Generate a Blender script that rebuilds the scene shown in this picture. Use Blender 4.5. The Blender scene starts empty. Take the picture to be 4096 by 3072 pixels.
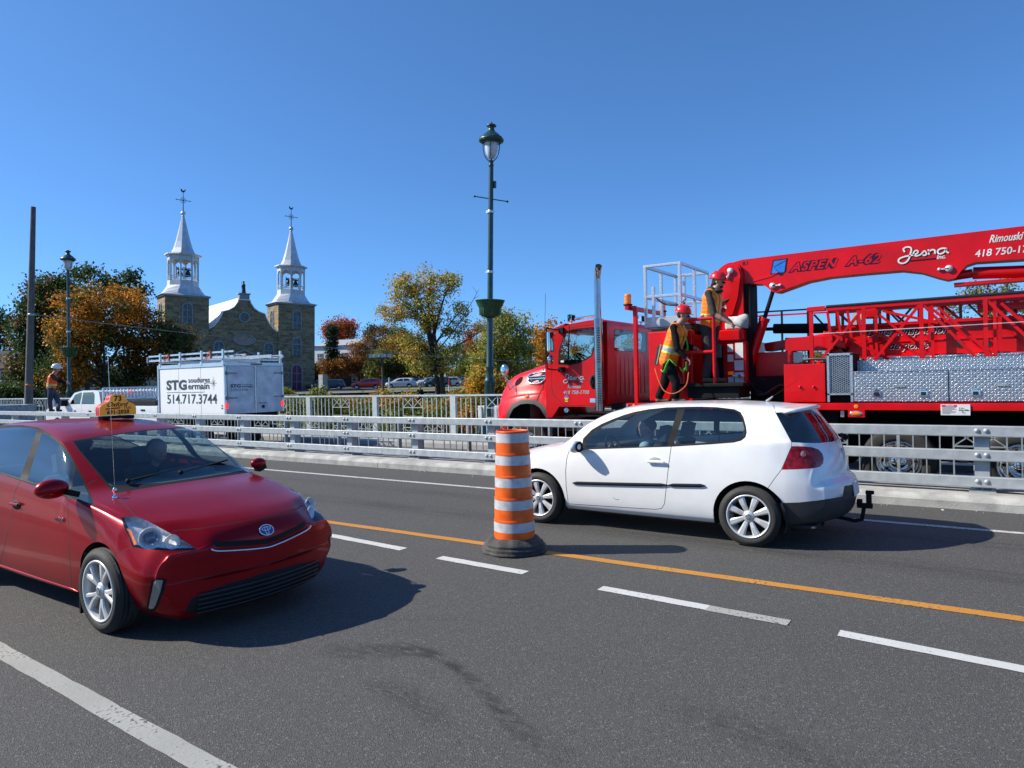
import bpy, bmesh, math, random
import numpy as np
from mathutils import Vector, Matrix, Quaternion, Euler
random.seed(7); RNG = np.random.default_rng(7)
SC = bpy.context.scene
COL = SC.collection
rad = math.radians
# ------------------------------------------------------------ camera
CAM_P = Vector((0, 0, 1.785))
_y, _p, _r = rad(33.9), rad(-0.29), rad(1.26)
_F0 = Vector((-math.sin(_y), math.cos(_y), 0)); _R0 = Vector((math.cos(_y), math.sin(_y), 0)); _Z = Vector((0, 0, 1))
CF = _F0 * math.cos(_p) + _Z * math.sin(_p); _U1 = _Z * math.cos(_p) - _F0 * math.sin(_p)
CR = _R0 * math.cos(_r) - _U1 * math.sin(_r); CU = _U1 * math.cos(_r) + _R0 * math.sin(_r)
FPX = 2777.6
cam = bpy.data.cameras.new('camera'); cam.sensor_width = 36; cam.lens = 36 * FPX / 4096
cam.clip_start = 0.05; cam.clip_end = 4000
co = bpy.data.objects.new('camera', cam); COL.objects.link(co); SC.camera = co
m = Matrix((CR, CU, -CF)).transposed().to_4x4(); m.translation = CAM_P; co.matrix_world = m
# ------------------------------------------------------------ world, sun
w = bpy.data.worlds.new('World'); SC.world = w; w.use_nodes = True
nt = w.node_tree; sk = nt.nodes.new('ShaderNodeTexSky'); sk.sky_type = 'NISHITA'; sk.sun_disc = False
sk.sun_elevation = rad(38); sk.sun_rotation = rad(239.5); sk.altitude = 0; sk.air_density = .6; sk.dust_density = .45; sk.ozone_density = 3
_g = nt.nodes.new('ShaderNodeGamma'); _g.inputs[1].default_value = .8; nt.links.new(sk.outputs[0], _g.inputs[0])
_m = nt.nodes.new('ShaderNodeMix'); _m.data_type = 'RGBA'; _m.blend_type = 'MULTIPLY'; _m.inputs[0].default_value = 1; _m.inputs[7].default_value = (.72, 1.28, 1.85, 1)  # white balance of the camera
nt.links.new(_g.outputs[0], _m.inputs[6]); nt.links.new(_m.outputs[2], nt.nodes['Background'].inputs[0]); nt.nodes['Background'].inputs[1].default_value = 0.108
sl = bpy.data.lights.new('sun', 'SUN'); sl.energy = 5.0; sl.angle = rad(0.53); sl.color = (1.0, 0.93, 0.80)
so = bpy.data.objects.new('sun', sl); COL.objects.link(so)
_az = rad(30.5); _el = rad(38)
so.rotation_euler = Vector((math.cos(_az) * math.cos(_el), math.sin(_az) * math.cos(_el), -math.sin(_el))).to_track_quat('-Z', 'Y').to_euler()
SC.view_settings.view_transform = 'Standard'; SC.view_settings.look = 'None'; SC.view_settings.gamma = 1; SC.view_settings.exposure = .42
SC.view_settings.use_curve_mapping = False
SC.render.engine = 'CYCLES'; SC.cycles.max_bounces = 7; SC.cycles.transparent_max_bounces = 24; SC.cycles.caustics_reflective = False; SC.cycles.caustics_refractive = False
SC.cycles.use_denoising = True
# ------------------------------------------------------------ materials
MATS = {}
def pmat(name, col, rough=.5, metal=0, var=.1, scale=4, bump=0, bscale=60, coat=0, col2=None, emis=0, spec=.5, detail=4, rvar=.15, stretch=None, trans=0):
    if name in MATS: return MATS[name]
    m = bpy.data.materials.new(name); m.use_nodes = True; n = m.node_tree; N = n.nodes; L = n.links
    b = N['Principled BSDF']; tc = N.new('ShaderNodeTexCoord'); mp = N.new('ShaderNodeMapping'); L.new(tc.outputs['Object'], mp.inputs[0])
    if stretch: mp.inputs['Scale'].default_value = stretch
    no = N.new('ShaderNodeTexNoise'); no.inputs['Scale'].default_value = scale; no.inputs['Detail'].default_value = detail; L.new(mp.outputs[0], no.inputs[0])
    mx = N.new('ShaderNodeMix'); mx.data_type = 'RGBA'
    c = col; c2 = col2 or tuple(max(0, x * (1 - 2 * var)) for x in col); c1 = tuple(min(1, x * (1 + var)) for x in col) if not col2 else col
    mx.inputs[6].default_value = (*c1, 1); mx.inputs[7].default_value = (*c2, 1)
    rp = N.new('ShaderNodeMapRange'); rp.inputs[1].default_value = .35; rp.inputs[2].default_value = .65; L.new(no.outputs[0], rp.inputs[0]); L.new(rp.outputs[0], mx.inputs[0])
    L.new(mx.outputs[2], b.inputs['Base Color'])
    rr = N.new('ShaderNodeMapRange'); rr.inputs[3].default_value = max(0, rough - rvar * rough); rr.inputs[4].default_value = min(1, rough + rvar * rough); L.new(no.outputs[0], rr.inputs[0]); L.new(rr.outputs[0], b.inputs['Roughness'])
    b.inputs['Metallic'].default_value = metal; b.inputs['Coat Weight'].default_value = coat; b.inputs['Coat Roughness'].default_value = .04; b.inputs['Specular IOR Level'].default_value = spec
    if bump:
        n2 = N.new('ShaderNodeTexNoise'); n2.inputs['Scale'].default_value = bscale; n2.inputs['Detail'].default_value = 5; L.new(mp.outputs[0], n2.inputs[0])
        bp = N.new('ShaderNodeBump'); bp.inputs['Strength'].default_value = bump; bp.inputs['Distance'].default_value = .02; L.new(n2.outputs[0], bp.inputs['Height']); L.new(bp.outputs[0], b.inputs['Normal'])
    if emis: b.inputs['Emission Color'].default_value = (*col, 1); b.inputs['Emission Strength'].default_value = emis
    if trans: b.inputs['Transmission Weight'].default_value = trans
    MATS[name] = m; return m
def glassmat(name, tint=(.3, .36, .36), rough=.02, refl=1.5, dens=1.0):
    if name in MATS: return MATS[name]
    m = bpy.data.materials.new(name); m.use_nodes = True; n = m.node_tree; N = n.nodes; L = n.links
    for x in list(N):
        if x.type != 'OUTPUT_MATERIAL': N.remove(x)
    out = [x for x in N][0]
    tr = N.new('ShaderNodeBsdfTransparent'); tr.inputs[0].default_value = (*tint, 1)
    gl = N.new('ShaderNodeBsdfGlossy'); gl.inputs['Roughness'].default_value = rough; gl.inputs['Color'].default_value = (1, 1, 1, 1)
    lw = N.new('ShaderNodeLayerWeight'); lw.inputs[0].default_value = .5; pw = N.new('ShaderNodeMath'); pw.operation = 'POWER'; pw.inputs[1].default_value = 5; L.new(lw.outputs['Facing'], pw.inputs[0])
    fr = N.new('ShaderNodeMapRange'); fr.inputs[3].default_value = ((refl - 1) / (refl + 1)) ** 2 * 1.6; L.new(pw.outputs[0], fr.inputs[0])
    no = N.new('ShaderNodeTexNoise'); no.inputs['Scale'].default_value = 3
    bp = N.new('ShaderNodeBump'); bp.inputs['Strength'].default_value = .012; bp.inputs['Distance'].default_value = .02; L.new(no.outputs[0], bp.inputs['Height']); L.new(bp.outputs[0], gl.inputs['Normal'])
    mx = N.new('ShaderNodeMixShader'); L.new(fr.outputs[0], mx.inputs[0]); L.new(tr.outputs[0], mx.inputs[1]); L.new(gl.outputs[0], mx.inputs[2]); L.new(mx.outputs[0], out.inputs[0])
    MATS[name] = m; return m
# ------------------------------------------------------------ object helpers
def tag(o, label=None, cat=None, group=None, kind=None):
    if label: o['label'] = label
    if cat: o['category'] = cat
    if group: o['group'] = group
    if kind: o['kind'] = kind
    return o
def empty(name, loc=(0, 0, 0), rz=0, label=None, cat=None, group=None, scale=1, parent=None):
    o = bpy.data.objects.new(name, None); COL.objects.link(o); o.location = loc; o.rotation_euler = (0, 0, rz); o.scale = (scale,) * 3
    o.empty_display_size = .2
    if parent: o.parent = parent
    return tag(o, label, cat, group)
def link(name, me, parent=None, kind=None):
    o = bpy.data.objects.new(name, me); COL.objects.link(o)
    if parent is not None: o.parent = parent
    if kind: o['kind'] = kind
    return o
class MB:
    def __init__(s, mats=None): s.v = []; s.f = []; s.mi = []; s.sm = []; s.mats = mats or []; s.cur = 0; s.smooth = False; s.M = None
    def add(s, vs, fs, smooth=None):
        o = len(s.v)
        if s.M is not None: vs = [s.M @ Vector(x) for x in vs]
        s.v += [tuple(x) for x in vs]; s.f += [tuple(i + o for i in f) for f in fs]; s.mi += [s.cur] * len(fs)
        s.sm += [s.smooth if smooth is None else smooth] * len(fs); return s
    def box(s, c, d, R=None):
        x, y, z = [k / 2 for k in d]; c = Vector(c)
        vs = [Vector((a * x, b * y, e * z)) for e in (-1, 1) for b in (-1, 1) for a in (-1, 1)]
        if R is not None: vs = [R @ v for v in vs]
        return s.add([v + c for v in vs], [(0, 2, 3, 1), (4, 5, 7, 6), (0, 1, 5, 4), (2, 6, 7, 3), (0, 4, 6, 2), (1, 3, 7, 5)], False)
    def bb(s, x0, x1, y0, y1, z0, z1): return s.box(((x0 + x1) / 2, (y0 + y1) / 2, (z0 + z1) / 2), (abs(x1 - x0), abs(y1 - y0), abs(z1 - z0)))
    def beam(s, p, q, w, h, up=(0, 0, 1)):
        p = Vector(p); q = Vector(q); d = q - p; L = d.length; d.normalize(); up = Vector(up)
        if abs(d.dot(up)) > .98: up = Vector((0, 1, 0))
        a = d.cross(up).normalized(); b = a.cross(d).normalized()
        R = Matrix((d, a, b)).transposed(); return s.box((p + q) / 2, (L, w, h), R)
    def tube(s, pts, r, n=10, cap=True):
        pts = [Vector(p) for p in pts]; rs = r if isinstance(r, (list, tuple)) else [r] * len(pts)
        vs = []; k = len(pts); prev = None
        for i, p in enumerate(pts):
            t = (pts[min(i + 1, k - 1)] - pts[max(i - 1, 0)]).normalized()
            if prev is None:
                a = t.cross(Vector((0, 0, 1)) if abs(t.z) < .9 else Vector((1, 0, 0))).normalized()
            else: a = (prev - t * prev.dot(t)).normalized()
            prev = a; b = t.cross(a)
            for j in range(n):
                an = 2 * math.pi * j / n; vs.append(p + (a * math.cos(an) + b * math.sin(an)) * rs[i])
        fs = [(i * n + j, i * n + (j + 1) % n, (i + 1) * n + (j + 1) % n, (i + 1) * n + j) for i in range(k - 1) for j in range(n)]
        s.add(vs, fs, True)
        if cap: s.add(vs[:n], [tuple(range(n))[::-1]], False); s.add(vs[-n:], [tuple(range(n))], False)
        return s
    def lathe(s, prof, n=24, M=None, smooth=True, a0=0, a1=2 * math.pi):
        full = abs(a1 - a0 - 2 * math.pi) < 1e-6; cnt = n if full else n + 1
        vs = [Vector((r * math.cos(a0 + (a1 - a0) * j / n), r * math.sin(a0 + (a1 - a0) * j / n), z)) for r, z in prof for j in range(cnt)]
        if M is not None: vs = [M @ v for v in vs]
        fs = []
        for i in range(len(prof) - 1):
            for j in range(n):
                j2 = (j + 1) % cnt if full else j + 1
                fs.append((i * cnt + j, i * cnt + j2, (i + 1) * cnt + j2, (i + 1) * cnt + j))
        return s.add(vs, fs, smooth)
    def prism(s, poly, d, M=None, smooth=False):
        """poly: list of (a,b); extruded from 0 to d along local z of M"""
        n = len(poly); vs = [Vector((a, b, 0)) for a, b in poly] + [Vector((a, b, d)) for a, b in poly]
        if M is not None: vs = [M @ v for v in vs]
        s.add(vs, [tuple(range(n))[::-1], tuple(range(n, 2 * n))], False)
        return s.add(vs, [(i, (i + 1) % n, n + (i + 1) % n, n + i) for i in range(n)], smooth)
    def sph(s, c, r, n=12, m=8, R=None):
        rx, ry, rz = r if isinstance(r, (tuple, list)) else (r, r, r); c = Vector(c); vs = []
        for i in range(m + 1):
            for j in range(n):
                a = math.pi * i / m; b = 2 * math.pi * j / n; v = Vector((rx * math.sin(a) * math.cos(b), ry * math.sin(a) * math.sin(b), rz * math.cos(a)))
                if R is not None: v = R @ v
                vs.append(c + v)
        return s.add(vs, [(i * n + j, (i + 1) * n + j, (i + 1) * n + (j + 1) % n, i * n + (j + 1) % n) for i in range(m) for j in range(n)], True)
    def quad(s, *p): return s.add(p, [tuple(range(len(p)))], False)
    def mesh(s, name):
        me = bpy.data.meshes.new(name); me.from_pydata(s.v, [], s.f)
        me.polygons.foreach_set('material_index', s.mi); me.polygons.foreach_set('use_smooth', s.sm)
        for m in s.mats: me.materials.append(m)
        me.update(); return me
    def build(s, name, parent=None, mat=None, bevel=0, kind=None, seg=2):
        if mat: s.mats = [mat]
        o = link(name, s.mesh(name), parent, kind)
        if bevel:
            b = o.modifiers.new('b', 'BEVEL'); b.width = bevel; b.segments = seg; b.limit_method = 'ANGLE'; b.angle_limit = rad(40)
            o.modifiers.new('wn', 'WEIGHTED_NORMAL'); 
            for p in o.data.polygons: p.use_smooth = True
        return o
def frame(o, x, y, z=None):
    x = Vector(x).normalized(); y = Vector(y); y = (y - x * x.dot(y)).normalized(); z = x.cross(y)
    M = Matrix((x, y, z)).transposed().to_4x4(); M.translation = Vector(o); return M
def XZ(o, x=(1, 0, 0), z=(0, 0, 1)):  # frame whose local (a,b) are world x,z and extrudes along -y
    return frame(o, x, z)
def copy_tree(o, parent=None, label=None, **kw):
    c = o.copy(); COL.objects.link(c)
    if parent is not None: c.parent = parent
    if label: c['label'] = label
    for ch in list(o.children): copy_tree(ch, c)
    return c
def text(name, body, M, size, mat, parent=None, xs=1, shear=0, bold=0, align='LEFT', ext=.001, spacing=1.0, fit=None):
    cu = bpy.data.curves.new('t', 'FONT'); cu.body = body; cu.size = size; cu.align_x = align; cu.shear = shear; cu.offset = bold; cu.extrude = ext; cu.space_character = spacing; cu.resolution_u = 3
    t = bpy.data.objects.new('t', cu); COL.objects.link(t)
    me = bpy.data.meshes.new_from_object(t.evaluated_get(bpy.context.evaluated_depsgraph_get())); bpy.data.objects.remove(t)
    if fit: xa = [v.co.x for v in me.vertices]; xs = fit / (max(xa) - min(xa))
    me.transform(M @ Matrix.Diagonal((xs, 1, 1, 1))); me.materials.clear(); me.materials.append(mat)
    o = link(name, me, parent); return o
def spline(pts, n=8, closed=False):
    P = [Vector(p) for p in pts]; k = len(P); out = []
    for i in range(k if closed else k - 1):
        g = lambda j: P[j % k] if closed else P[min(max(j, 0), k - 1)]
        a, b, c, d = g(i - 1), g(i), g(i + 1), g(i + 2)
        for t in range(n):
            t /= n; out.append(.5 * ((2 * b) + (c - a) * t + (2 * a - 5 * b + 4 * c - d) * t * t + (3 * b - a - 3 * c + d) * t ** 3))
    if not closed: out.append(P[-1])
    return out
def ribbon(mb, pts, w, M, lift=0):
    P = [Vector((p[0], p[1], lift)) for p in pts]; vs = []
    for i, p in enumerate(P):
        t = (P[min(i + 1, len(P) - 1)] - P[max(i - 1, 0)]).normalized(); nrm = Vector((-t.y, t.x, 0)) * w / 2
        vs += [M @ (p + nrm), M @ (p - nrm)]
    mb.add(vs, [(2 * i + 1, 2 * i + 3, 2 * i + 2, 2 * i) for i in range(len(P) - 1)], False)
def in_poly(x, y, poly):
    """vectorised point in polygon"""
    x = np.asarray(x); y = np.asarray(y); c = np.zeros(x.shape, bool); n = len(poly)
    for i in range(n):
        x1, y1 = poly[i]; x2, y2 = poly[(i + 1) % n]
        if y1 == y2: continue
        cond = ((y1 > y) != (y2 > y)) & (x < (x2 - x1) * (y - y1) / (y2 - y1) + x1); c ^= cond
    return c
M_red = pmat('red_paint', (.64, .0012, .004), .36, var=.10, coat=.18, scale=2.2, rvar=.35, spec=.3)
M_redin = M_red
M_white = pmat('white_paint', (.86, .86, .855), .25, var=.02, coat=.7)
M_black = pmat('black_plastic', (.012, .012, .013), .7, spec=.18)
M_dark = pmat('dark_interior', (.025, .027, .03), .8)
M_seam = pmat('seam_black', (.006, .006, .006), .8)
M_rub = pmat('tyre_rubber', (.028, .027, .026), .75, bump=.15, bscale=90, var=.2)
M_alloy = pmat('alloy_silver', (.66, .67, .68), .38, .4, var=.06)
M_chrome = pmat('chrome', (.82, .83, .85), .07, 1, var=.03, scale=2)
M_galv = pmat('galvanised_steel', (.42, .45, .465), .5, .25, var=.09, scale=7, detail=6, bump=.05, bscale=120)
M_galv2 = pmat('painted_pale_steel', (.50, .56, .57), .5, .1, var=.08, scale=9)
M_galvd = pmat('dull_grey_steel', (.30, .34, .36), .6, .2, var=.15, scale=9)
M_alu = pmat('brushed_aluminium', (.66, .68, .70), .35, .8, var=.1, scale=30)
M_skin = pmat('skin', (.42, .24, .17), .55, var=.1)
M_amber = pmat('amber_lens', (.85, .22, .01), .2, var=.15, scale=30, coat=.5, emis=.12)
# ================================================================ ground, road, kerbs, rails
def roadmat(name, base, dark, spk=1.0, lane=False):
    m = bpy.data.materials.new(name); m.use_nodes = True; n = m.node_tree; N = n.nodes; L = n.links; b = N['Principled BSDF']
    tc = N.new('ShaderNodeTexCoord')
    def noise(sc, det=4, st=None):
        t = N.new('ShaderNodeTexNoise'); t.inputs['Scale'].default_value = sc; t.inputs['Detail'].default_value = det
        if st:
            mp = N.new('ShaderNodeMapping'); mp.inputs['Scale'].default_value = st; L.new(tc.outputs['Object'], mp.inputs[0]); L.new(mp.outputs[0], t.inputs[0])
        else: L.new(tc.outputs['Object'], t.inputs[0])
        return t
    def ramp(t, a, c):
        r = N.new('ShaderNodeMapRange'); r.inputs[1].default_value = a; r.inputs[2].default_value = c; L.new(t.outputs[0], r.inputs[0]); return r
    def mix(f, a, c, blend='MIX', fac=None):
        x = N.new('ShaderNodeMix'); x.data_type = 'RGBA'; x.blend_type = blend
        if f is not None: L.new(f.outputs[0], x.inputs[0])
        if fac is not None: x.inputs[0].default_value = fac
        for k, q in ((6, a), (7, c)):
            if isinstance(q, tuple): x.inputs[k].default_value = (*q, 1)
            else: L.new(q, x.inputs[k])
        return x.outputs[2]
    big = ramp(noise(.35, 3, (.25, 1, 1)), .35, .7); mid = ramp(noise(3, 5), .3, .7)
    c = mix(big, base, dark); c = mix(mid, c, tuple(k * .9 for k in base))
    vo = N.new('ShaderNodeTexVoronoi'); vo.inputs['Scale'].default_value = 135; L.new(tc.outputs['Object'], vo.inputs[0])
    sp = N.new('ShaderNodeSeparateColor'); L.new(vo.outputs['Color'], sp.inputs[0])
    r1 = N.new('ShaderNodeMapRange'); r1.inputs[1].default_value = .86; r1.inputs[2].default_value = 1.0; L.new(sp.outputs[0], r1.inputs[0])
    r2 = N.new('ShaderNodeMapRange'); r2.inputs[1].default_value = .22; r2.inputs[2].default_value = 0; L.new(sp.outputs[1], r2.inputs[0])
    c = mix(r1, c, (.185 * spk, .185 * spk, .18 * spk)); c = mix(r2, c, (.04, .04, .04))
    f = noise(260, 2); c = mix(ramp(f, .6, .8), c, tuple(k * 1.7 for k in base))
    L.new(c, b.inputs['Base Color']); b.inputs['Roughness'].default_value = .82; b.inputs['Specular IOR Level'].default_value = .35
    bp = N.new('ShaderNodeBump'); bp.inputs['Strength'].default_value = .55; bp.inputs['Distance'].default_value = .008; L.new(vo.outputs['Distance'], bp.inputs['Height']); L.new(bp.outputs[0], b.inputs['Normal'])
    return m
def paintmat(name, col, wear=.45, wc=(.09, .09, .09)):
    m = bpy.data.materials.new(name); m.use_nodes = True; n = m.node_tree; N = n.nodes; L = n.links; b = N['Principled BSDF']; tc = N.new('ShaderNodeTexCoord')
    a = N.new('ShaderNodeTexNoise'); a.inputs['Scale'].default_value = 38; a.inputs['Detail'].default_value = 5; L.new(tc.outputs['Object'], a.inputs[0])
    a2 = N.new('ShaderNodeTexNoise'); a2.inputs['Scale'].default_value = 2.2; a2.inputs['Detail'].default_value = 4; L.new(tc.outputs['Object'], a2.inputs[0])
    s = N.new('ShaderNodeMath'); s.operation = 'ADD'; L.new(a.outputs[0], s.inputs[0])
    s2 = N.new('ShaderNodeMath'); s2.operation = 'MULTIPLY'; s2.inputs[1].default_value = .45; L.new(a2.outputs[0], s2.inputs[0]); L.new(s2.outputs[0], s.inputs[1])
    r = N.new('ShaderNodeMapRange'); r.inputs[1].default_value = 1.0 - wear * .45; r.inputs[2].default_value = 1.1 - wear * .45; L.new(s.outputs[0], r.inputs[0])
    x = N.new('ShaderNodeMix'); x.data_type = 'RGBA'; L.new(r.outputs[0], x.inputs[0]); x.inputs[6].default_value = (*col, 1); x.inputs[7].default_value = (*wc, 1)
    y = N.new('ShaderNodeMix'); y.data_type = 'RGBA'; y.blend_type = 'MULTIPLY'; y.inputs[0].default_value = .35; L.new(x.outputs[2], y.inputs[6]); L.new(a2.outputs[0], y.inputs[7])
    L.new(y.outputs[2], b.inputs['Base Color']); b.inputs['Roughness'].default_value = .7
    bp = N.new('ShaderNodeBump'); bp.inputs['Strength'].default_value = .4; bp.inputs['Distance'].default_value = .006; L.new(a.outputs[0], bp.inputs['Height']); L.new(bp.outputs[0], b.inputs['Normal'])
    return m
M_asph = roadmat('asphalt', (.088, .085, .081), (.066, .064, .062))
M_asph2 = roadmat('asphalt_lane', (.12, .118, .115), (.09, .09, .09), .8)
M_conc = pmat('kerb_concrete', (.47, .46, .43), .85, col2=(.29, .285, .27), scale=3.5, detail=8, bump=.35, bscale=45)
M_walk = pmat('sidewalk_concrete', (.42, .41, .39), .85, col2=(.32, .315, .30), scale=2, detail=8, bump=.2, bscale=60)
def struct(name, mb, mat): return tag(mb.build(name, mat=mat), kind='structure')
b = MB(); b.add([(-320, .55, 0), (260, .55, 0), (260, 10.6, 0), (-320, 10.6, 0)], [(0, 1, 2, 3)]); struct('road', b, M_asph)
b = MB(); b.bb(-320, 260, 11.62, 15.3, -.5, -.10); struct('far_road', b, M_asph2)
b = MB(); b.bb(-320, 260, -2.2, .55, -.6, .16); struct('sidewalk', b, M_walk)
b = MB(); b.bb(-320, 260, 15.3, 16.4, -.5, .03); struct('far_sidewalk', b, M_walk)
# kerb of the divider: a cast profile in 6 m lengths
kerb = empty('divider_kerb', (0, 0, 0)); kerb['kind'] = 'structure'
prof = [(10.60, -.3), (10.60, .10), (10.62, .125), (10.70, .165), (10.76, .17), (11.56, .17), (11.56, -.3)]
kb = MB(mats=[M_conc]); k0 = []
for i, (y, z) in enumerate(prof): k0.append((y, z))
kb.add([(x, y, z) for x in (0.006, 3.994) for y, z in k0], [tuple(range(len(k0)))[::-1], tuple(range(len(k0), 2 * len(k0)))] + [(i, (i + 1) % len(k0), len(k0) + (i + 1) % len(k0), len(k0) + i) for i in range(len(k0))])
kme = kb.mesh('kerb_block')
for i in range(-30, 12):
    o = link('kerb_block', kme, kerb); o.location = (i * 4 + 1.4, 0, random.uniform(-.004, .004))
# painted lines
M_wline = paintmat('white_line_paint', (.66, .66, .63), .5)
M_wnew = paintmat('fresh_white_line_paint', (.66, .66, .64), .33)
M_wold = paintmat('worn_white_line_paint', (.40, .40, .365), .36)
M_yel = paintmat('yellow_line_paint', (.60, .26, .035), .36)
def sheet(name, pts, mat, z=.004):
    b = MB(); b.add([(x, y, z) for x, y in pts], [tuple(range(len(pts)))]); return struct(name, b, mat)
def strip(name, x0, y0, x1, y1, wd, mat, z=.004): 
    n = max(1, int(abs(x1 - x0) / .12)) if abs(x1 - x0) < 60 else 400
    b = MB(); vs = []
    for i in range(n + 1):
        t = i / n; x = x0 + (x1 - x0) * t; y = y0 + (y1 - y0) * t; j = random.uniform(-.004, .004); j2 = random.uniform(-.004, .004)
        vs += [(x, y - wd / 2 + j, z), (x, y + wd / 2 + j2, z)]
    b.add(vs, [(2 * i, 2 * i + 2, 2 * i + 3, 2 * i + 1) for i in range(n)]); return struct(name, b, mat)
strip('near_edge_line', -9.0, 2.09, 2.5, 1.70, .125, M_wold)
strip('yellow_line', -90, 6.12, 60, 6.12, .125, M_yel)
strip('far_edge_line', -120, 9.33, 60, 9.33, .105, M_wline)
for (x0, y0, x1, y1, mm) in ((-6.9, 5.62, -5.144, 5.50, M_wnew), (-4.579, 5.42, -3.508, 5.375, M_wnew), (-2.70, 5.30, -1.76, 5.25, M_wnew), (-1.76, 5.245, -1.155, 5.215, M_wold), (-.823, 5.18, .24, 5.09, M_wnew), (.85, 5.0, 2.3, 4.9, M_wnew), (-9, 5.75, -7.5, 5.66, M_wnew)):
    strip('white_dash', x0, y0, x1, y1, .125, mm)
# dark scuffs left by tyres: their own shapes, fading at the edges by a colour attribute
def scuff(pts, wds, strength):
    m = MATS.get('tyre_scuff')
    if not m:
        m = bpy.data.materials.new('tyre_scuff'); m.use_nodes = True; n = m.node_tree; N = n.nodes; L = n.links; bs = N['Principled BSDF']; bs.inputs['Base Color'].default_value = (.03, .03, .03, 1); bs.inputs['Roughness'].default_value = .8
        at = N.new('ShaderNodeAttribute'); at.attribute_name = 'fade'; no = N.new('ShaderNodeTexNoise'); no.inputs['Scale'].default_value = 16; no.inputs['Detail'].default_value = 7
        r = N.new('ShaderNodeMapRange'); r.inputs[1].default_value = .38; r.inputs[2].default_value = .7; L.new(no.outputs[0], r.inputs[0])
        mu = N.new('ShaderNodeMath'); mu.operation = 'MULTIPLY'; L.new(at.outputs['Fac'], mu.inputs[0]); L.new(r.outputs[0], mu.inputs[1]); L.new(mu.outputs[0], bs.inputs['Alpha']); MATS['tyre_scuff'] = m
    P = spline([(x, y, 0) for x, y in pts], 8); W = np.interp(np.linspace(0, 1, len(P)), np.linspace(0, 1, len(wds)), wds); cols = 7
    vs = []; fa = []
    for i, p in enumerate(P):
        t = (P[min(i + 1, len(P) - 1)] - P[max(i - 1, 0)]).normalized(); nn = Vector((-t.y, t.x, 0)); e = math.sin(math.pi * i / (len(P) - 1)) ** .6
        for c in range(cols):
            u = c / (cols - 1) * 2 - 1; q = p + nn * u * W[i]; vs.append((q.x, q.y, .004)); fa.append((1 - u * u) ** 1.5 * e * strength)
    b = MB(); b.add(vs, [(i * cols + c, (i + 1) * cols + c, (i + 1) * cols + c + 1, i * cols + c + 1) for i in range(len(P) - 1) for c in range(cols - 1)])
    o = struct('tyre_scuff', b, m); a = o.data.attributes.new('fade', 'FLOAT', 'POINT'); a.data.foreach_set('value', fa)
scuff([(-3.75, 3.15), (-3.45, 3.25), (-3.15, 3.45), (-2.8, 3.4), (-2.4, 3.2), (-2.0, 2.95), (-1.6, 2.8)], [.16, .2, .13, .06, .07, .09, .1], .75)
scuff([(-3.1, 2.95), (-2.7, 2.9), (-2.3, 2.75)], [.12, .14, .1], .4)
scuff([(-1.5, 3.6), (-.9, 3.5), (-.2, 3.3)], [.15, .2, .15], .3)
scuff([(-12, 7.3), (-6, 7.35), (0, 7.3), (5, 7.3)], [.3, .35, .3], .35)
scuff([(-12, 8.6), (-6, 8.55), (0, 8.6), (5, 8.6)], [.3, .3, .3], .3)
# small chips and litter at the kerb foot
b = MB()
for i in range(70):
    x = random.uniform(-16, 3); y = 10.58 - abs(random.gauss(0, .1)) ; s = random.uniform(.006, .022)
    b.sph((x, y, s * .3), (s, s * .8, s * .4), 5, 3)
tag(b.build('kerb_litter', mat=pmat('pale_grit', (.5, .48, .44), .9)), 'pale grit and chips of concrete scattered along the kerb foot', 'grit', kind='stuff')
# pebbles and grains lying on the near lane
# ---- guard rail
gr = empty('guard_rail', (-8, 11.15, .17), label='galvanised three-beam guard rail bolted along the top of the concrete kerb', cat='guard rail')
pb = MB(); pb.bb(-.083, .083, -.07, .10, .02, .86); pb.bb(-.095, .095, .10, .115, .02, .86)
pme = pb; pme.mats = [M_galv]; pme = pme.mesh('post')
bp_ = MB(mats=[M_galv]); bp_.bb(-.15, .15, -.13, .2, -.012, .02)
for sx in (-.11, 0, .11):
    for sy in (-.09, .16): bp_.lathe([(.0, .055), (.02, .055), (.022, .02)], 6, Matrix.Translation((sx, sy, 0)))
bpm = bp_.mesh('base_plate')
bo = MB(mats=[M_galv]); bo.lathe([(0, .022), (.014, .02), (.027, .010), (.033, 0)], 12, frame((0, 0, 0), (1, 0, 0), (0, 0, 1)) if False else Matrix.Rotation(rad(90), 4, 'X'))
bom = bo.mesh('bolt')
GX0, GN = -60, 36
for i in range(GN):
    x = GX0 + 2 * i + .02
    p = link('post', pme, gr); p.location = (x + 8, .02, .01)
    q = link('base_plate', bpm, p)
    for zc in (.81, .49, .14):
        for dx in (-.05, .05):
            if x > -24:
                k = link('bolt', bom, p); k.location = (dx - .0, -.172 + .0, zc)
b = MB(mats=[M_galv])
for zz, hh in ((0, .145),):
    r = .012; b.M = None
    pr = [(-.12, -hh / 2 + r), (-.12 + .004, -hh / 2 + .003), (-.12 + r, -hh / 2), (-.04 - r, -hh / 2), (-.04, -hh / 2 + r), (-.04, hh / 2 - r), (-.04 - r, hh / 2), (-.12 + r, hh / 2), (-.12 + .004, hh / 2 - .003), (-.12, hh / 2 - r)]
    n = len(pr); b.add([(x, y - .03, z) for x in (.004, 7.996) for y, z in pr], [tuple(range(n)), tuple(range(n, 2 * n))[::-1]] + [((i + 1) % n, i, n + i, n + (i + 1) % n) for i in range(n)], False)
bme = b.mesh('beam')
for k in range(-7, 3):
    for zc in (.81, .49, .14):
        o = link('beam', bme, gr); o.location = (-10.86 + 8 + k * 8, 0, zc + .0)
gr.location = (-8, 11.15, .17)
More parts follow.
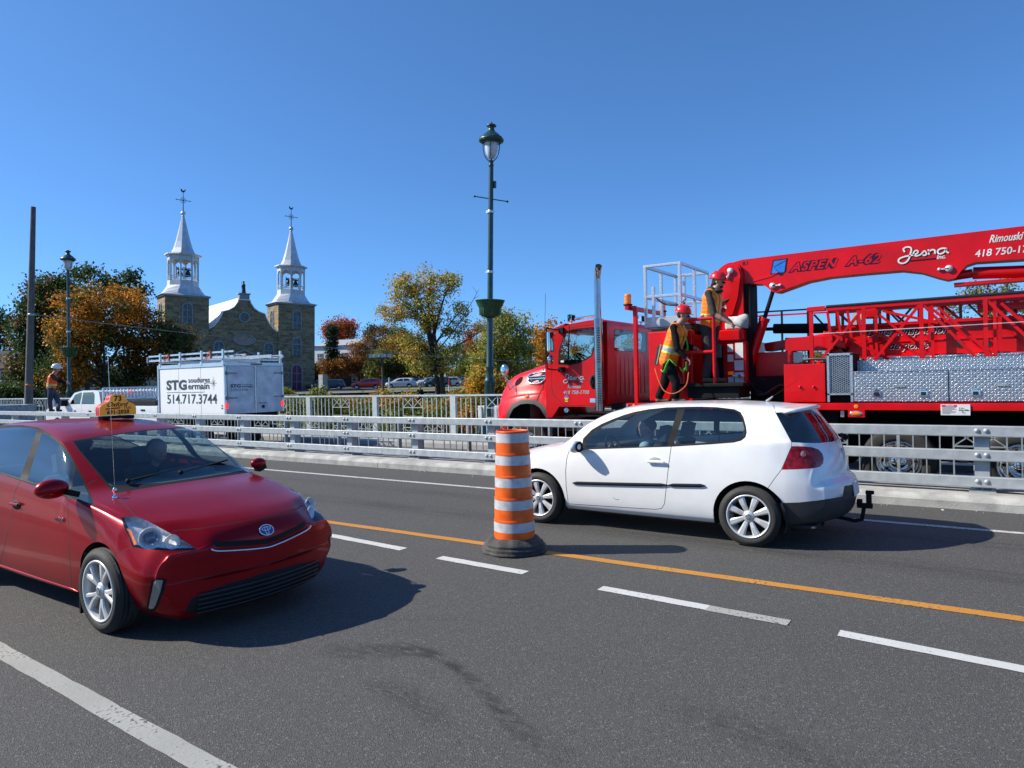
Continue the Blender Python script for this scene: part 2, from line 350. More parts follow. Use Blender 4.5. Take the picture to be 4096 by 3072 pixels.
# ---- lattice railings (picket, lattice panel, post, top rail): three runs
def railing(name, x0, nb, pitch, Y, zb, H, mat, label, npk, pw, skip=None, capw=.09, postw=.2, pickr=.011, y_lab=None):
    t = empty(name, (x0, Y, zb), label=label, cat='railing')
    pm = MB(mats=[mat]); pm.bb(-postw / 2, postw / 2, -.05, .05, 0, H - .03); pm = pm.mesh('post')
    km = MB(mats=[mat]); km.bb(-pickr, pickr, -pickr, pickr, .10, H - .03); km = km.mesh('picket')
    lm = MB(mats=[mat]); h = H - .13; a = pw / 2
    r = .010
    for xx in (-a, 0, a): lm.beam((xx, 0, .10), (xx, 0, H - .03), 2 * r, 2 * r)
    zt = H - .03; z1 = zt - h * .28; z2 = zt - h * .50; z3 = zt - h * .78
    for zz in (z1, z2, z3): lm.beam((-a, 0, zz), (a, 0, zz), 2 * r, 2 * r)
    for (p, q) in (((-a, zt), (-.0, z1)), ((-a, z1), (0, zt)), ((a, zt), (0, z1)), ((a, z1), (0, zt)), ((-a, .1), (0, z3)), ((-a, z3), (0, .1)), ((a, .1), (0, z3)), ((a, z3), (0, .1))):
        lm.beam((p[0], .004, p[1]), (q[0], .004, q[1]), 1.5 * r, 1.5 * r)
    lm = lm.mesh('lattice_panel')
    tm = MB(mats=[mat]); tm.bb(.003, pitch - .003, -capw / 2, capw / 2, H - .03, H + .02); tm = tm.mesh('top_rail')
    bm_ = MB(mats=[mat]); bm_.bb(.003, pitch - .003, -.025, .025, .06, .105); bm_ = bm_.mesh('bottom_rail')
    for i in range(nb):
        X = i * pitch
        link('post', pm, t).location = (X, 0, 0); link('top_rail', tm, t).location = (X, 0, 0); link('bottom_rail', bm_, t).location = (X, 0, 0)
        link('lattice_panel', lm, t).location = (X + pitch / 2, 0, 0)
        for s in (-1, 1):
            for j in range(npk):
                link('picket', km, t).location = (X + pitch / 2 + s * (pw / 2 + (j + 1) * ((pitch - pw) / 2 - postw / 2) / (npk + 1)), 0, 0)
    link('post', pm, t).location = (nb * pitch, 0, 0)
    return t
railing('bridge_railing', -67.28, 22, 3.2, 16.05, .03, 1.36, M_galv2, 'pale steel bridge railing with pickets and crossed lattice panels behind the trucks', 5, .81)
railing('bridge_railing', -21, 13, 2.0, 11.72, .0, .98, M_galvd, 'shade-darkened grey picket railing with lattice panels right behind the guard rail beams', 3, .62, postw=.04, pickr=.008, capw=.05)  # darker grey than the far run puts the railing's shade into its colour
# white ribbed cabinet by the lamp base: a stepped plinth of pale boards
b = MB()
# ================================================================ cars
def pchip(xs, ys, x):
    xs = np.array(xs, float); ys = np.array(ys, float); x = np.clip(np.asarray(x, float), xs[0], xs[-1]); h = np.diff(xs); d = np.diff(ys) / h; n = len(xs); m = np.zeros(n)
    for i in range(1, n - 1):
        if d[i - 1] * d[i] > 0: w1 = 2 * h[i] + h[i - 1]; w2 = h[i] + 2 * h[i - 1]; m[i] = (w1 + w2) / (w1 / d[i - 1] + w2 / d[i])
    m[0] = d[0]; m[-1] = d[-1]
    i = np.clip(np.searchsorted(xs, x) - 1, 0, n - 2); t = (x - xs[i]) / h[i]
    return (2 * t**3 - 3 * t**2 + 1) * ys[i] + (t**3 - 2 * t**2 + t) * h[i] * m[i] + (-2 * t**3 + 3 * t**2) * ys[i + 1] + (t**3 - t**2) * h[i] * m[i + 1]
def tab(T, k, x):
    xs, ys = zip(*T[k]); return pchip(xs, ys, x)
def car_shell(T, W, segs=(3, 2, 6, 6, 10, 4, 10, 10, 6, 8), ds=.03):
    s0, s1 = T['ztop'][0][0], T['ztop'][-1][0]
    g = np.linspace(s0, s1, 3000); zt_ = tab(T, 'ztop', g); zf_ = tab(T, 'zf', g)
    L = np.concatenate([[0], np.cumsum(np.sqrt(np.diff(g)**2 + np.maximum(np.diff(zt_)**2, np.diff(zf_)**2)))]); n = int(L[-1] / ds)
    S = np.interp(np.linspace(0, L[-1], n), L, g)
    rows = []
    for s in S:
        k = float(tab(T, 'k', s)); x = s + k
        zf = float(tab(T, 'zf', s)); zt = float(tab(T, 'ztop', s)); q = {a: float(tab(T, a, x)) for a in ('wr', 'zr', 'wm', 'zm', 'wb', 'zb', 'wt', 'zt')}
        hh = zt - zf
        P = [(0, zf), (q['wr'] - .12, zf), (q['wr'], max(q['zr'], zf + .02 * min(1, hh * 3))), ((q['wr'] + q['wm']) / 2 + .015, (q['zr'] * .55 + q['zm'] * .45)), (q['wm'], q['zm']), (q['wb'], q['zb']),
             (q['wb'] - .035, q['zb'] + .03), ((q['wb'] - .035) * .5 + q['wt'] * .5 + .018, (q['zb'] + .03 + q['zt']) / 2), (q['wt'], q['zt']), (q['wt'] * .70, 0), (0, zt)]
        P[9] = (P[9][0], zt - max(0, zt - q['zt']) * .28)
        P = [list(p) for p in P]
        # keep heights ordered between the floor and the top
        for i in range(2, 10):
            lo = zf + hh * .012 * i; hi = zt - hh * .010 * (10 - i); P[i][1] = min(max(P[i][1], lo), hi)
        for i in range(2, 11):
            P[i][1] = max(P[i][1], P[i - 1][1] + 1e-4)
        a = np.array(P); t = np.concatenate([[0], np.cumsum(np.hypot(*np.diff(a, axis=0).T) + 1e-5)])
        tt = np.concatenate([np.linspace(t[i], t[i + 1], segs[i], endpoint=False) for i in range(10)] + [[t[-1]]])
        y = pchip(t, a[:, 0], tt); z = pchip(t, a[:, 1], tt); y[0] = 0; y[-1] = 0
        xx = s + k * (np.abs(y) / W)**2
        rows.append(np.stack([xx, y, z], 1))
    A = np.array(rows); ns, m, _ = A.shape
    B = A[:, 1:-1].copy(); B[:, :, 1] *= -1; ring = np.concatenate([A, B[:, ::-1]], 1); mr = ring.shape[1]
    vs = ring.reshape(-1, 3); fs = []
    for i in range(ns - 1):
        for j in range(mr):
            j2 = (j + 1) % mr; fs.append((i * mr + j, (i + 1) * mr + j, (i + 1) * mr + j2, i * mr + j2))
    vs = [tuple(v) for v in vs]; nc = 14
    for i, fl in ((0, False), (ns - 1, True)):
        o = i * mr; kk = float(tab(T, 'k', S[i])); cols_ = []
        for j in range(m):
            y, z = A[i, j, 1], A[i, j, 2]; row = [o + j]
            if y > 1e-6:
                for c in range(1, nc):
                    yy = y * (1 - 2 * c / nc); vs.append((S[i] + kk * (abs(yy) / W)**2, yy, z)); row.append(len(vs) - 1)
                row.append(o + mr - j)
            cols_.append(row)
        for a_, b_ in zip(cols_[:-1], cols_[1:]):
            if len(a_) == 1 and len(b_) == 1: continue
            if len(a_) == 1 or len(b_) == 1:
                p_, r_ = (a_[0], b_) if len(a_) == 1 else (b_[0], a_)
                for c in range(nc): fs.append((p_, r_[c], r_[c + 1]))
            else:
                for c in range(nc): fs.append((a_[c], b_[c], b_[c + 1], a_[c + 1]))
    bm = bmesh.new(); V = [bm.verts.new(v) for v in vs]
    for f in fs:
        try: bm.faces.new([V[i] for i in f])
        except ValueError: pass
    bmesh.ops.recalc_face_normals(bm, faces=bm.faces)
    if sum(f.normal.z for f in bm.faces if f.calc_center_median().z > 1.2) < 0: bmesh.ops.reverse_faces(bm, faces=bm.faces)
    return bm
class Cutter:
    """cuts outlines into a shell; outlines are either in a flat side/front view or seen from the survey point"""
    def __init__(s, bm, M):  # M: car local -> world
        s.bm = bm; s.Mi = M.inverted(); s.tag = bm.faces.layers.int.new('tag'); s.cam = s.Mi @ CAM_P; s.R = s.Mi.to_3x3(); s.names = ['body']
    def view(s, mode, mir):
        f = -1 if mir else 1
        if mode == 'side': return (lambda v: (v.x, v.z)), (lambda p, q: (Vector((p[0], 0, p[1])), Vector((p[1] - q[1], 0, q[0] - p[0])))), (lambda c, n: n.y * f > .0)
        if mode == 'front': return (lambda v: (v.y, v.z)), (lambda p, q: (Vector((0, p[0], p[1])), Vector((0, p[1] - q[1], q[0] - p[0])))), (lambda c, n: n.x < -.15)
        if mode == 'back': return (lambda v: (v.y, v.z)), (lambda p, q: (Vector((0, p[0], p[1])), Vector((0, p[1] - q[1], q[0] - p[0])))), (lambda c, n: n.x > .15)
        if mode == 'top': return (lambda v: (v.x, v.y)), (lambda p, q: (Vector((p[0], p[1], 0)), Vector((p[1] - q[1], q[0] - p[0], 0)))), (lambda c, n: n.z > .1)
        cp = Vector(s.cam); 
        def dirn(p):
            d = s.R @ (CF * FPX + CR * (p[0] - 2048) - CU * (p[1] - 1536)); d.normalize(); return Vector((d.x, d.y * f, d.z))
        cpm = Vector((cp.x, cp.y * f, cp.z)); Rt = s.R.inverted()
        def pj(v):
            d = Vector((v.x - cpm.x, (v.y - cpm.y) * f, v.z - cpm.z)); d = Rt @ d; w_ = d.dot(CF)
            return (2048 + FPX * d.dot(CR) / w_, 1536 - FPX * d.dot(CU) / w_)
        return pj, (lambda p, q: (cpm, dirn(p).cross(dirn(q)))), (lambda c, n: n.dot(cpm - c) > 0)
    def cut(s, poly, name, mode='cam', mirror=True, only=None, ymin=None, delete=False):
        if name not in s.names: s.names.append(name)
        ti = s.names.index(name); bm = s.bm
        for mir in ((False, True) if mirror else (False,)):
            pl = poly
            if mir and mode in ('front', 'back', 'top'):
                pl = [(-a, b) if mode != 'top' else (a, -b) for a, b in poly]
            pj, plane, facing = s.view(mode, mir)
            xs = [p[0] for p in pl]; ys = [p[1] for p in pl]; bx = (min(xs), max(xs), min(ys), max(ys)); cache = {}
            def P(v):
                r = cache.get(v)
                if r is None: r = cache[v] = pj(v.co)
                return r
            def hit(f, b):
                q = [P(v) for v in f.verts]; return not (max(a[0] for a in q) < b[0] or min(a[0] for a in q) > b[1] or max(a[1] for a in q) < b[2] or min(a[1] for a in q) > b[3])
            reg = {f for f in bm.faces if facing(f.calc_center_median(), f.normal) and (only is None or s.names[f[s.tag]] in only) and hit(f, bx)}
            n = len(pl)
            for i in range(n):
                p, q = pl[i], pl[(i + 1) % n]
                if abs(p[0] - q[0]) + abs(p[1] - q[1]) < 1e-9: continue
                e = 1e-6; eb = (min(p[0], q[0]) - e, max(p[0], q[0]) + e, min(p[1], q[1]) - e, max(p[1], q[1]) + e)
                c = [f for f in reg if f.is_valid and hit(f, eb)]
                if not c: continue
                co_, no_ = plane(p, q); geom = list({v for f in c for v in f.verts}) + list({e_ for f in c for e_ in f.edges}) + c
                r = bmesh.ops.bisect_plane(bm, geom=geom, plane_co=co_, plane_no=no_, dist=1e-6)
                for g in r['geom']:
                    if isinstance(g, bmesh.types.BMFace): reg.add(g)
                for g in r['geom_cut']:
                    if isinstance(g, bmesh.types.BMVert):
                        for f in g.link_faces:
                            if f in reg: pass
            for f in list(reg):
                if not f.is_valid: continue
                u = pj(f.calc_center_median())
                if in_poly(u[0], u[1], pl) and (ymin is None or abs(f.calc_center_median().y) > ymin): f[s.tag] = ti
    def line(s, pts, wd, name='seam', mode='cam', mirror=True, only=None):
        P = [Vector((a, b, 0)) for a, b in pts]; Lp = []; Rp = []
        for i, p in enumerate(P):
            t = (P[min(i + 1, len(P) - 1)] - P[max(i - 1, 0)]).normalized(); n = Vector((-t.y, t.x, 0)) * wd / 2; Lp.append(tuple((p + n)[:2])); Rp.append(tuple((p - n)[:2]))
        for i in range(len(P) - 1): s.cut([Lp[i], Lp[i + 1], Rp[i + 1], Rp[i]], name, mode, mirror, only)
    def finish(s, root, spec, mats, inset=.004):
        """spec: name -> (object name, [tags], split by side)"""
        bm = s.bm; bm.normal_update(); dead = [f for f in bm.faces if s.names[f[s.tag]] == 'cut']; N = {}
        bm.verts.ensure_lookup_table(); bm.verts.index_update()
        nrm = np.array([v.normal[:] for v in bm.verts]); cos = np.array([v.co[:] for v in bm.verts]); groups = {}
        for f in bm.faces:
            nm = s.names[f[s.tag]]
            if nm == 'cut': continue
            sp = spec.get(nm, (nm, False)); side = ''
            if sp[1]: side = 'L' if f.calc_center_median().y > 0 else 'R'
            groups.setdefault((sp[0], side), []).append((tuple(v.index for v in f.verts), mats.get(nm, mats['body'])))
        for key in [k for k in groups if k[1]]:
            fl = groups[key]; par = {}
            def fd(a):
                while par.setdefault(a, a) != a: par[a] = par[par[a]]; a = par[a]
                return a
            for f, _ in fl:
                for i in f[1:]: par[fd(i)] = fd(f[0])
            cnt = {}
            for f, _ in fl: cnt.setdefault(fd(f[0]), []).append((f, _))
            best = max(cnt, key=lambda q: len(cnt[q])); rest = [x for q in cnt if q != best for x in cnt[q]]
            groups[key] = cnt[best]; groups.setdefault(('body' if ('body', '') in groups else list(groups)[0][0], ''), []).extend(rest)
        out = {}
        for (nm, side), fl in groups.items():
            ids = sorted({i for f, _ in fl for i in f}); mp = {a: b for b, a in enumerate(ids)}; ml = []
            for _, m_ in fl:
                if m_ not in ml: ml.append(m_)
            co = cos[ids].copy(); sunk = {i for f, m_ in fl if m_ is M_seam for i in f} - {i for f, m_ in fl if m_ is not M_seam for i in f}
            me = bpy.data.meshes.new(nm); me.from_pydata(co.tolist(), [], [tuple(mp[i] for i in f) for f, _ in fl])
            for m_ in ml: me.materials.append(m_)
            me.polygons.foreach_set('material_index', [ml.index(m_) for _, m_ in fl]); me.polygons.foreach_set('use_smooth', [True] * len(fl))
            me.normals_split_custom_set_from_vertices(nrm[ids].tolist()); me.update()
            out.setdefault(nm, []).append(link(nm, me, root))
        from mathutils.bvhtree import BVHTree
        s.bvh = BVHTree.FromBMesh(bm); return out
def zc(pts, k, ox, oy): return [(ox + a * k, oy + b * k) for a, b in pts]
def circ(cx, cz, r, n=28, a0=0, a1=360): return [(cx + r * math.cos(rad(a0 + (a1 - a0) * i / n)), cz + r * math.sin(rad(a0 + (a1 - a0) * i / n))) for i in range(n)]
M_glass_s = glassmat('side_window_glass', (.74, .84, .83), .01, 1.62)
M_glass_t = glassmat('taxi_side_glass', (.56, .66, .66), .01, 1.95)
M_glass_d = glassmat('privacy_glass', (.16, .19, .20), .01, 1.75)
M_glass_w = glassmat('windscreen_glass', (.70, .80, .80), .01, 1.5)
M_lens = glassmat('clear_lamp_lens', (.97, .985, 1.0), .01, 1.45)
M_redlens = pmat('red_lamp_lens', (.36, .002, .006), .15, coat=.4, var=.3, scale=25, spec=.3)
M_tread = pmat('tyre_tread', (.035, .033, .031), .85, bump=.3, bscale=40)
def wheel(name, R, Wd, rimR, spokes, mat_rim, style, caps='vw'):
    """wheel lying in the xz plane, outer face towards -y, centre at origin"""
    root = bpy.data.objects.new(name, None); COL.objects.link(root)
    Ry = Matrix.Rotation(rad(90), 4, 'X')  # lathe z -> -y ... outer = -y
    b = MB(mats=[M_rub, M_tread]); h = Wd / 2
    pr = [(rimR + .004, h - .035), (rimR + .004, h - .006), (rimR + .018, h + .002), ((R + rimR) / 2, h + .010), (R - .035, h + .002), (R - .012, h - .012)]
    b.lathe(pr, 56, Ry); b.cur = 1
    tp = [(R - .012, h - .012), (R - .002, h - .03)]
    for g in (.6, .2, -.2, -.6):
        tp += [(R, h * g + .012), (R, h * g + .005), (R - .008, h * g + .004), (R - .008, h * g - .004), (R, h * g - .005)]
    tp += [(R - .002, -h + .03), (R - .012, -h + .012)]; b.lathe(tp, 56, Ry); b.cur = 0
    b.lathe([(R - .012, -h + .012), ((R + rimR) / 2, -h - .008), (rimR, -h + .01)], 56, Ry)
    b.build('tyre', root)
    b = MB(mats=[mat_rim, M_seam]); b.lathe([(rimR + .006, h - .004), (rimR + .004, h + .003), (rimR - .008, h + .003), (rimR - .014, h - .01), (rimR - .022, h - .05), (rimR - .03, -h + .03)], 56, Ry)
    b.cur = 1; b.lathe([(rimR - .02, -h + .05), (0.0, -h + .055)], 40, Ry); b.cur = 0
    rf = rimR - .008
    for i in range(spokes):
        a = 2 * math.pi * i / spokes + .2
        def sp(a, wi, wo, da=0):
            d = Vector((math.cos(a), 0, math.sin(a))); d2 = Vector((math.cos(a + da), 0, math.sin(a + da))); t = Vector((-d.z, 0, d.x))
            vs = []
            for rr, ww, yy, dd in ((.045, wi, h - .022, d), (rimR * .55, (wi + wo) / 2 * .9, h - .008, (d + d2).normalized()), (rf, wo, h - .006, d2)):
                c = dd * rr; 
                vs += [c + t * ww + Vector((0, -yy + .012, 0)), c + t * ww * .55 + Vector((0, -yy, 0)), c - t * ww * .55 + Vector((0, -yy, 0)), c - t * ww + Vector((0, -yy + .012, 0)), c - t * ww * .8 + Vector((0, -yy + .04, 0)), c + t * ww * .8 + Vector((0, -yy + .04, 0))]
            fs = [(i2 * 6 + j, i2 * 6 + (j + 1) % 6, (i2 + 1) * 6 + (j + 1) % 6, (i2 + 1) * 6 + j) for i2 in range(2) for j in range(6)]
            b.add(vs, [tuple(reversed(f)) for f in fs], False)
        if style == 'single': sp(a, .021, .041)
        else: sp(a - .05, .014, .021, -.17); sp(a + .05, .014, .030, .20)
    b.lathe([(0, h - .012), (.05, h - .012), (.062, h - .022), (.066, h - .05)], 28, Ry)
    for i in range(5):
        a = 2 * math.pi * i / 5; b.cur = 1; b.lathe([(0, .0), (.008, 0), (.008, -.02)], 8, Matrix.Translation((.047 * math.cos(a), -h + .0135, .047 * math.sin(a))) @ Ry)
    b.cur = 0
    rim = b.build('rim', root)
    b = MB(mats=[M_alloy, pmat('cap_blue_grey', (.06, .09, .16), .3)]); b.lathe([(0, h - .004), (.028, h - .004), (.036, h - .009), (.038, h - .02)], 24, Ry); b.cur = 1; b.lathe([(0, h - .0025), (.028, h - .0025)], 24, Ry)
    b.cur = 0; y0 = -h + .0015
    if caps == 'vw':
        for pts in ([(-.018, .014), (-.012, .014 - .012)], [(-.012, .016), (0, -.002)], [(.012, .016), (0, -.002)], [(-.019, .006), (-.008, -.018)], [(-.008, -.018), (0, -.002)], [(0, -.002), (.008, -.018)], [(.008, -.018), (.019, .006)]):
            b.beam((pts[0][0], y0, pts[0][1]), (pts[1][0], y0, pts[1][1]), .004, .003, (0, 1, 0))
    else: b.lathe([(.013, h - .001), (.017, h - .001)], 16, Ry); b.lathe([(.004, h - .001), (.008, h - .001)], 12, Ry)
    link('hub_cap', b.mesh('hub_cap'), rim)
    return root
def put_wheels(root, w, xs, yo, z):
    for i, (x, s) in enumerate([(x, s) for x in xs for s in (-1, 1)]):
        o = w if i == 0 else copy_tree(w); o.parent = root; o.location = (x, s * yo, z); o.rotation_euler = (0, rad(17 * i), 0 if s < 0 else math.pi)
def liner(root, xs, W, z, r):
    for x in xs:
        for s in (-1, 1):
            b = MB(mats=[M_dark])
            for (ya, yb) in ((s * (W - .012), s * (W - .42)),):
                pts = [(x + r * math.cos(rad(t)), z + r * math.sin(rad(t))) for t in range(-25, 206, 7)]
                vs = [(px, y, pz) for y in (ya, yb) for px, pz in pts]; n = len(pts); b.add(vs, [(i, i + 1, n + i + 1, n + i) for i in range(n - 1)] + [tuple(range(n, 2 * n))], False)
            b.build('wheel_liner', root)
def seat(root, x, y, z, face=-1, mat=None, w=.48):
    """face -1: front of car is towards -x"""
    f = face; b = MB(mats=[mat or M_dark]); b.box((x, y, z), (.5, w, .14)); R = Matrix.Rotation(rad(-14 * f), 3, 'Y')
    b.box((x - f * .26, y, z + .32), (.13, w - .03, .56), R); o = b.build('seat', root, bevel=.045, seg=3)
    b = MB(mats=[mat or M_dark]); b.box((x - f * .345, y, z + .70), (.10, .25, .17), R); b.tube([(x - f * .32, y - .06, z + .55), (x - f * .34, y - .06, z + .68)], .008, 6); b.tube([(x - f * .32, y + .06, z + .55), (x - f * .34, y + .06, z + .68)], .008, 6); b.build('headrest', o, bevel=.04, seg=3)
    return o
def steering(root, x, y, z, mat=M_black):
    M = Matrix.Translation((x, y, z)) @ Matrix.Rotation(rad(65), 4, 'Y'); b = MB(mats=[mat]); n = 28
    pts = [M @ Vector((.185 * math.cos(2 * math.pi * i / n), .185 * math.sin(2 * math.pi * i / n), 0)) for i in range(n + 1)]
    b.tube(pts, .015, 8, False); b.M = M; b.sph((0, 0, -.01), (.06, .06, .025)); 
    for a in (0, 180, 270): b.beam((0, 0, 0), (.18 * math.cos(rad(a)), .18 * math.sin(rad(a)), 0), .035, .02)
    b.M = None; return b.build('steering_wheel', root)
# ---------------------------------------------------------------- white hatchback
GOLF = dict(
 ztop=[(-.87, .53), (-.867, .60), (-.845, .68), (-.78, .76), (-.67, .81), (-.38, .885), (-.1, .945), (.1, .985), (.2, 1.035), (.42, 1.20), (.62, 1.315), (.85, 1.41), (1.05, 1.45), (1.3, 1.475), (1.6, 1.492), (2.12, 1.497), (2.54, 1.48), (2.85, 1.457), (3.04, 1.435), (3.07, 1.40), (3.12, 1.33), (3.22, 1.19), (3.31, 1.05), (3.35, .93), (3.385, .78), (3.40, .70), (3.445, .672), (3.465, .64), (3.468, .53)],
 zf=[(-.87, .46), (-.86, .34), (-.83, .25), (-.7, .19), (-.3, .17), (.5, .17), (2.2, .17), (2.9, .2), (3.2, .24), (3.38, .28), (3.44, .35), (3.462, .44), (3.468, .48)],
 k=[(-.87, .30), (-.3, .26), (.2, .22), (.6, .18), (1.2, .07), (1.6, 0), (2.3, 0), (2.8, -.08), (3.05, -.16), (3.3, -.27), (3.468, -.30)],
 wr=[(-.6, .66), (-.3, .76), (.0, .80), (.5, .82), (2.3, .83), (2.7, .80), (3.0, .74), (3.2, .66)], zr=[(-.6, .26), (0, .24), (3, .24), (3.2, .30)],
 wm=[(-.57, .70), (-.45, .80), (-.25, .855), (0, .875), (.5, .88), (2.4, .88), (2.7, .87), (2.9, .845), (3.05, .79), (3.17, .70)], zm=[(-.6, .55), (0, .62), (3.0, .66), (3.2, .58)],
 wb=[(-.57, .66), (-.4, .75), (0, .82), (.5, .845), (1.5, .855), (2.5, .85), (2.75, .83), (2.95, .76), (3.08, .70), (3.17, .66)],
 zb=[(-.6, .70), (-.3, .82), (0, .875), (.34, .93), (.7, .955), (1.7, 1.02), (2.5, 1.085), (2.9, 1.08), (3.02, .95), (3.1, .80), (3.17, .62)],
 wt=[(-.57, .52), (0, .64), (.36, .705), (.7, .685), (1.0, .64), (1.3, .60), (1.8, .59), (2.5, .585), (2.8, .575), (2.9, .60), (3.0, .655), (3.1, .64), (3.17, .60)],
 zt=[(-.6, .72), (-.3, .855), (0, .925), (.3, 1.0), (.40, 1.06), (.62, 1.19), (.85, 1.305), (1.05, 1.375), (1.3, 1.415), (1.6, 1.432), (2.1, 1.437), (2.5, 1.42), (2.78, 1.385), (2.86, 1.32), (2.93, 1.18), (3.0, 1.05), (3.07, .9), (3.12, .75), (3.17, .66)])
GO = Vector((-4.576, 8.21, 0))
golf = empty('parked_car', GO, label='white three-door hatchback with a tow hitch driving beside the guard rail', cat='car'); golf.name = 'hatchback_car'
bm = car_shell(GOLF, .88); C = Cutter(bm, Matrix.Translation(GO))
Z2 = lambda p: zc(p, .7233, 1900, 1500)
ZR = lambda p: zc(p, .3617, 2900, 1560)
for cx in (0, 2.567): C.cut([(cx + .372 * math.cos(rad(t)), .315 + .372 * math.sin(rad(t))) for t in range(-10, 191, 8)] + [(cx - .385, .05), (cx + .385, .05)], 'cut', 'side', ymin=.45)
C.cut(Z2([(588, 413), (598, 350), (645, 302), (700, 270), (760, 244), (820, 222), (880, 204), (960, 189), (1060, 179), (1165, 176), (1250, 175), (1340, 178), (1435, 189), (1468, 205), (1485, 235), (1499, 285), (1503, 318), (1496, 345), (1472, 364), (1430, 374), (1300, 384), (1085, 397), (830, 405)]), 'trim')
C.cut(Z2([(608, 402), (618, 352), (660, 312), (720, 279), (800, 245), (880, 220), (960, 203), (1040, 192), (1120, 188), (1062, 391), (830, 398)]), 'glass_front')
C.cut(Z2([(1162, 186), (1250, 184), (1340, 187), (1430, 197), (1458, 211), (1474, 240), (1489, 290), (1492, 315), (1485, 337), (1462, 353), (1428, 363), (1300, 373), (1098, 384)]), 'glass_rear')
C.line(Z2([(588, 413), (540, 414), (519, 424), (507, 465), (501, 530), (504, 615), (516, 712), (640, 721), (820, 732), (1000, 743), (1032, 738), (1048, 712), (1058, 620), (1072, 490), (1085, 397)]), 2.4, only=('body',))
C.cut(Z2([(588, 413), (540, 414), (519, 424), (507, 465), (501, 530), (504, 615), (516, 712), (640, 721), (820, 732), (1000, 743), (1032, 738), (1048, 712), (1058, 620), (1072, 490), (1085, 397)]), 'door', only=('body',))
C.line(ZR([(535, 165), (560, 250), (650, 415), (738, 578), (738, 618), (622, 884), (545, 985), (475, 1085)]), 2.4, only=('body',))
C.cut(ZR([(562, 250), (700, 236), (820, 228), (935, 208), (990, 240), (1060, 296), (1130, 370), (1190, 440), (1255, 545), (1180, 573), (1050, 586), (900, 587), (738, 578), (650, 415)]), 'rearglass')
C.cut(ZR([(740, 622), (850, 622), (960, 632), (1030, 655), (1075, 700), (1092, 755), (1085, 810), (1050, 850), (960, 868), (800, 878), (627, 882)]), 'taillight')
C.cut(ZR([(608, 1250), (820, 1243), (1020, 1222), (1200, 1195), (1300, 1174), (1320, 1062), (1600, 1010), (1600, 1700), (700, 1700), (660, 1440)]), 'lowtrim')
C.cut([(-.12, .66), (.0, .66), (0.0, .80), (-.1, .80)], 'body', 'back')
C.cut([(x, .0) for x in ()] or [(.38, .16), (2.2, .16), (2.2, .205), (.38, .205)], 'lowtrim', 'side')
C.cut([(.24 - .05, .60), (.30, -.0), (.26, -.60), (.62, -.56), (.98, -.50), (.88, 0), (.98, .50), (.62, .56)][0:0] or [(.42, .66), (.22, 0), (.42, -.66), (.7, -.62), (1.02, -.54), (.93, 0), (1.02, .54), (.7, .62)], 'windscreen', 'top', mirror=False)
C.cut([(-.62, .60), (-.45, .56), (-.28, .60), (-.22, .74), (-.3, .80), (-.55, .72)], 'headlight', 'side')
C.cut([(-.5, .24), (.5, .24), (.5, .42), (-.5, .42)], 'grille', 'front', mirror=False); C.cut([(-.42, .56), (.42, .56), (.42, .66), (-.42, .66)], 'grille', 'front', mirror=False)
gm = dict(body=M_white, seam=M_seam, trim=M_black, door=M_white, glass_front=M_glass_s, glass_rear=M_glass_s, rearglass=M_glass_d, taillight=M_redlens, lowtrim=pmat('grey_black_plastic', (.03, .03, .032), .6, bump=.1, bscale=300), windscreen=M_glass_w, headlight=M_lens, grille=M_black)
C.finish(golf, dict(body=('body', False), seam=('body', False), trim=('window_trim', True), door=('door', True), glass_front=('door_window', True), glass_rear=('rear_side_window', True), rearglass=('rear_window', False), taillight=('tail_light', True), lowtrim=('bumper_skirt', False), headlight=('headlight', True), grille=('grille', False)), gm)
gb = C.bvh
def onto(bvh, o, d):
    h = bvh.ray_cast(Vector(o), Vector(d)); return h[0] if h[0] is not None else None
wg = wheel('wheel', .316, .205, .222, 8, M_alloy, 'single'); put_wheels(golf, wg, (0, 2.567), .775, .316); liner(golf, (0, 2.567), .865, .315, .374)
# interior
for y in (-.37, .37): seat(golf, 1.15, y, .42, -1)
b = MB(mats=[M_dark]); b.box((2.05, 0, .45), (.5, 1.2, .16)); b.box((2.36, 0, .75), (.14, 1.2, .56), Matrix.Rotation(rad(16), 3, 'Y')); b.build('rear_bench', golf, bevel=.04)
b = MB(mats=[M_dark])
for y in (-.4, .4): b.box((2.47, y, 1.12), (.09, .24, .16))
b.build('rear_headrest', golf, bevel=.03)
b = MB(mats=[M_dark]); b.box((.45, 0, .80), (.5, 1.35, .26)); b.bb(.2, 3.2, -.72, .72, .2, .25); b.build('dashboard', golf, bevel=.04)
steering(golf, .82, -.37, .90)
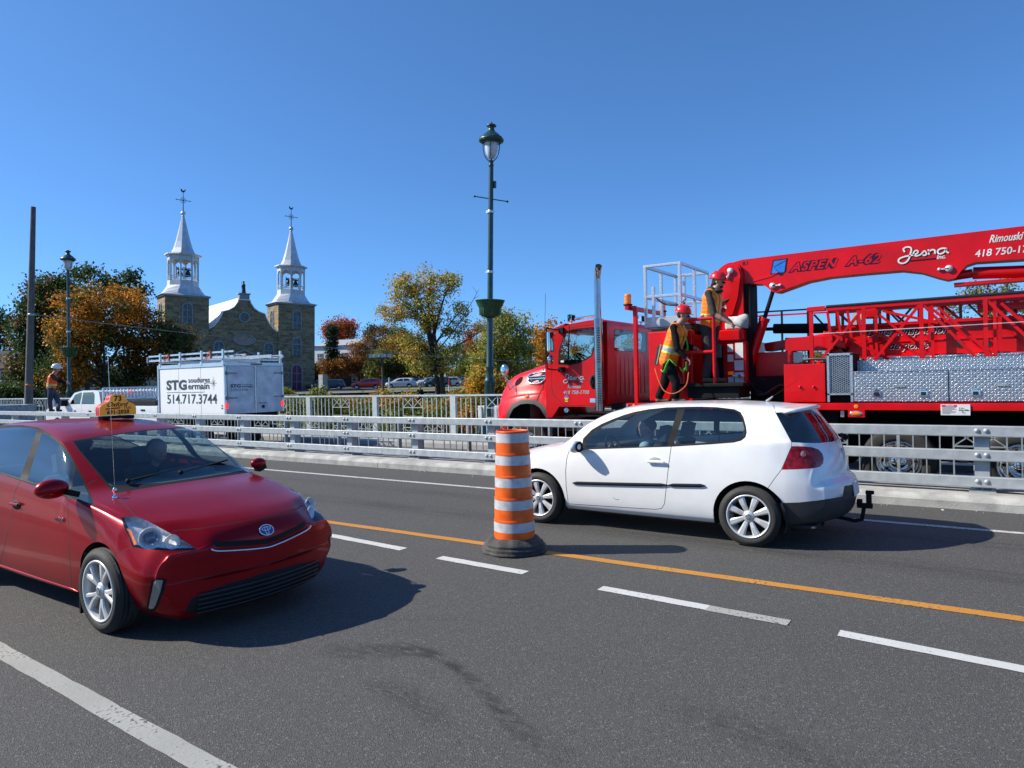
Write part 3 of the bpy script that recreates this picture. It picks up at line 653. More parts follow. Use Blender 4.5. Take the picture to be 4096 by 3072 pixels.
# door handle, mirror, rubbing strip
b = MB(mats=[M_white]); hy = -.885; b.box((1.57, -.898, .842), (.21, .026, .034)); b.build('handle', golf, bevel=.012, seg=3)
b = MB(mats=[pmat('recess_shade_grey', (.35, .35, .36), .5)]); b.sph((1.55, -.872, .85), (.08, .008, .042)); b.build('handle_shade', golf)  # no hollow here: a grey oval paints the shade behind the handle
def side_strip(pts, w, t, mat, name, root, bvh, ys=(-1, 1)):
    for sg in ys:
        b = MB(mats=[mat]); vs = []; P = spline([(x, z, 0) for x, z in pts], 6)
        for i, p in enumerate(P):
            ww = w if 0 < i < len(P) - 1 else w * .3
            for dz, o in ((-ww / 2, 0), (-ww / 2 * .7, t), (ww / 2 * .7, t), (ww / 2, 0)):
                h = onto(bvh, (p.x, sg * 2, p.y + dz), (0, -sg, 0)); y = h.y if h else sg * .87; vs.append((p.x, y + sg * o, p.y + dz))
        n = len(P); b.add(vs, [tuple((i * 4 + j, i * 4 + j + 1, (i + 1) * 4 + j + 1, (i + 1) * 4 + j)[::1 if sg < 0 else -1]) for i in range(n - 1) for j in range(3)], True); b.build(name, root)
side_strip([(.50, .535), (1.0, .556), (1.7, .588)], .038, .016, M_black, 'rubbing_strip', golf, gb)
side_strip([(1.71, .589), (2.12, .61)], .038, .016, M_black, 'rubbing_strip', golf, gb)
for sg in (-1, 1):
    b = MB(mats=[M_white]); b.sph((.60, sg * .985, .985), (.062, .105, .075), 18, 12); o = b.build('mirror', golf); b = MB(mats=[M_black]); b.beam((.60, sg * .86, .945), (.61, sg * .93, .95), .07, .035); b.lathe([(0, 0), (.06, 0)], 20, Matrix.Translation((.655, sg * .985, .985)) @ Matrix.Diagonal((1, 1.55, 1.1, 1)) @ Matrix.Rotation(rad(90), 4, 'Y')); link('mirror_base', b.mesh('mirror_base'), o)
# spoiler lip, aerial, hatch details
b = MB(mats=[M_white, M_black]); vs = []; n = 18
for i in range(n + 1):
    y = -.56 + 1.12 * i / n; bow = .16 * (abs(y) / .56)**2.2; xe = 3.115 - bow * .9; z0 = 1.443 - .03 * (abs(y) / .56)**2
    vs += [(xe - .20, y, z0 + .008), (xe - .05, y, z0 + .004), (xe, y, z0 - .012), (xe - .005, y, z0 - .03), (xe - .14, y, z0 - .055)]
b.add(vs, [(i * 5 + j, (i + 1) * 5 + j, (i + 1) * 5 + (j + 1) % 5, i * 5 + (j + 1) % 5) for i in range(n) for j in range(5)] + [(0, 1, 2, 3, 4), tuple(n * 5 + j for j in (4, 3, 2, 1, 0))], True); b.build('roof_spoiler', golf)
b = MB(mats=[M_galvd, M_black]); b.tube([(2.56, 0, 1.482), (2.63, 0, 1.54)], [.016, .006], 8); b.cur = 1; b.tube([(2.63, 0, 1.54), (2.90, 0, 1.72)], .0022, 6); b.build('roof_aerial', golf)
b = MB(mats=[M_alloy]); h = onto(gb, (5, 0, .93), (-1, 0, 0)) or Vector((3.36, 0, .93)); Mx = Matrix.Translation(h) @ Matrix.Rotation(rad(80), 4, 'Y'); b.M = Mx; b.lathe([(.045, 0), (.055, .006), (.055, .0)], 20); b.lathe([(0, .003), (.045, .003)], 20); b.M = None; b.build('rear_emblem', golf)
b = MB(mats=[pmat('plate_white', (.6, .62, .66), .4)]); b.box((3.468, 0, .56), (.01, .31, .15), Matrix.Rotation(rad(-8), 3, 'Y')); b.build('licence_plate', golf)
b = MB(mats=[M_black]); b.beam((3.33, .05, 1.13), (3.38, -.22, 1.075), .02, .014); b.sph((3.37, .08, 1.09), .03); b.build('rear_wiper', golf)
# inner lamp bodies behind the tail light
b = MB(mats=[pmat('lamp_reflector', (.5, .25, .25), .2, .5)]); 
for sg in (-1, 1): b.sph((3.07, sg * .70, .96), (.045, .05, .05), 14, 8)
b.build('lamp_bulb', golf)
b = MB(mats=[M_black]); b.tube([(3.15, 0, .25), (3.45, 0, .20), (3.52, 0, .22), (3.54, 0, .34)], .022, 8); b.box((3.55, 0, .37), (.15, .055, .05)); b.box((3.59, 0, .44), (.05, .06, .14)); b.box((3.50, 0, .41), (.05, .08, .05)); b.box((3.60, 0, .515), (.08, .055, .035)); b.tube([(3.1, -.02, .23), (3.2, -.45, .23)], .028, 8); b.build('tow_hitch', golf, bevel=.006)
# small dent mark low on the door
b = MB(mats=[M_galvd]); side_strip([(1.02, .40), (1.06, .375), (1.10, .38)], .008, .001, M_galvd, 'door_scratch', golf, gb, ys=(-1,))
# ---------------------------------------------------------------- red taxi
M_redmet = pmat('metallic_red_paint', (.30, .0015, .008), .30, .4, var=.05, coat=.24, scale=2, spec=.18)
TAXI = dict(
 ztop=[(-.95, .57), (-.948, .65), (-.925, .72), (-.87, .785), (-.75, .845), (-.55, .905), (-.2, .985), (.1, 1.03), (.2, 1.055), (.4, 1.165), (.65, 1.30), (.9, 1.415), (1.08, 1.48), (1.3, 1.53), (1.6, 1.562), (2.0, 1.572), (2.6, 1.56), (3.1, 1.51), (3.4, 1.40), (3.6, 1.15), (3.66, 1.0), (3.68, .8), (3.72, .7), (3.73, .6)],
 zf=[(-.95, .44), (-.945, .28), (-.915, .18), (-.86, .14), (-.6, .15), (0, .17), (2.8, .17), (3.3, .22), (3.65, .30), (3.72, .42), (3.73, .52)],
 k=[(-.95, .20), (-.80, .24), (-.5, .33), (.0, .32), (.3, .28), (.8, .18), (1.2, .09), (1.6, .02), (2.0, 0), (2.8, -.03), (3.3, -.12), (3.73, -.2)],
 wr=[(-.73, .66), (-.6, .76), (-.3, .79), (.0, .79), (.5, .81), (2.6, .82), (3.0, .78), (3.5, .66)], zr=[(-.6, .22), (0, .22), (3, .24), (3.5, .32)],
 wm=[(-.73, .82), (-.66, .86), (-.5, .88), (-.25, .885), (0, .88), (.5, .885), (2.6, .887), (3.0, .87), (3.3, .80), (3.53, .70)], zm=[(-.6, .50), (0, .60), (3.0, .65), (3.5, .6)],
 wb=[(-.73, .76), (-.62, .79), (-.35, .79), (-.1, .815), (.2, .835), (.5, .85), (1.8, .86), (2.6, .85), (3.1, .80), (3.4, .72), (3.53, .68)],
 zb=[(-.73, .62), (-.55, .71), (-.4, .80), (-.2, .90), (0, .955), (.3, 1.0), (.8, 1.04), (1.8, 1.11), (2.6, 1.13), (3.1, 1.12), (3.4, 1.0), (3.53, .8)],
 wt=[(-.73, .56), (-.45, .60), (-.2, .66), (.1, .715), (.45, .715), (.75, .68), (1.1, .63), (1.5, .595), (2.0, .585), (2.6, .575), (3.1, .57), (3.4, .6), (3.53, .6)],
 zt=[(-.73, .66), (-.6, .74), (-.4, .86), (-.15, .955), (.1, 1.025), (.35, 1.085), (.45, 1.115), (.7, 1.245), (.95, 1.36), (1.2, 1.435), (1.5, 1.475), (2.0, 1.50), (2.6, 1.49), (3.1, 1.43), (3.35, 1.25), (3.45, 1.05), (3.53, .85)])
TO = Vector((-5.46, 3.36, 0)); TS = .955
taxi = empty('taxi_car', TO, math.pi, label='dark red five-door taxi with a yellow roof sign in the near lane', cat='taxi', scale=TS)
TM = Matrix.Translation(TO) @ Matrix.Rotation(math.pi, 4, 'Z') @ Matrix.Scale(TS, 4)
bm = car_shell(TAXI, .887, ds=.028); C = Cutter(bm, TM)
Z1 = lambda p: zc(p, .7231, 0, 1500)
Z7 = lambda p: zc(p, .4821, 0, 1700)
for cx in (-.10, 2.68): C.cut([(cx + .372 * math.cos(rad(t)), .325 + .372 * math.sin(rad(t))) for t in range(-10, 191, 8)] + [(cx - .38, .03), (cx + .38, .03)], 'cut', 'side', ymin=.45)
C.cut(Z7([(-900, 300), (-700, 60), (-300, 5), (30, 2), (180, 0), (310, 18), (400, 62), (470, 112), (530, 172), (580, 238), (625, 312), (700, 460), (782, 640), (762, 668), (560, 606), (225, 480), (0, 408), (-400, 330)]), 'trim')
C.cut(Z7([(346, 66), (400, 90), (450, 122), (500, 166), (540, 210), (575, 265), (606, 330), (596, 440), (572, 582), (400, 520), (228, 458)]), 'glass_front')
C.cut(Z7([(627, 362), (690, 480), (764, 638), (752, 654), (588, 588), (604, 470)]), 'quarter')
C.cut(Z7([(40, 28), (160, 20), (280, 32), (306, 48), (240, 230), (165, 440), (0, 386), (-150, 345), (-260, 130), (-120, 50)]), 'glass_rear')
C.cut(Z7([(-280, 120), (-170, 340), (-420, 300), (-650, 120), (-400, 60), (-200, 40)]), 'glass_rear2')
C.cut(Z1([(400, 362), (560, 337), (800, 304), (1000, 289), (1108, 286), (1180, 322), (1280, 388), (1380, 465), (1442, 522), (1440, 530), (1200, 566), (900, 610), (650, 652), (615, 640), (520, 520), (440, 425)]), 'cowl', mirror=False, only=('body',))
C.cut(Z1([(408, 368), (560, 343), (800, 310), (1000, 295), (1104, 291), (1180, 328), (1280, 394), (1380, 470), (1425, 510), (1380, 521), (1150, 560), (900, 596), (610, 612), (520, 508), (440, 415)]), 'windscreen', mirror=False, only=('cowl',))
hl = [(668, 790), (700, 783), (762, 784), (800, 800), (870, 836), (960, 886), (1040, 931), (1094, 969), (1000, 973), (900, 971), (800, 963), (732, 951), (716, 900), (690, 850)]
C.cut(Z1(hl), 'headlight', only=('body',))
C.line(Z1([(635, 655), (690, 715), (740, 772), (762, 786)]), 2.6, only=('body',))
C.line(Z1([(955, 884), (960, 862), (1100, 850), (1300, 818), (1478, 786)]), 3.2, only=('body',))
C.line(Z1([(735, 952), (715, 957), (660, 982), (600, 1001)]), 2.6, only=('body',))
C.line(Z7([(762, 668), (640, 700), (566, 738)][0:0] or [(560, 606), (566, 740), (570, 900), (580, 1100), (600, 1400)]), 2.6, only=('body',))
C.line(Z7([(165, 462), (122, 560), (104, 700), (62, 900), (5, 1140), (-40, 1200)]), 2.6, only=('body',))
C.line(Z1([(485, 606), (505, 590), (538, 578)]), 2.4, only=('body',))
C.cut(Z7([(165, 462), (122, 560), (104, 700), (62, 900), (5, 1140), (-40, 1200), (300, 1290), (600, 1400), (580, 1100), (570, 900), (566, 740), (560, 606), (225, 480)]), 'door', only=('body',))
C.cut([(-.64, .21), (-.50, .16), (0, .145), (.50, .16), (.64, .21), (.60, .31), (.35, .36), (0, .375), (-.35, .36), (-.60, .31)], 'grille', 'front', mirror=False)
C.cut(Z1([(838, 1138), (868, 1122), (925, 1128), (905, 1200), (872, 1285), (855, 1306), (806, 1308), (822, 1225)]), 'grille2'); C.cut(Z1([(852, 1142), (872, 1133), (902, 1136), (888, 1195), (862, 1270), (848, 1292), (820, 1296), (835, 1220)]), 'fog')
C.cut([(.0, .598), (.42, .655), (.44, .70), (0, .640)], 'slot', 'front'); C.line([(-.66, .43), (-.4, .445), (0, .45), (.4, .445), (.66, .43)], .007, mode='front', mirror=False, only=('body',))
tm = dict(body=M_redmet, seam=M_seam, trim=M_black, door=M_redmet, glass_front=M_glass_t, quarter=M_glass_t, glass_rear=M_glass_t, glass_rear2=M_glass_d, cowl=M_black, windscreen=M_glass_w, headlight=M_lens, grille=M_seam, grille2=M_black, fog=pmat('fog_lamp_glass', (.35, .38, .42), .15, .6, coat=1), slot=M_seam)
C.finish(taxi, dict(body=('body', False), seam=('body', False), trim=('window_trim', True), door=('door', True), glass_front=('door_window', True), quarter=('quarter_window', True), glass_rear=('rear_side_window', True), glass_rear2=('cargo_window', True), cowl=('cowl', False), headlight=('headlight_lens', True), grille2=('fog_recess', True), fog=('fog_light', True), slot=('grille_slot', False)), tm)
tb = C.bvh
wt_ = wheel('wheel', .325, .205, .232, 5, M_alloy, 'double', 'ring'); put_wheels(taxi, wt_, (-.10, 2.68), .80, .325); liner(taxi, (-.10, 2.68), .865, .325, .374)
for y in (-.37, .37): seat(taxi, 1.2, y, .48, -1, pmat('grey_seat_cloth', (.09, .10, .11), .9))
b = MB(mats=[M_dark]); b.box((2.15, 0, .5), (.5, 1.25, .18)); b.box((2.45, 0, .82), (.14, 1.25, .6), Matrix.Rotation(rad(14), 3, 'Y')); b.build('rear_bench', taxi, bevel=.04)
b = MB(mats=[pmat('grey_dashboard', (.10, .115, .12), .7)]); b.box((.72, 0, .93), (.55, 1.4, .16)); b.box((.78, -.37, 1.03), (.30, .42, .09)); b.bb(.3, 3.3, -.72, .72, .22, .27); b.build('dashboard', taxi, bevel=.04)
steering(taxi, 1.02, -.37, 1.02)
# headlamp insides: bowl, projector, indicator
for sg in (-1, 1):
    mt = pmat('lamp_chrome', (.98, .99, 1.0), .35, .0, var=.15, scale=30)
    ctr = onto(tb, (-.46, sg * 2, .80), (0, -sg, 0)) or Vector((-.46, sg * .78, .8))
    b = MB(mats=[mt])
    for (u, v, r) in ((-.50, .80, .075), (-.63, .71, .05)):
        pu, pv = (835, 905) if r > .06 else (955, 925); dd = C.R @ (CF * FPX + CR * (pu * .7231 - 2048) - CU * (1500 + pv * .7231 - 1536)); c = tb.ray_cast(C.cam, dd.normalized())[0] or Vector((-.5, .7, .75)); c = Vector((c.x, c.y * sg, c.z)); d = Vector((-.85, sg * .35, .1)).normalized(); M = Matrix.Translation(c - d * .045) @ d.to_track_quat('Z', 'Y').to_matrix().to_4x4()
        b.M = M; b.lathe([(r * .35, -.03), (r * .8, -.005), (r, .025), (r * 1.08, .03), (r * 1.1, .02)], 24); b.M = None
        if r > .06:
            b2 = MB(mats=[pmat('projector_glass', (.10, .14, .22), .03, .2, coat=1)]); b2.M = M; b2.sph((0, 0, 0), (r * .62, r * .62, .03), 20, 10); b2.M = None; b2.build('projector', taxi)
    b.build('lamp_bowl', taxi)
    b = MB(mats=[mt]); q = []
    for (u, v) in ((668, 790), (762, 784), (870, 836), (960, 886), (1094, 969), (900, 971), (732, 951), (690, 850)):
        d = C.R @ (CF * FPX + CR * (u * .7231 - 2048) - CU * (1500 + v * .7231 - 1536)); h = tb.ray_cast(C.cam, d.normalized())[0]
        if h is None: h = Vector((-.5, .75, .8))
        q.append(Vector((h.x + .055, (h.y - .05) * sg * 1, h.z)) if sg > 0 else Vector((h.x + .055, -(h.y - .05), h.z)))
    cc = sum(q, Vector()) / len(q) + Vector((.05, -.04 * sg, 0)); b.add(q + [cc], [tuple((i, (i + 1) % len(q), len(q))[::1 if sg > 0 else -1]) for i in range(len(q))], False); b.build('lamp_housing', taxi)
    b = MB(mats=[M_amber]); q = []
    for (u, v) in ((692, 848), (722, 862), (752, 940), (735, 945), (716, 900)):
        d = C.R @ (CF * FPX + CR * (u * .7231 - 2048) - CU * (1500 + v * .7231 - 1536)); h = tb.ray_cast(C.cam, d.normalized())[0] or Vector((-.4, .8, .8)); q.append(Vector((h.x + .012, (h.y - .012) * sg, h.z)))
    b.add(q, [tuple(range(5))[::1 if sg > 0 else -1]]); b.build('turn_signal', taxi)
def drape(pts, r, mat, name, root, bvh, d=(1, 0, 0), off=.02, n=8, flat=False):
    P = [p for p in spline([Vector((-3, y, z)) for y, z in pts], 8)]; Q = []
    for p in P:
        h = onto(bvh, p, d)
        if h: Q.append(h - Vector(d) * off)
    b = MB(mats=[mat]); b.tube(Q, r, n); return b.build(name, root)
drape([(.47, .652), (.42, .628), (.25, .602), (.1, .583), (0, .575), (-.1, .583), (-.25, .602), (-.42, .628), (-.47, .652)], .008, M_chrome, 'chrome_strip', taxi, tb)
for z in (.185, .22, .255, .29, .325): drape([(.56, z), (.25, z), (0, z), (-.25, z), (-.56, z)], .007, pmat('grille_bar_grey', (.03, .03, .032), .3), 'grille_bar', taxi, tb)
# round emblem on the nose: blue disc, silver ovals
h = onto(tb, (-3, 0, .705), (1, 0, 0)); nrm = tb.ray_cast(Vector((-3, 0, .705)), Vector((1, 0, 0)))[1]; Em = Matrix.Translation(h + nrm * .006) @ nrm.to_track_quat('Z', 'Y').to_matrix().to_4x4()
if (Em.to_3x3() @ Vector((0, 1, 0))).z < 0: Em = Em @ Matrix.Rotation(math.pi, 4, 'Z')
b = MB(mats=[pmat('emblem_blue', (.03, .10, .35), .2, coat=1), M_chrome]); b.M = Em
b.add([(.062 * math.cos(t) , .045 * math.sin(t), .001) for t in np.linspace(0, 2 * math.pi, 28, endpoint=False)], [tuple(range(28))]); b.cur = 1
def oval(rx, ry, r, cy=0):
    b.tube([(rx * math.cos(t), cy + ry * math.sin(t), .004) for t in np.linspace(0, 2 * math.pi, 29)], r, 6, False)
oval(.062, .045, .0055); oval(.038, .014, .0045, .012); oval(.014, .034, .0045, -.004)
b.M = None; b.build('emblem', taxi)
# wipers, mirror, handles, aerial, door rib, mud flap
b = MB(mats=[M_black])
for (a, q) in (((.30, .45, 1.085), (.40, -.18, 1.145)), ((.30, -.02, 1.10), (.46, -.60, 1.145))): b.beam(a, q, .018, .014); b.sph(a, .022)
b.build('wiper', taxi)
for sg in (-1, 1):
    b = MB(mats=[M_redmet]); b.sph((.39 if sg > 0 else .33, sg * (1.0 if sg > 0 else .86), 1.09), (.075, .125, .078) if sg > 0 else (.05, .085, .055), 22, 14); o = b.build('mirror', taxi); b = MB(mats=[M_black]); b.beam((.33, sg * .84, 1.03), (.33, sg * .92, 1.06), .09, .045); link('mirror_base', b.mesh('mirror_base'), o)
for sg, xs in ((1, (1.36, 2.3)), (-1, (1.36, 2.3))):
    for x in xs:
        b = MB(mats=[M_seam]); y = sg * .886; b.sph((x, y - sg * .004, .865), (.09, .012, .042), 16, 8); o = b.build('handle_shade', taxi); b = MB(mats=[M_redmet]); b.box((x, y + sg * .018, .875), (.17, .018, .026)); ob = b.build('handle', taxi, bevel=.008)  # black oval paints the shade of a hollow behind each handle
side_strip([(.42, .215), (1.0, .222), (1.7, .235), (2.35, .24)], .045, .012, M_redmet, 'sill_rib', taxi, tb)
b = MB(mats=[M_black])
for sg in (-1, 1): b.bb(.275, .295, sg * .70, sg * .86, .08, .30)
b.build('mud_flap', taxi)
b = MB(mats=[M_chrome]); h = onto(tb, (.10, .66, 3), (0, 0, -1)) or Vector((.1, .66, 1.02)); b.lathe([(.02, 0), (.02, .012), (.008, .02), (.008, .05), (.02, .055), (.016, .075), (.004, .085)], 12, Matrix.Translation(h)); b.tube([h + Vector((0, 0, .08)), h + Vector((0.02, 0.02, 1.22))], .0014, 5); b.build('whip_aerial', taxi)
t_ = text('badge', 'HYBRID', frame(Vector((.62, .889, .80)), (-1, 0, 0), (0, 0, 1)), .045, M_chrome, taxi, bold=.001, ext=.002)
# roof sign (stands on the roof): yellow lobed box with red sides
sg_o = TM @ Vector((1.62, -.12, 1.563)); sign = empty('taxi_roof_sign', sg_o, rad(0), label='yellow lobed taxi roof sign with red sides reading 73 and 691-2020', cat='roof sign', scale=.72)
def lobed(s=1): 
    h = spline([(-.235, .0, 0), (-.237, .09, 0), (-.215, .135, 0), (-.14, .175, 0), (-.112, .20, 0), (-.10, .245, 0), (-.06, .275, 0), (0, .28, 0), (.06, .275, 0), (.10, .245, 0), (.112, .20, 0), (.14, .175, 0), (.215, .135, 0), (.237, .09, 0), (.235, .0, 0)], 4); return [(p.x * s, p.y * s) for p in h]
M_sy = pmat('sign_yellow', (.95, .42, .02), .4, var=.05, coat=.2, emis=.10); M_sr = pmat('sign_red', (.62, .02, .05), .35)  # brightened yellow and slight glow stand in for sun shining through the sign
M_ink = pmat('dark_ink', (.06, .02, .01), .6); M_rink = pmat('red_ink', (.55, .03, .01), .5)
# faces look along the car (towards +X world)
F = frame((0, 0, .055), (0, 1, 0), (0, 0, 1))
b = MB(mats=[M_sr]); b.prism(lobed(), .10, F @ Matrix.Translation((0, 0, -.05))); b.build('sign_case', sign)
for z0 in (.048, -.056):
    b = MB(mats=[M_sy]); b.prism(lobed(1.012), .008, F @ Matrix.Translation((0, 0, z0))); b.build('sign_face', sign)
Ft = F @ Matrix.Translation((0, 0, .0572))
text('lettering', '73', Ft @ Matrix.Translation((0, .195, 0)), .095, M_ink, sign, align='CENTER', bold=.004, spacing=1.1)
text('lettering', 'Oxford', Ft @ Matrix.Translation((-.02, .118, 0)), .085, M_ink, sign, align='CENTER', shear=.5, xs=1.05, bold=.002)
text('lettering', 'TAXI', Ft @ Matrix.Translation((.12, .080, 0)), .045, M_rink, sign, align='CENTER', bold=.001)
text('lettering', '691-2020', Ft @ Matrix.Translation((0, .020, 0)), .07, M_ink, sign, align='CENTER', bold=.0035, spacing=1.1)
b = MB(mats=[M_rink]); b.M = Ft; b.add([(-.165, .078, 0), (.03, .088, 0), (.03, .107, 0), (-.165, .097, 0)], [(0, 1, 2, 3)]); b.M = None; b.build('red_bar', sign)
b = MB(mats=[M_black]); b.box((0, 0, .03), (.14, .42, .035)); b.box((0, -.16, .008), (.16, .08, .016)); b.box((0, .16, .008), (.16, .08, .016)); b.build('sign_base', sign, bevel=.006)
b = MB(mats=[M_black]); b.tube([(-.02, .2, .03), (-.2, .35, .006), (-.5, .45, -.0), (-1.0, .5, -.03)], .006, 6); b.build('cable', sign)
# ---------------------------------------------------------------- traffic barrel
br = empty('traffic_barrel', (-4.075, 6.05, 0), label='orange and white striped traffic barrel in a black rubber base on the yellow line', cat='traffic barrel')
M_org = pmat('barrel_orange', (.95, .13, .008), .45, var=.12, scale=11, detail=8); M_refl = pmat('reflective_white', (.60, .61, .63), .35, col2=(.44, .45, .47), scale=14, detail=8, bump=.05, bscale=150)
rb = .216; rt = .170; H = 1.15; sec = 5; bz = .10
for i in range(sec):
    h = H / sec; z0 = bz + i * h; r0 = rb - .0095 * i; r1 = r0 - .0035; zm_ = z0 + h * .53
    b = MB(mats=[M_org]); b.lathe([(r0, z0 + .012), (r0 + (r1 - r0) * .53, zm_)], 56); b.lathe([(r0, z0 + .012), (r0 + .005, z0 + .009)], 56, smooth=False); b.lathe([(r0 + .005, z0 + .009), (r0 + .005, z0)], 56); b.lathe([(r1, z0 + h - .012), (r1 + .003, z0 + h - .008), (r1 + .001, z0 + h)], 56); b.lathe([(r1 + .001, z0 + h), (r1 - .012, z0 + h + .001)], 56, smooth=False); b.build('orange_band', br)
    b = MB(mats=[M_refl]); b.lathe([(r0 + (r1 - r0) * .53 + .0008, zm_), (r1 + .0008, z0 + h - .012)], 56); b.build('white_band', br)
b = MB(mats=[M_org]); b.lathe([(rt + .002, bz + H - .004), (rt + .006, bz + H + .004), (rt + .002, bz + H + .012), (rt - .012, bz + H + .012), (rt - .014, bz + H), (rt - .02, bz + H - .25)], 48); b.lathe([(rt - .02, bz + H - .06), (.0, bz + H - .06)], 32); b.build('barrel_rim', br)
b = MB(mats=[pmat('rubber_base', (.075, .072, .068), .85, col2=(.035, .034, .033), scale=9, bump=.5, bscale=25)])
b.lathe([(.215, .155), (.245, .15), (.275, .115), (.300, .10), (.307, .085), (.295, .075), (.322, .065), (.332, .05), (.322, .035), (.335, .028), (.345, .012), (.33, 0), (.2, 0)], 56); b.build('rubber_base', br)
for o in br.children:
    if o.name.startswith('rubber'): 
        for v in o.data.vertices:
            a = math.atan2(v.co.y, v.co.x); k = 1 + .022 * math.sin(5 * a + 1) + .015 * math.sin(11 * a); v.co.x *= k; v.co.y *= k; v.co.z += .006 * math.sin(4 * a) * (v.co.z > .01)
# ================================================================ bridge inspection truck
TL = Vector((-4.0, 13.25, -.10))
tr = empty('crane_truck', TL, label='red bridge inspection crane truck with chrome exhaust stack and folded lattice walkway', cat='truck')
TI = Matrix.Translation(-TL)
def TB(*mats): b = MB(mats=list(mats)); b.M = TI; return b
def XZs(Y, lift=0): return TI @ frame((0, Y - lift, 0), (1, 0, 0), (0, 0, 1))   # (a,b)->(X,z) facing the road
def YZs(X, lift=0): return TI @ frame((X + lift, 0, 0), (0, 1, 0), (0, 0, 1))   # (a,b)->(Y,z) facing +X
M_steel = pmat('dark_chassis_steel', (.010, .010, .011), .8, bump=.1, spec=.2)
M_decal = pmat('white_decal', (.72, .72, .72), .5); M_shadow = pmat('dark_outline', (.03, .003, .008), .6, spec=.2); M_silver = pmat('silver_letter', (.55, .55, .56), .35, .3)
M_hose = pmat('black_hose', (.015, .015, .016), .45)
# --- cab and hood
NX = -7.78
CABH = dict(
 ztop=[(-.76, 1.02), (-.755, 1.3), (-.74, 1.55), (-.70, 1.72), (-.62, 1.83), (-.5, 1.93), (-.1, 2.08), (.3, 2.18), (.55, 2.21)],
 zf=[(-.76, .92), (-.755, .75), (-.70, .68), (0, .66), (.55, .66)], k=[(-.76, .10), (0, .06), (.55, .04)],
 wr=[(-.7, 1.0), (0, 1.08), (.6, 1.10)], zr=[(-.7, .72), (.6, .72)], wm=[(-.66, .90), (-.55, 1.02), (-.3, 1.12), (.2, 1.15), (.45, 1.15), (.6, 1.12)], zm=[(-.7, 1.0), (.6, 1.15)],
 wb=[(-.66, .86), (-.5, .95), (-.2, 1.05), (.15, 1.08), (.35, 1.05), (.5, .98), (.6, .97)], zb=[(-.66, 1.25), (-.5, 1.36), (-.2, 1.44), (.1, 1.47), (.35, 1.50), (.6, 1.6)],
 wt=[(-.66, .64), (-.4, .72), (0, .80), (.35, .86), (.6, .92)], zt=[(-.66, 1.55), (-.5, 1.78), (-.2, 1.92), (.2, 2.02), (.4, 2.04), (.6, 2.05)])
for k_ in CABH:
    CABH[k_] = [(x - .20 if x <= -.6 else (x - .20 * (-.1 - x) / .5 if x < -.1 else x), v) for x, v in CABH[k_]]
hm_ = car_shell(CABH, 1.15, ds=.03); HM = Matrix.Translation((NX, 13.25, 0)); HC = Cutter(hm_, HM)
ZA = lambda p: zc(p, .2893, 1960, 1220)
archo = [(-.62, .5), (-.60, .85), (-.54, 1.10), (-.42, 1.28), (-.22, 1.365), (0, 1.385), (.2, 1.37), (.36, 1.30), (.48, 1.15), (.60, .95), (.66, .5)]
archi = [(-.53, .5), (-.51, .85), (-.46, 1.03), (-.36, 1.19), (-.18, 1.285), (0, 1.30), (.18, 1.285), (.32, 1.21), (.43, 1.06), (.53, .88), (.57, .5)]
HC.cut(archo, 'flare', 'side', ymin=.7); HC.cut(archi, 'cut', 'side', ymin=.5)
HC.cut([(.42, 2.3), (.46, 1.98), (.6, 1.98), (.6, 2.3)], 'cowlp', 'side', only=('body',))
HC.line(ZA([(742, 880), (740, 1000), (735, 1160), (700, 1200), (665, 1290), (640, 1360)]), 5, only=('body',))
HC.cut([(-.45, .80), (.45, .80), (.5, 1.55), (-.5, 1.55)], 'grille', 'front', mirror=False)
hood_parts = HC.finish(tr, dict(body=('hood', False), seam=('hood', False), flare=('fender_flare', True), cowlp=('cowl', False), grille=('grille', False)), dict(body=M_red, seam=M_seam, flare=pmat('grey_flare', (.045, .045, .045), .6), cowlp=M_black, grille=M_seam))
for l in hood_parts.values():
    for o in l: o.location = Vector((NX, 13.25, 0)) - TL
hb = HC.bvh
# cab shell: side profile prism, bevelled, windows cut through
prof = [(-7.30, 1.02), (-7.31, 2.05), (-7.20, 2.30), (-7.06, 2.70), (-6.98, 2.80), (-6.70, 2.885), (-6.3, 2.925), (-5.98, 2.93), (-5.90, 2.86), (-5.92, 1.24), (-7.0, 1.24), (-7.17, 1.02)]
b = MB(); b.M = Matrix.Translation((0, 14.38, 0)); b.prism([(x, z) for x, z in prof], 2.28, frame((0, 0, 0), (1, 0, 0), (0, 0, 1))); o = b.build('tmp', mat=M_red, bevel=.05, seg=4)
me = bpy.data.meshes.new_from_object(o.evaluated_get(bpy.context.evaluated_depsgraph_get())); bpy.data.objects.remove(o)
bmc = bmesh.new(); bmc.from_mesh(me); bmesh.ops.recalc_face_normals(bmc, faces=bmc.faces); CC = Cutter(bmc, Matrix.Identity(4))
CC.view_side = True
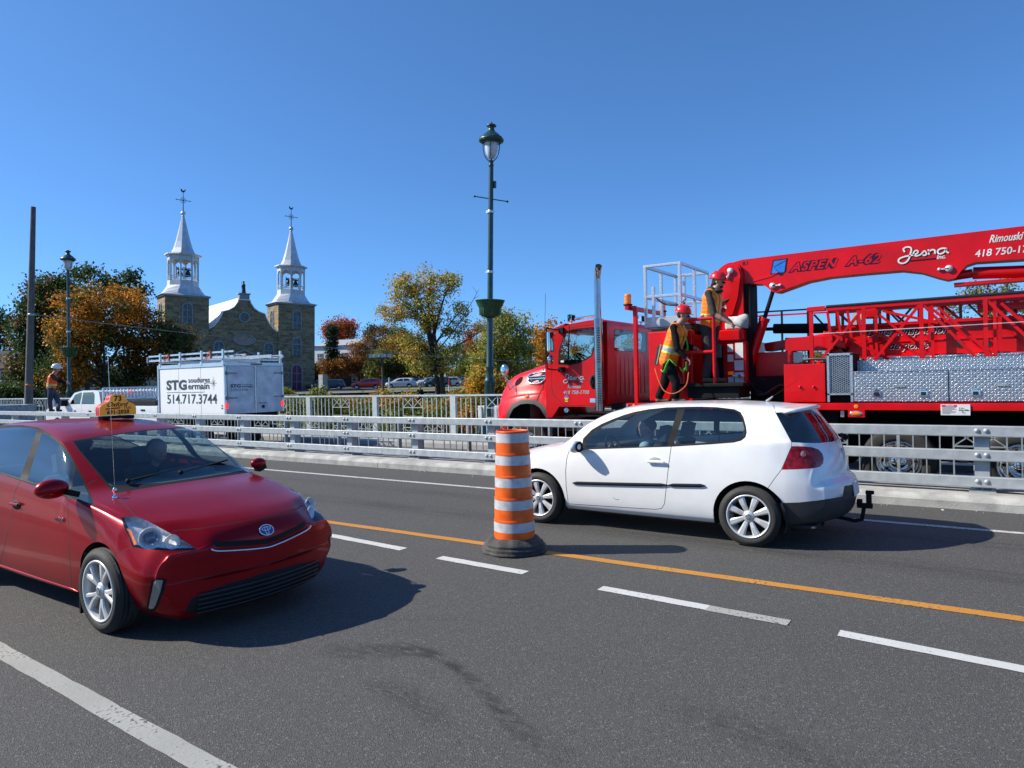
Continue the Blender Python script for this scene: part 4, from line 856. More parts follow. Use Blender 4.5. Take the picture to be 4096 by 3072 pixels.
# camera faces the side whose normal is -y; mirror across the cab centre is done by hand with side outlines
side_w = [(-6.985, 2.10), (-6.955, 2.38), (-6.86, 2.60), (-6.78, 2.71), (-6.66, 2.755), (-6.2, 2.77), (-6.165, 2.70), (-6.20, 2.42), (-6.26, 2.24), (-6.40, 2.17), (-6.55, 2.12), (-6.75, 2.08)]
def grow(p, d):
    c = Vector((sum(a for a, _ in p) / len(p), sum(b for _, b in p) / len(p))); return [tuple(c + (Vector(q) - c) * (1 + d / (Vector(q) - c).length)) for q in p]
CC.cut(grow(side_w, .028), 'wtrim', 'side'); CC.cut(side_w, 'sidewin', 'side', only=('wtrim',))
rearw = [(12.42, 2.36), (12.42, 2.70), (12.46, 2.74), (13.93, 2.74), (13.97, 2.70), (13.97, 2.36), (13.93, 2.33), (12.46, 2.33)]
CC.cut(grow(rearw, .02), 'wtrim', 'back', mirror=False); CC.cut(rearw, 'rearwin', 'back', mirror=False, only=('wtrim',))
CC.cut([(12.3, 2.14), (14.2, 2.14), (14.12, 2.76), (12.38, 2.76)], 'windscreen', 'front', mirror=False, only=('body',))
for f in CC.bm.faces:
    if CC.names[f[CC.tag]] == 'windscreen' and f.normal.x > -.3: f[CC.tag] = 0
dl = [(-7.155, 2.05), (-7.165, 1.60), (-7.12, 1.47), (-6.90, 1.265), (-6.10, 1.265), (-6.07, 1.4), (-6.07, 2.78), (-6.15, 2.84), (-6.75, 2.80), (-6.86, 2.70), (-7.05, 2.36)]
CC.line(dl + [dl[0]], .012, mode='side', only=('body',)); CC.cut(dl, 'door', 'side', only=('body',))
cabp = CC.finish(tr, dict(body=('cab', False), seam=('cab', False), wtrim=('window_trim', True), sidewin=('door_window', True), rearwin=('rear_window', False), windscreen=('windscreen', False), door=('door', True)), dict(body=M_red, seam=M_seam, wtrim=M_black, sidewin=glassmat('truck_glass', (.80, .86, .84), .01, 1.45), rearwin=glassmat('truck_rear_glass', (.5, .55, .5), .01, 1.6), windscreen=glassmat('truck_glass'), door=M_red))
for l in cabp.values():
    for o in l: o.location = -TL
# split sides by y relative to the cab centre happens on local y sign only; cab interior
b = TB(M_dark); b.bb(-7.2, -5.98, 12.2, 14.3, 1.26, 1.30); b.bb(-7.2, -6.85, 12.25, 14.25, 1.6, 2.05); b.build('cab_floor', tr)
b = TB(M_dark); b.bb(-6.45, -6.1, 12.4, 12.95, 1.75, 1.9); b.bb(-6.2, -6.05, 12.4, 12.95, 1.8, 2.4); b.build('seat', tr)
b = TB(M_dark); b.bb(-6.45, -6.1, 13.5, 14.05, 1.75, 1.9); b.bb(-6.2, -6.05, 13.5, 14.05, 1.8, 2.4); b.build('seat', tr)
b = TB(M_black); Mx = Matrix.Translation((-6.68, 12.68, 2.17)) @ Matrix.Rotation(rad(38), 4, 'Y'); b.tube([TI.inverted() @ TI @ (Mx @ Vector((.23 * math.cos(t), .23 * math.sin(t), 0))) for t in np.linspace(0, 2 * math.pi, 24)], .016, 6, False); b.beam(Mx @ Vector((-.22, 0, 0)), Mx @ Vector((.22, 0, 0)), .04, .02); b.build('steering_wheel', tr)
b = TB(M_black); b.beam((-6.775, 12.098, 2.08), (-6.735, 12.098, 2.73), .02, .02); b.build('window_divider', tr)
b = TB(M_decal); b.bb(-6.94, -6.87, 12.093, 12.097, 2.125, 2.165); b.build('sticker', tr)
b = TB(M_black); b.bb(-5.912, -5.90, 13.40, 13.47, 2.33, 2.74); b.build('rear_window_post', tr)
for y in np.linspace(12.5, 13.9, 8):
    b = TB(M_red); b.bb(-5.925, -5.903, y - .03, y + .03, 1.45, 2.2); b.build('pressed_rib', tr, bevel=.01)
b = TB(M_red); b.add([(-7.24, 12.14, 2.78), (-7.24, 14.36, 2.78), (-6.85, 14.36, 2.905), (-6.85, 12.14, 2.905), (-7.24, 12.14, 2.755), (-7.24, 14.36, 2.755), (-6.85, 14.36, 2.87), (-6.85, 12.14, 2.87)], [(0, 1, 2, 3)[::-1], (4, 5, 6, 7), (0, 4, 5, 1), (0, 3, 7, 4), (1, 5, 6, 2)]); b.build('sun_visor', tr)
for y in (12.5, 12.9, 13.25, 13.6, 14.0):
    b = TB(M_amber); b.sph((-6.9, y, 2.91), (.06, .04, .03), 10, 6); b.build('roof_marker', tr)
# hood side vent
b = TB(M_chrome, M_seam); vp = [(-7.90, 1.83), (-7.83, 1.915), (-7.62, 1.945), (-7.415, 1.945), (-7.44, 1.80), (-7.55, 1.715), (-7.70, 1.705), (-7.83, 1.73)]
def hoody(x, z, s=-1): h = onto(hb, (x - NX, s * 3, z), (0, -s, 0)); return 13.25 + (h.y if h else s * 1.0)
P = spline([(x, hoody(x, z) - .012, z) for x, z in vp], 4, True); b.tube(P + [P[0]], .018, 6, False); b.cur = 1; b.add([Vector((p.x, p.y + .008, p.z)) for p in P], [tuple(range(len(P)))]); b.cur = 0
for t in (.30, .5): b.beam((-7.87 + t * .1, hoody(-7.85, 1.8) - .016, 1.93 - t * .24), (-7.43, hoody(-7.43, 1.85) - .016, 1.945 - t * .24), .035, .018)
for x in (-7.78, -7.68, -7.58): b.beam((x, hoody(x, 1.76) - .01, 1.71), (x, hoody(x, 1.8) - .01, 1.80), .008, .008)
b.build('hood_vent', tr)
b = TB(M_amber, M_chrome); y = hoody(-7.80, 1.44); b.sph((-7.80, y, 1.44), (.055, .03, .035), 14, 8); b.cur = 1; b.sph((-7.80, y + .012, 1.44), (.075, .022, .046), 14, 8); b.build('marker_lamp', tr)
b = TB(M_lens if False else pmat('headlamp_face', (.7, .74, .8), .15, .6, coat=1)); b.sph((-8.60, 12.55, 1.18), (.1, .2, .14)); b.build('headlight', tr)
b = TB(M_chrome); b.bb(-8.84, -8.72, 12.3, 14.2, .55, .85); b.build('front_bumper', tr, bevel=.03)
b = TB(M_chrome, M_seam); b.sph((-8.42, 12.25, 2.005), (.10, .06, .135), 20, 12); b.tube([(-8.43, 12.27, 1.88), (-8.38, 12.4, 1.55), (-8.38, 12.45, 1.5)], .010, 6); b.tube([(-8.43, 12.27, 1.89), (-8.15, 12.3, 1.53), (-8.14, 12.3, 1.50)], .012, 6); b.sph((-8.14, 12.29, 1.50), (.035, .03, .025)); b.build('hood_mirror', tr)
# door mirror
b = TB(M_black); b.tube(spline([(-6.90, 12.08, 2.76), (-7.08, 11.90, 2.80), (-7.12, 11.86, 2.76), (-7.12, 11.86, 2.1), (-7.10, 11.88, 2.0), (-6.92, 12.06, 1.97)], 5), .014, 6); b.bb(-6.97, -6.85, 12.03, 12.1, 1.93, 2.03); b.bb(-6.95, -6.85, 12.04, 12.1, 2.70, 2.82); o = b.build('mirror_arm', tr)
b = TB(M_chrome); b.bb(-7.075, -7.0, 11.77, 11.98, 2.33, 2.74); b.build('side_mirror', tr, bevel=.03)
b = TB(M_chrome); b.sph((-7.04, 11.87, 2.18), (.045, .10, .105), 16, 10); b.build('convex_mirror', tr)
b = TB(M_black); b.tube([(-7.16, 11.86, 2.7), (-7.12, 11.86, 3.5)], .004, 5); b.tube([(-7.16, 11.86, 2.7), (-7.15, 11.86, 2.0)], .008, 5); b.build('whip_aerial', tr)
# grab handle by the door, kick plate details
b = TB(M_seam, M_black); b.sph((-6.22, 12.10, 1.725), (.085, .02, .145), 18, 12); b.cur = 1; b.tube([(-6.23, 12.07, 1.83), (-6.245, 12.045, 1.72), (-6.22, 12.07, 1.62)], .018, 8); b.build('door_handle', tr)
b = TB(M_chrome); b.bb(-6.30, -6.12, 12.092, 12.10, 1.32, 1.40); b.build('door_badge', tr)
for i in range(3):
    b = TB(M_steel); b.bb(-6.95, -6.1, 12.15 + i * .03, 12.5, .45 + i * .3, .49 + i * .3); b.build('step', tr)
b = TB(M_chrome); b.lathe([(0, 0), (.05, 0), (.05, .06)], 12, Matrix.Translation((-6.82, 12.12, 1.17)) @ Matrix.Rotation(rad(90), 4, 'X')); b.build('fuel_cap', tr)
# lettering
JS = [[(1085, 270), (1075, 245), (1095, 229), (1122, 230), (1133, 247), (1124, 290), (1110, 332), (1086, 358), (1055, 363), (1037, 346), (1045, 325), (1080, 308), (1125, 299), (1150, 293), (1172, 282), (1181, 265), (1166, 257), (1150, 270), (1148, 290), (1162, 302), (1185, 298), (1207, 283), (1226, 262), (1240, 285), (1228, 298), (1212, 295)],
      [(1252, 250), (1258, 268), (1255, 294)], [(1256, 275), (1275, 255), (1295, 256), (1300, 270), (1298, 288)], [(1378, 245), (1350, 243), (1325, 255), (1318, 272), (1328, 287), (1352, 283), (1370, 265), (1379, 246), (1378, 268), (1396, 282)]]
def jesna(x0, z0, wd, F, parent, mat, dark, thick=.052, inc=True):
    """x0,z0 the lower left of the J loop, wd the width of the word"""
    k = wd / 360
    f = lambda p: ((p[0] - 1037) * k + x0, (363 - (p[1] + .105 * (p[0] - 1037))) * k + z0)
    for mt, th, lf, dx in ((dark, thick * 1.5, .001, .012), (mat, thick, .0022, 0)):
        b = MB(mats=[mt])
        for st in JS:
            P = spline([(*f(p), 0) for p in st], 5); ribbon(b, [(p.x + dx * wd, p.y - dx * wd) for p in P], th * wd, F, lf)
        b.build('lettering' if mt is mat else 'lettering_outline', parent)
    b = MB(mats=[dark]); ribbon(b, [f((1108, 345)), f((1308, 325))], .03 * wd, F, .0015); b.build('underline', parent)
    if inc: text('lettering', 'inc.', F @ Matrix.Translation((*f((1310, 330)), .002)), .13 * wd, mat, parent, shear=.2, bold=.004 * wd)
Fd = XZs(12.1, .003)
jesna(-6.885, 1.715, .47, Fd, tr, M_silver, M_shadow, .034)
text('lettering', 'Rimouski', Fd @ Matrix.Translation((-6.80, 1.605, .001)), .10, M_silver, tr, shear=.35, bold=.001, fit=.31)
text('lettering', '418 750-1700', Fd @ Matrix.Translation((-6.90, 1.49, .001)), .10, M_silver, tr, shear=.2, bold=.001, fit=.58)
b = TB(pmat('sticker_blue', (.12, .15, .6), .4), pmat('sticker_yellow', (.75, .6, .1), .4)); 
b.add([(-6.825 + .048 * math.cos(t), 12.094, 1.42 + .05 * math.sin(t)) for t in np.linspace(0, math.pi, 12)], [tuple(range(12))]); b.cur = 1; b.add([(-6.825 + .048 * math.cos(t), 12.094, 1.42 + .05 * math.sin(t)) for t in np.linspace(math.pi, 2 * math.pi, 12)], [tuple(range(12))]); b.bb(-6.86, -6.79, 12.092, 12.096, 1.335, 1.36); b.build('round_sticker', tr)
# exhaust
b = TB(pmat('stack_chrome', (.34, .345, .36), .14, 1, var=.08, scale=3)); b.tube([(-6.03, 11.98, 1.17), (-6.03, 11.98, 2.93)], .088, 28); b.build('exhaust_shield', tr)
for i in range(32):
    if i in (15, 16): continue
    b = TB(M_seam); z = 1.32 + i * .046; b.box((-6.0, 11.897, z), (.085, .008, .022)); b.build('shield_slot', tr)
b = TB(pmat('stack_chrome2', (.42, .43, .45), .12, 1, var=.08, scale=3), M_seam); P = spline([(-6.03, 11.98, 2.9), (-6.03, 11.98, 3.2), (-6.03, 11.98, 3.62), (-6.02, 11.97, 3.76), (-5.99, 11.94, 3.86), (-5.95, 11.89, 3.92)], 5); b.tube(P, .062, 24, False); b.cur = 1; b.tube([P[-2], P[-1] - (P[-1] - P[-2]).normalized() * .004], [.056, .056], 20); b.build('exhaust_pipe', tr)
# roof lights and horn
b = TB(M_chrome); b.tube([(-6.85, 12.55, 3.02), (-6.25, 12.55, 3.05)], .028, 10); b.build('air_horn', tr)
for x, y in ((-6.93, 12.55), (-5.98, 13.9)):
    b = TB(M_chrome, M_black); b.box((x, y, 3.04), (.10, .17, .15)); b.cur = 1; b.bb(x + .045, x + .06, y - .07, y + .07, 2.98, 3.1); b.bb(x - .01, x + .01, y - .01, y + .01, 2.9, 2.98); b.build('work_light', tr, bevel=.012)
# --- chassis, deck, beams
b = TB(M_steel); b.bb(-8.5, 4.5, 12.75, 12.85, .60, .95); b.bb(-8.3, 4.5, 13.65, 13.75, .60, .95); 
for x in np.arange(-7.8, 4.4, .9): b.bb(x, x + .1, 12.85, 13.65, .65, .9)
b.build('chassis_frame', tr)
b = TB(M_steel); b.bb(-5.86, 4.5, 12.12, 14.38, 1.18, 1.305); b.bb(-5.6, -1.9, 12.3, 14.2, .72, 1.18); b.bb(-5.3, -4.2, 12.2, 13, .3, .75); b.bb(-3.9, -2.4, 12.35, 14.1, .45, .75); b.bb(-2.4, 4.4, 12.9, 13.6, .35, 1.18); b.bb(-.35, -.15, 12.4, 12.9, .4, .9); b.bb(-5.3, -1.8, 13.0, 13.9, .25, .8); b.build('deck', tr)  # also holds dark filler boxes standing in for the shade beneath
b = TB(M_red); b.bb(-5.52, 4.5, 12.05, 12.12, 1.20, 1.312); b.build('deck_side_beam', tr, bevel=.006)
b = TB(M_red); b.bb(-5.52, 4.5, 14.38, 14.45, 1.20, 1.312); b.build('deck_side_beam', tr, bevel=.006)
b = TB(M_red); b.bb(-1.72, -1.48, 12.045, 12.12, 1.09, 1.215); b.build('lamp_bracket', tr)
def disc(x, y, z, r, mat, name, d=.015):
    b = TB(mat); b.lathe([(0, d), (r * .8, d), (r, d * .6), (r, 0)], 20, Matrix.Translation((x, y, z)) @ Matrix.Rotation(rad(90), 4, 'X')); return b.build(name, tr)
disc(-1.60, 12.05, 1.257, .033, M_amber, 'side_reflector', .006); disc(-5.36, 12.05, 1.257, .033, M_amber, 'side_reflector', .006)
b = TB(M_chrome, M_amber); b.sph((-1.605, 12.045, 1.15), (.095, .014, .045), 24, 8); b.cur = 1; b.sph((-1.605, 12.035, 1.15), (.08, .014, .032), 24, 8); b.build('oval_marker_lamp', tr)
b = TB(M_chrome); b.bb(-1.83, -1.775, 12.06, 12.12, 1.09, 1.19); b.bb(-5.50, -5.47, 12.03, 12.06, 1.23, 1.29); b.build('latch', tr)
b = TB(M_decal); b.bb(-.47, -.105, 12.03, 12.055, 1.132, 1.292); sgn = b.build('danger_plate', tr, bevel=.003)
Fs = XZs(12.03, .002); b = MB(mats=[pmat('danger_red', (.45, .01, .02), .5)]); b.M = Fs; b.add([(-.46, 1.258, 0), (-.27, 1.258, 0), (-.27, 1.285, 0), (-.46, 1.285, 0)], [(0, 1, 2, 3)]); b.M = None; link('danger_band', b.mesh('danger_band'), sgn).matrix_parent_inverse = Matrix.Identity(4)
text('lettering', 'DANGER', Fs @ Matrix.Translation((-.41, 1.263, .001)), .025, M_decal, tr, bold=.0008, xs=1.05)
b = MB(mats=[M_black]); b.M = Fs @ Matrix.Translation((0, 0, .001))
for i in range(7):
    z = 1.245 - i * .015; x1 = (-.28, -.30, -.275, -.33, -.28, -.29, -.35)[i]; b.add([(-.455, z, 0), (x1, z, 0), (x1, z + .004, 0), (-.455, z + .004, 0)], [(0, 1, 2, 3)])
for p, q in (((-.25, 1.205), (-.12, 1.205)), ((-.21, 1.21), (-.21, 1.245)), ((-.21, 1.245), (-.16, 1.215)), ((-.16, 1.215), (-.13, 1.215)), ((-.20, 1.2), (-.20, 1.175)), ((-.20, 1.175), (-.17, 1.17)), ((-.235, 1.21), (-.235, 1.25))): ribbon(b, [p, q], .006, Matrix.Identity(4), 0)
b.M = None; b.build('danger_diagram', tr)
# --- wheels
def truck_wheel(x, y, s):
    Mx = Matrix.Translation(Vector((x, y, .42)) - TL) @ (Matrix.Rotation(rad(90), 4, 'X') if s < 0 else Matrix.Rotation(rad(-90), 4, 'X'))
    w_ = empty('wheel', (0, 0, 0)); w_.parent = tr
    b = MB(mats=[M_rub]); b.M = Mx; b.lathe([(.30, -.0), (.31, .02), (.36, .035), (.46, .03), (.50, .012), (.52, -.02), (.52, -.26), (.48, -.28), (.3, -.28)], 48); b.build('tyre', w_)
    b = MB(mats=[M_chrome, M_seam]); b.M = Mx; b.lathe([(.30, .0), (.315, .015), (.305, .022), (.285, .01), (.275, -.05), (.25, -.07), (.17, -.06), (.15, .0), (.11, .045), (.10, .06), (.0, .075)], 40)
    b.cur = 1
    for i in range(10):
        a = 2 * math.pi * i / 10; b.lathe([(0, -.055), (.022, -.057), (.022, -.07)], 10, Matrix.Translation((.215 * math.cos(a), .215 * math.sin(a), 0)))
    b.build('rim', w_)
for x in (NX, -1.035, .50):
    truck_wheel(x, 12.10, -1); truck_wheel(x, 14.40, 1)
    b = TB(M_steel); b.tube([(x, 12.3, .42), (x, 14.2, .42)], .07, 10); b.sph((x, 13.25, .42), (.2, .2, .2)); b.build('axle', tr)
b = TB(M_steel); b.add([(x, y, z) for y in (12.15, 12.6) for x, z in ((-1.7, .95), (-1.6, 1.1), (1.1, 1.1), (1.2, .95))], [(0, 1, 5, 4), (1, 2, 6, 5), (2, 3, 7, 6)]); b.build('mudguard', tr)
# --- beacon bar
b = TB(M_red); b.beam((-5.35, 12.18, 1.30), (-5.35, 12.18, 3.10), .075, .075); b.build('beacon_post', tr, bevel=.008)
b = TB(M_red); b.bb(-5.51, -5.43, 12.05, 13.95, 3.07, 3.15); b.bb(-5.46, -5.33, 12.14, 12.22, 3.07, 3.14); b.build('beacon_bar', tr, bevel=.008)
for y in (12.12, 13.85):
    b = TB(M_black, M_amber, M_chrome); b.lathe([(.085, 3.15), (.085, 3.175), (.06, 3.18)], 24, Matrix.Translation((-5.47, y, 0))); b.cur = 1; b.lathe([(.062, 3.18), (.066, 3.26), (.064, 3.34), (.055, 3.365), (0, 3.37)], 24, Matrix.Translation((-5.47, y, 0)))
    for z in (3.21, 3.25, 3.29, 3.33): b.lathe([(.065, z - .012), (.069, z), (.065, z + .012)], 24, Matrix.Translation((-5.47, y, 0)))
    b.build('beacon', tr)
# --- red machinery box behind the cab, dark rack and aluminium basket
b = TB(M_red); b.bb(-5.09, -4.25, 12.15, 14.3, 1.34, 2.63); b.build('machinery_box', tr, bevel=.025)
b = TB(M_black); b.bb(-5.06, -4.3, 12.25, 14.2, 2.632, 2.68); b.bb(-4.6, -4.25, 12.3, 12.9, 2.55, 2.75); b.build('rubber_pad', tr)
bk = empty('work_basket', (-4.92, 13.3, 2.69), label='bare aluminium work basket with open rails resting on top of the truck deck', cat='work basket'); BI = Matrix.Translation((4.92, -13.3, -2.69))
x0, x1, y0, y1, zb_, zt_ = -5.27, -4.585, 12.5, 14.1, 2.77, 3.905; r = .045
def al(name, p, q, w=.055, h=.055): b = MB(mats=[M_alu]); b.M = BI; b.beam(p, q, w, h); return b.build(name, bk, bevel=.006)
for x in (x0, x1):
    for y in (y0, (y0 + y1) / 2, y1): al('post', (x, y, zb_), (x, y, zt_))
al('post', ((x0 + x1) / 2 - .15, y1, zb_), ((x0 + x1) / 2 - .15, y1, zt_)); al('post', (x0 + .16, y0, zb_), (x0 + .16, y0, zt_ - .4))
for z in (zt_, 3.32):
    al('rail', (x0 - .03, y0, z), (x1 + .03, y0, z), .05, .05); al('rail', (x0, y1, z), (x1, y1, z)); al('rail', (x0, y0, z), (x0, y1, z)); al('rail', (x1, y0, z), (x1, y1, z), .05, .05)
b = MB(mats=[pmat('pale_aluminium_sheet', (.62, .64, .65), .4, .4)]); b.M = BI; b.bb(x0 - .02, x1 + .02, y0 - .02, y1 + .02, 2.71, 2.735); b.bb(x0 - .02, x1 + .02, y0 - .02, y0 - .012, 2.72, 2.93); b.bb(x1 + .012, x1 + .02, y0 - .02, y1, 2.72, 2.93); b.build('toe_board', bk)
b = MB(mats=[M_hose]); b.M = BI; b.tube(spline([(x0 + .16, y0, 3.35), (x0 + .25, y0 + .3, 3.2), (x0 + .45, y0 + .5, 3.18), (x1 - .1, y0 + .6, 3.3)], 5), .012, 6); b.build('strap', bk)
# --- turret base, platform, column
b = TB(M_red); b.bb(-4.25, -3.47, 12.75, 14.1, 1.5, 2.42); b.build('turret_base', tr, bevel=.02)
b = TB(M_red); b.bb(-4.22, -3.50, 12.70, 13.9, 2.42, 2.62); b.build('turret_table', tr, bevel=.02)
b = TB(M_steel); b.bb(-4.42, -3.30, 11.92, 12.75, 1.60, 1.66); b.bb(-4.3, -3.4, 12.0, 12.7, 1.40, 1.60); b.bb(-3.45, -2.7, 12.9, 14.2, 1.32, 1.75); b.build('operator_platform', tr, bevel=.01); b = TB(M_red); b.bb(-3.42, -2.75, 13.15, 14.0, 1.75, 2.2); b.build('valve_housing', tr, bevel=.02)
def rr(name, p, q, r=.03): b = TB(M_red); b.tube([p, q], r, 12); return b.build(name, tr)
for x, y in ((-3.80, 11.96), (-4.36, 11.96)): rr('rail_post', (x, y, 1.66), (x, y, 2.79 if x > -4 else 2.2))
rr('guard_tube', (-4.36, 11.96, 2.79), (-3.80, 11.96, 2.79)); rr('guard_tube', (-4.36, 11.96, 2.21), (-3.80, 11.96, 2.21)); rr('guard_tube', (-4.36, 11.96, 2.79), (-4.36, 12.6, 2.79)); rr('rail_post', (-4.36, 12.5, 1.66), (-4.36, 12.5, 2.79))
b = TB(M_steel); b.bb(-4.2, -3.88, 12.72, 12.748, 1.72, 2.34); b.build('control_panel', tr); b = TB(pmat('grey_panel', (.14, .15, .16), .4)); b.bb(-4.16, -3.9, 12.66, 12.74, 2.12, 2.36); b.build('control_box', tr, bevel=.01)
for (xa, xb, za, zb2, mt) in ((-3.80, -3.70, 2.22, 2.36, M_decal), (-3.66, -3.52, 2.10, 2.38, M_decal), (-3.80, -3.70, 2.04, 2.17, M_decal), (-3.68, -3.52, 1.88, 2.06, M_decal), (-3.80, -3.70, 1.80, 1.86, M_amber), (-3.68, -3.52, 1.66, 1.84, M_decal), (-3.80, -3.70, 1.66, 1.76, M_decal)):
    b = TB(mt); b.bb(xa, xb, 12.738, 12.748, za, zb2); b.build('label_plate', tr)
b = TB(M_red); b.M = TI @ Matrix.Translation((0, 13.45, 0)); Fz = frame((0, 0, 0), (1, 0, 0), (0, 0, 1))
colp = [(p.x, p.y) for p in spline([(-4.22, 2.5, 0), (-4.21, 2.9, 0), (-4.17, 3.3, 0), (-4.08, 3.58, 0), (-3.96, 3.76, 0), (-3.78, 3.86, 0), (-3.62, 3.82, 0), (-3.55, 3.68, 0), (-3.53, 3.4, 0), (-3.53, 2.5, 0)], 4)]
b.prism(colp, .60, Fz); b.build('slewing_column', tr, bevel=.015)
b = TB(M_red); b.M = TI @ Matrix.Translation((0, 13.0, 0)); b.prism([(-3.92, 3.5), (-3.88, 3.7), (-3.8, 3.79), (-3.70, 3.81), (-3.6, 3.76), (-3.56, 3.6), (-3.62, 3.2), (-3.72, 2.9), (-3.80, 2.9)], .19, Fz); b.build('column_plate', tr, bevel=.008)
b = TB(M_steel); b.bb(-3.53, -3.42, 12.9, 13.4, 1.7, 3.45); b.build('column_shade_side', tr)  # near-black slab stands in for the column's shaded rear side
def pin(x, z, y=12.78, ang=-60):
    b = TB(M_alloy); b.lathe([(0, .035), (.052, .035), (.055, 0)], 16, Matrix.Translation((x, y, z)) @ Matrix.Rotation(rad(90), 4, 'X')); b.beam((x, y - .02, z), (x + .13 * math.cos(rad(ang)), y - .02, z + .13 * math.sin(rad(ang))), .03, .022); b.sph((x + .13 * math.cos(rad(ang)), y - .02, z + .13 * math.sin(rad(ang))), .026); b.build('pivot_pin', tr)
pin(-3.735, 3.70, 12.80, -115); 
for x in (-3.95, -3.83):
    b = TB(pmat('gauge_face', (.6, .55, .45), .4), M_chrome); b.lathe([(0, .03), (.036, .03)], 16, Matrix.Translation((x, 12.85, 3.05)) @ Matrix.Rotation(rad(90), 4, 'X')); b.cur = 1; b.lathe([(.036, .034), (.045, .034), (.045, 0)], 16, Matrix.Translation((x, 12.85, 3.05)) @ Matrix.Rotation(rad(90), 4, 'X')); b.build('gauge', tr)
b = TB(M_hose); b.tube(spline([(-4.02, 12.83, 3.18), (-3.93, 12.81, 3.15), (-3.84, 12.81, 3.16), (-3.77, 12.83, 3.20)], 4), .022, 8); b.build('grab_loop', tr)
# boom
bp2 = [(-3.97, 3.60), (-3.92, 3.76), (-3.82, 3.86), (-3.55, 3.905), (-2.87, 3.91), (4.2, 3.95), (4.2, 3.42), (.6, 3.44), (0, 3.462), (-.12, 3.43), (-.20, 3.34), (-.27, 3.24), (-.38, 3.225), (-.50, 3.27), (-.73, 3.375), (-1.01, 3.44), (-1.56, 3.445), (-2.1, 3.44), (-2.45, 3.40), (-2.8, 3.30), (-2.95, 3.255), (-3.04, 3.27), (-3.13, 3.36), (-3.22, 3.43), (-3.48, 3.45), (-3.60, 3.40), (-3.80, 3.42)]
b = TB(M_red); b.M = TI @ Matrix.Translation((0, 13.30, 0)); b.prism(bp2, .36, Fz); b.build('boom', tr, bevel=.012)
b = TB(M_red); b.M = TI @ Matrix.Translation((0, 13.02, 0)); b.prism([(-3.6, 3.44), (-3.05, 3.54), (-2.9, 3.62), (-3.3, 3.50), (-3.6, 3.475)], .09, Fz); b.build('boom_rib', tr)
pin(-3.03, 3.375, 12.94, 0); pin(-.36, 3.395, 12.94, 180)
Fb = XZs(12.94, .003); M_bout = pmat('navy_outline', (.035, .004, .03), .5, spec=.2)
def outlined(body, x, z, size, ft, sh=.35, xs=1.15):
    text('lettering_outline', body, Fb @ Matrix.Translation((x, z, .0)), size, M_bout, tr, shear=sh, bold=.02, fit=ft + .02, spacing=1.12); text('lettering', body, Fb @ Matrix.Translation((x, z, .002)), size, M_red, tr, shear=sh, bold=.004, fit=ft, spacing=1.12)
outlined('ASPEN', -2.72, 3.60, .20, .78); outlined('A-62', -1.82, 3.605, .20, .53)
b = MB(mats=[M_bout, pmat('logo_blue', (.02, .22, .75), .35)]); b.M = Fb; b.add([(-3.07, 3.575, .001), (-2.93, 3.57, .001), (-2.91, 3.545, .001), (-2.86, 3.545, .001), (-2.84, 3.58, .001), (-2.80, 3.60, .001), (-2.765, 3.84, .001), (-3.02, 3.83, .001)], [tuple(range(8))]); b.cur = 1; b.add([(-3.045, 3.60, .002), (-2.83, 3.60, .002), (-2.795, 3.82, .002), (-3.00, 3.81, .002)], [(0, 1, 2, 3)]); b.cur = 0; ribbon(b, [(-2.80, 3.80), (-3.0, 3.71), (-2.92, 3.60)], .014, Matrix.Identity(4), .003); b.M = None; b.build('blue_logo', tr)
text('lettering', 'B1', XZs(12.94, .003) @ Matrix.Translation((-3.56, 3.80, 0)), .09, M_shadow, tr, xs=1.3)
jesna(-1.055, 3.555, .70, Fb, tr, M_decal, M_shadow, .034)
text('lettering', 'Rimouski', Fb @ Matrix.Translation((.16, 3.735, .001)), .16, M_decal, tr, shear=.4, bold=.003, fit=.43)
text('lettering', '418 750-1700', Fb @ Matrix.Translation((-.02, 3.535, .001)), .15, M_decal, tr, shear=.15, bold=.002, fit=.80)
b = TB(M_red); b.tube([(-.30, 13.12, 3.29), (-.05, 13.12, 3.31)], .07, 16); b.tube([(-.05, 13.12, 3.31), (4, 13.12, 3.05)], .095, 20); b.bb(-.30, 1.5, 13.0, 13.25, 3.12, 3.17); b.build('boom_cylinder', tr)
b = TB(M_chrome if False else M_steel); b.tube([(-3.05, 13.08, 3.33), (-3.24, 13.08, 2.75)], .036, 14); b.build('cylinder_rod', tr)
b = TB(M_red); b.tube([(-3.215, 13.08, 2.82), (-3.61, 13.08, 1.68)], .085, 20); b.tube([(-3.213, 13.08, 2.825), (-3.235, 13.08, 2.76)], .097, 20); b.build('lift_cylinder', tr)
pin(-3.55, 1.78, 12.7, 180)
b = TB(M_steel); b.tube([(-4.3, 13.9, 2.70), (-3.1, 13.9, 2.66)], .035, 10); b.tube([(-3.25, 13.9, 2.67), (-2.3, 13.9, 2.62)], .095, 18); b.build('rear_cylinder', tr)
# seat/white tool on the turret
b = TB(M_decal); b.bb(-3.84, -3.54, 12.72, 12.80, 2.62, 2.86); b.build('white_cover', tr, bevel=.04)
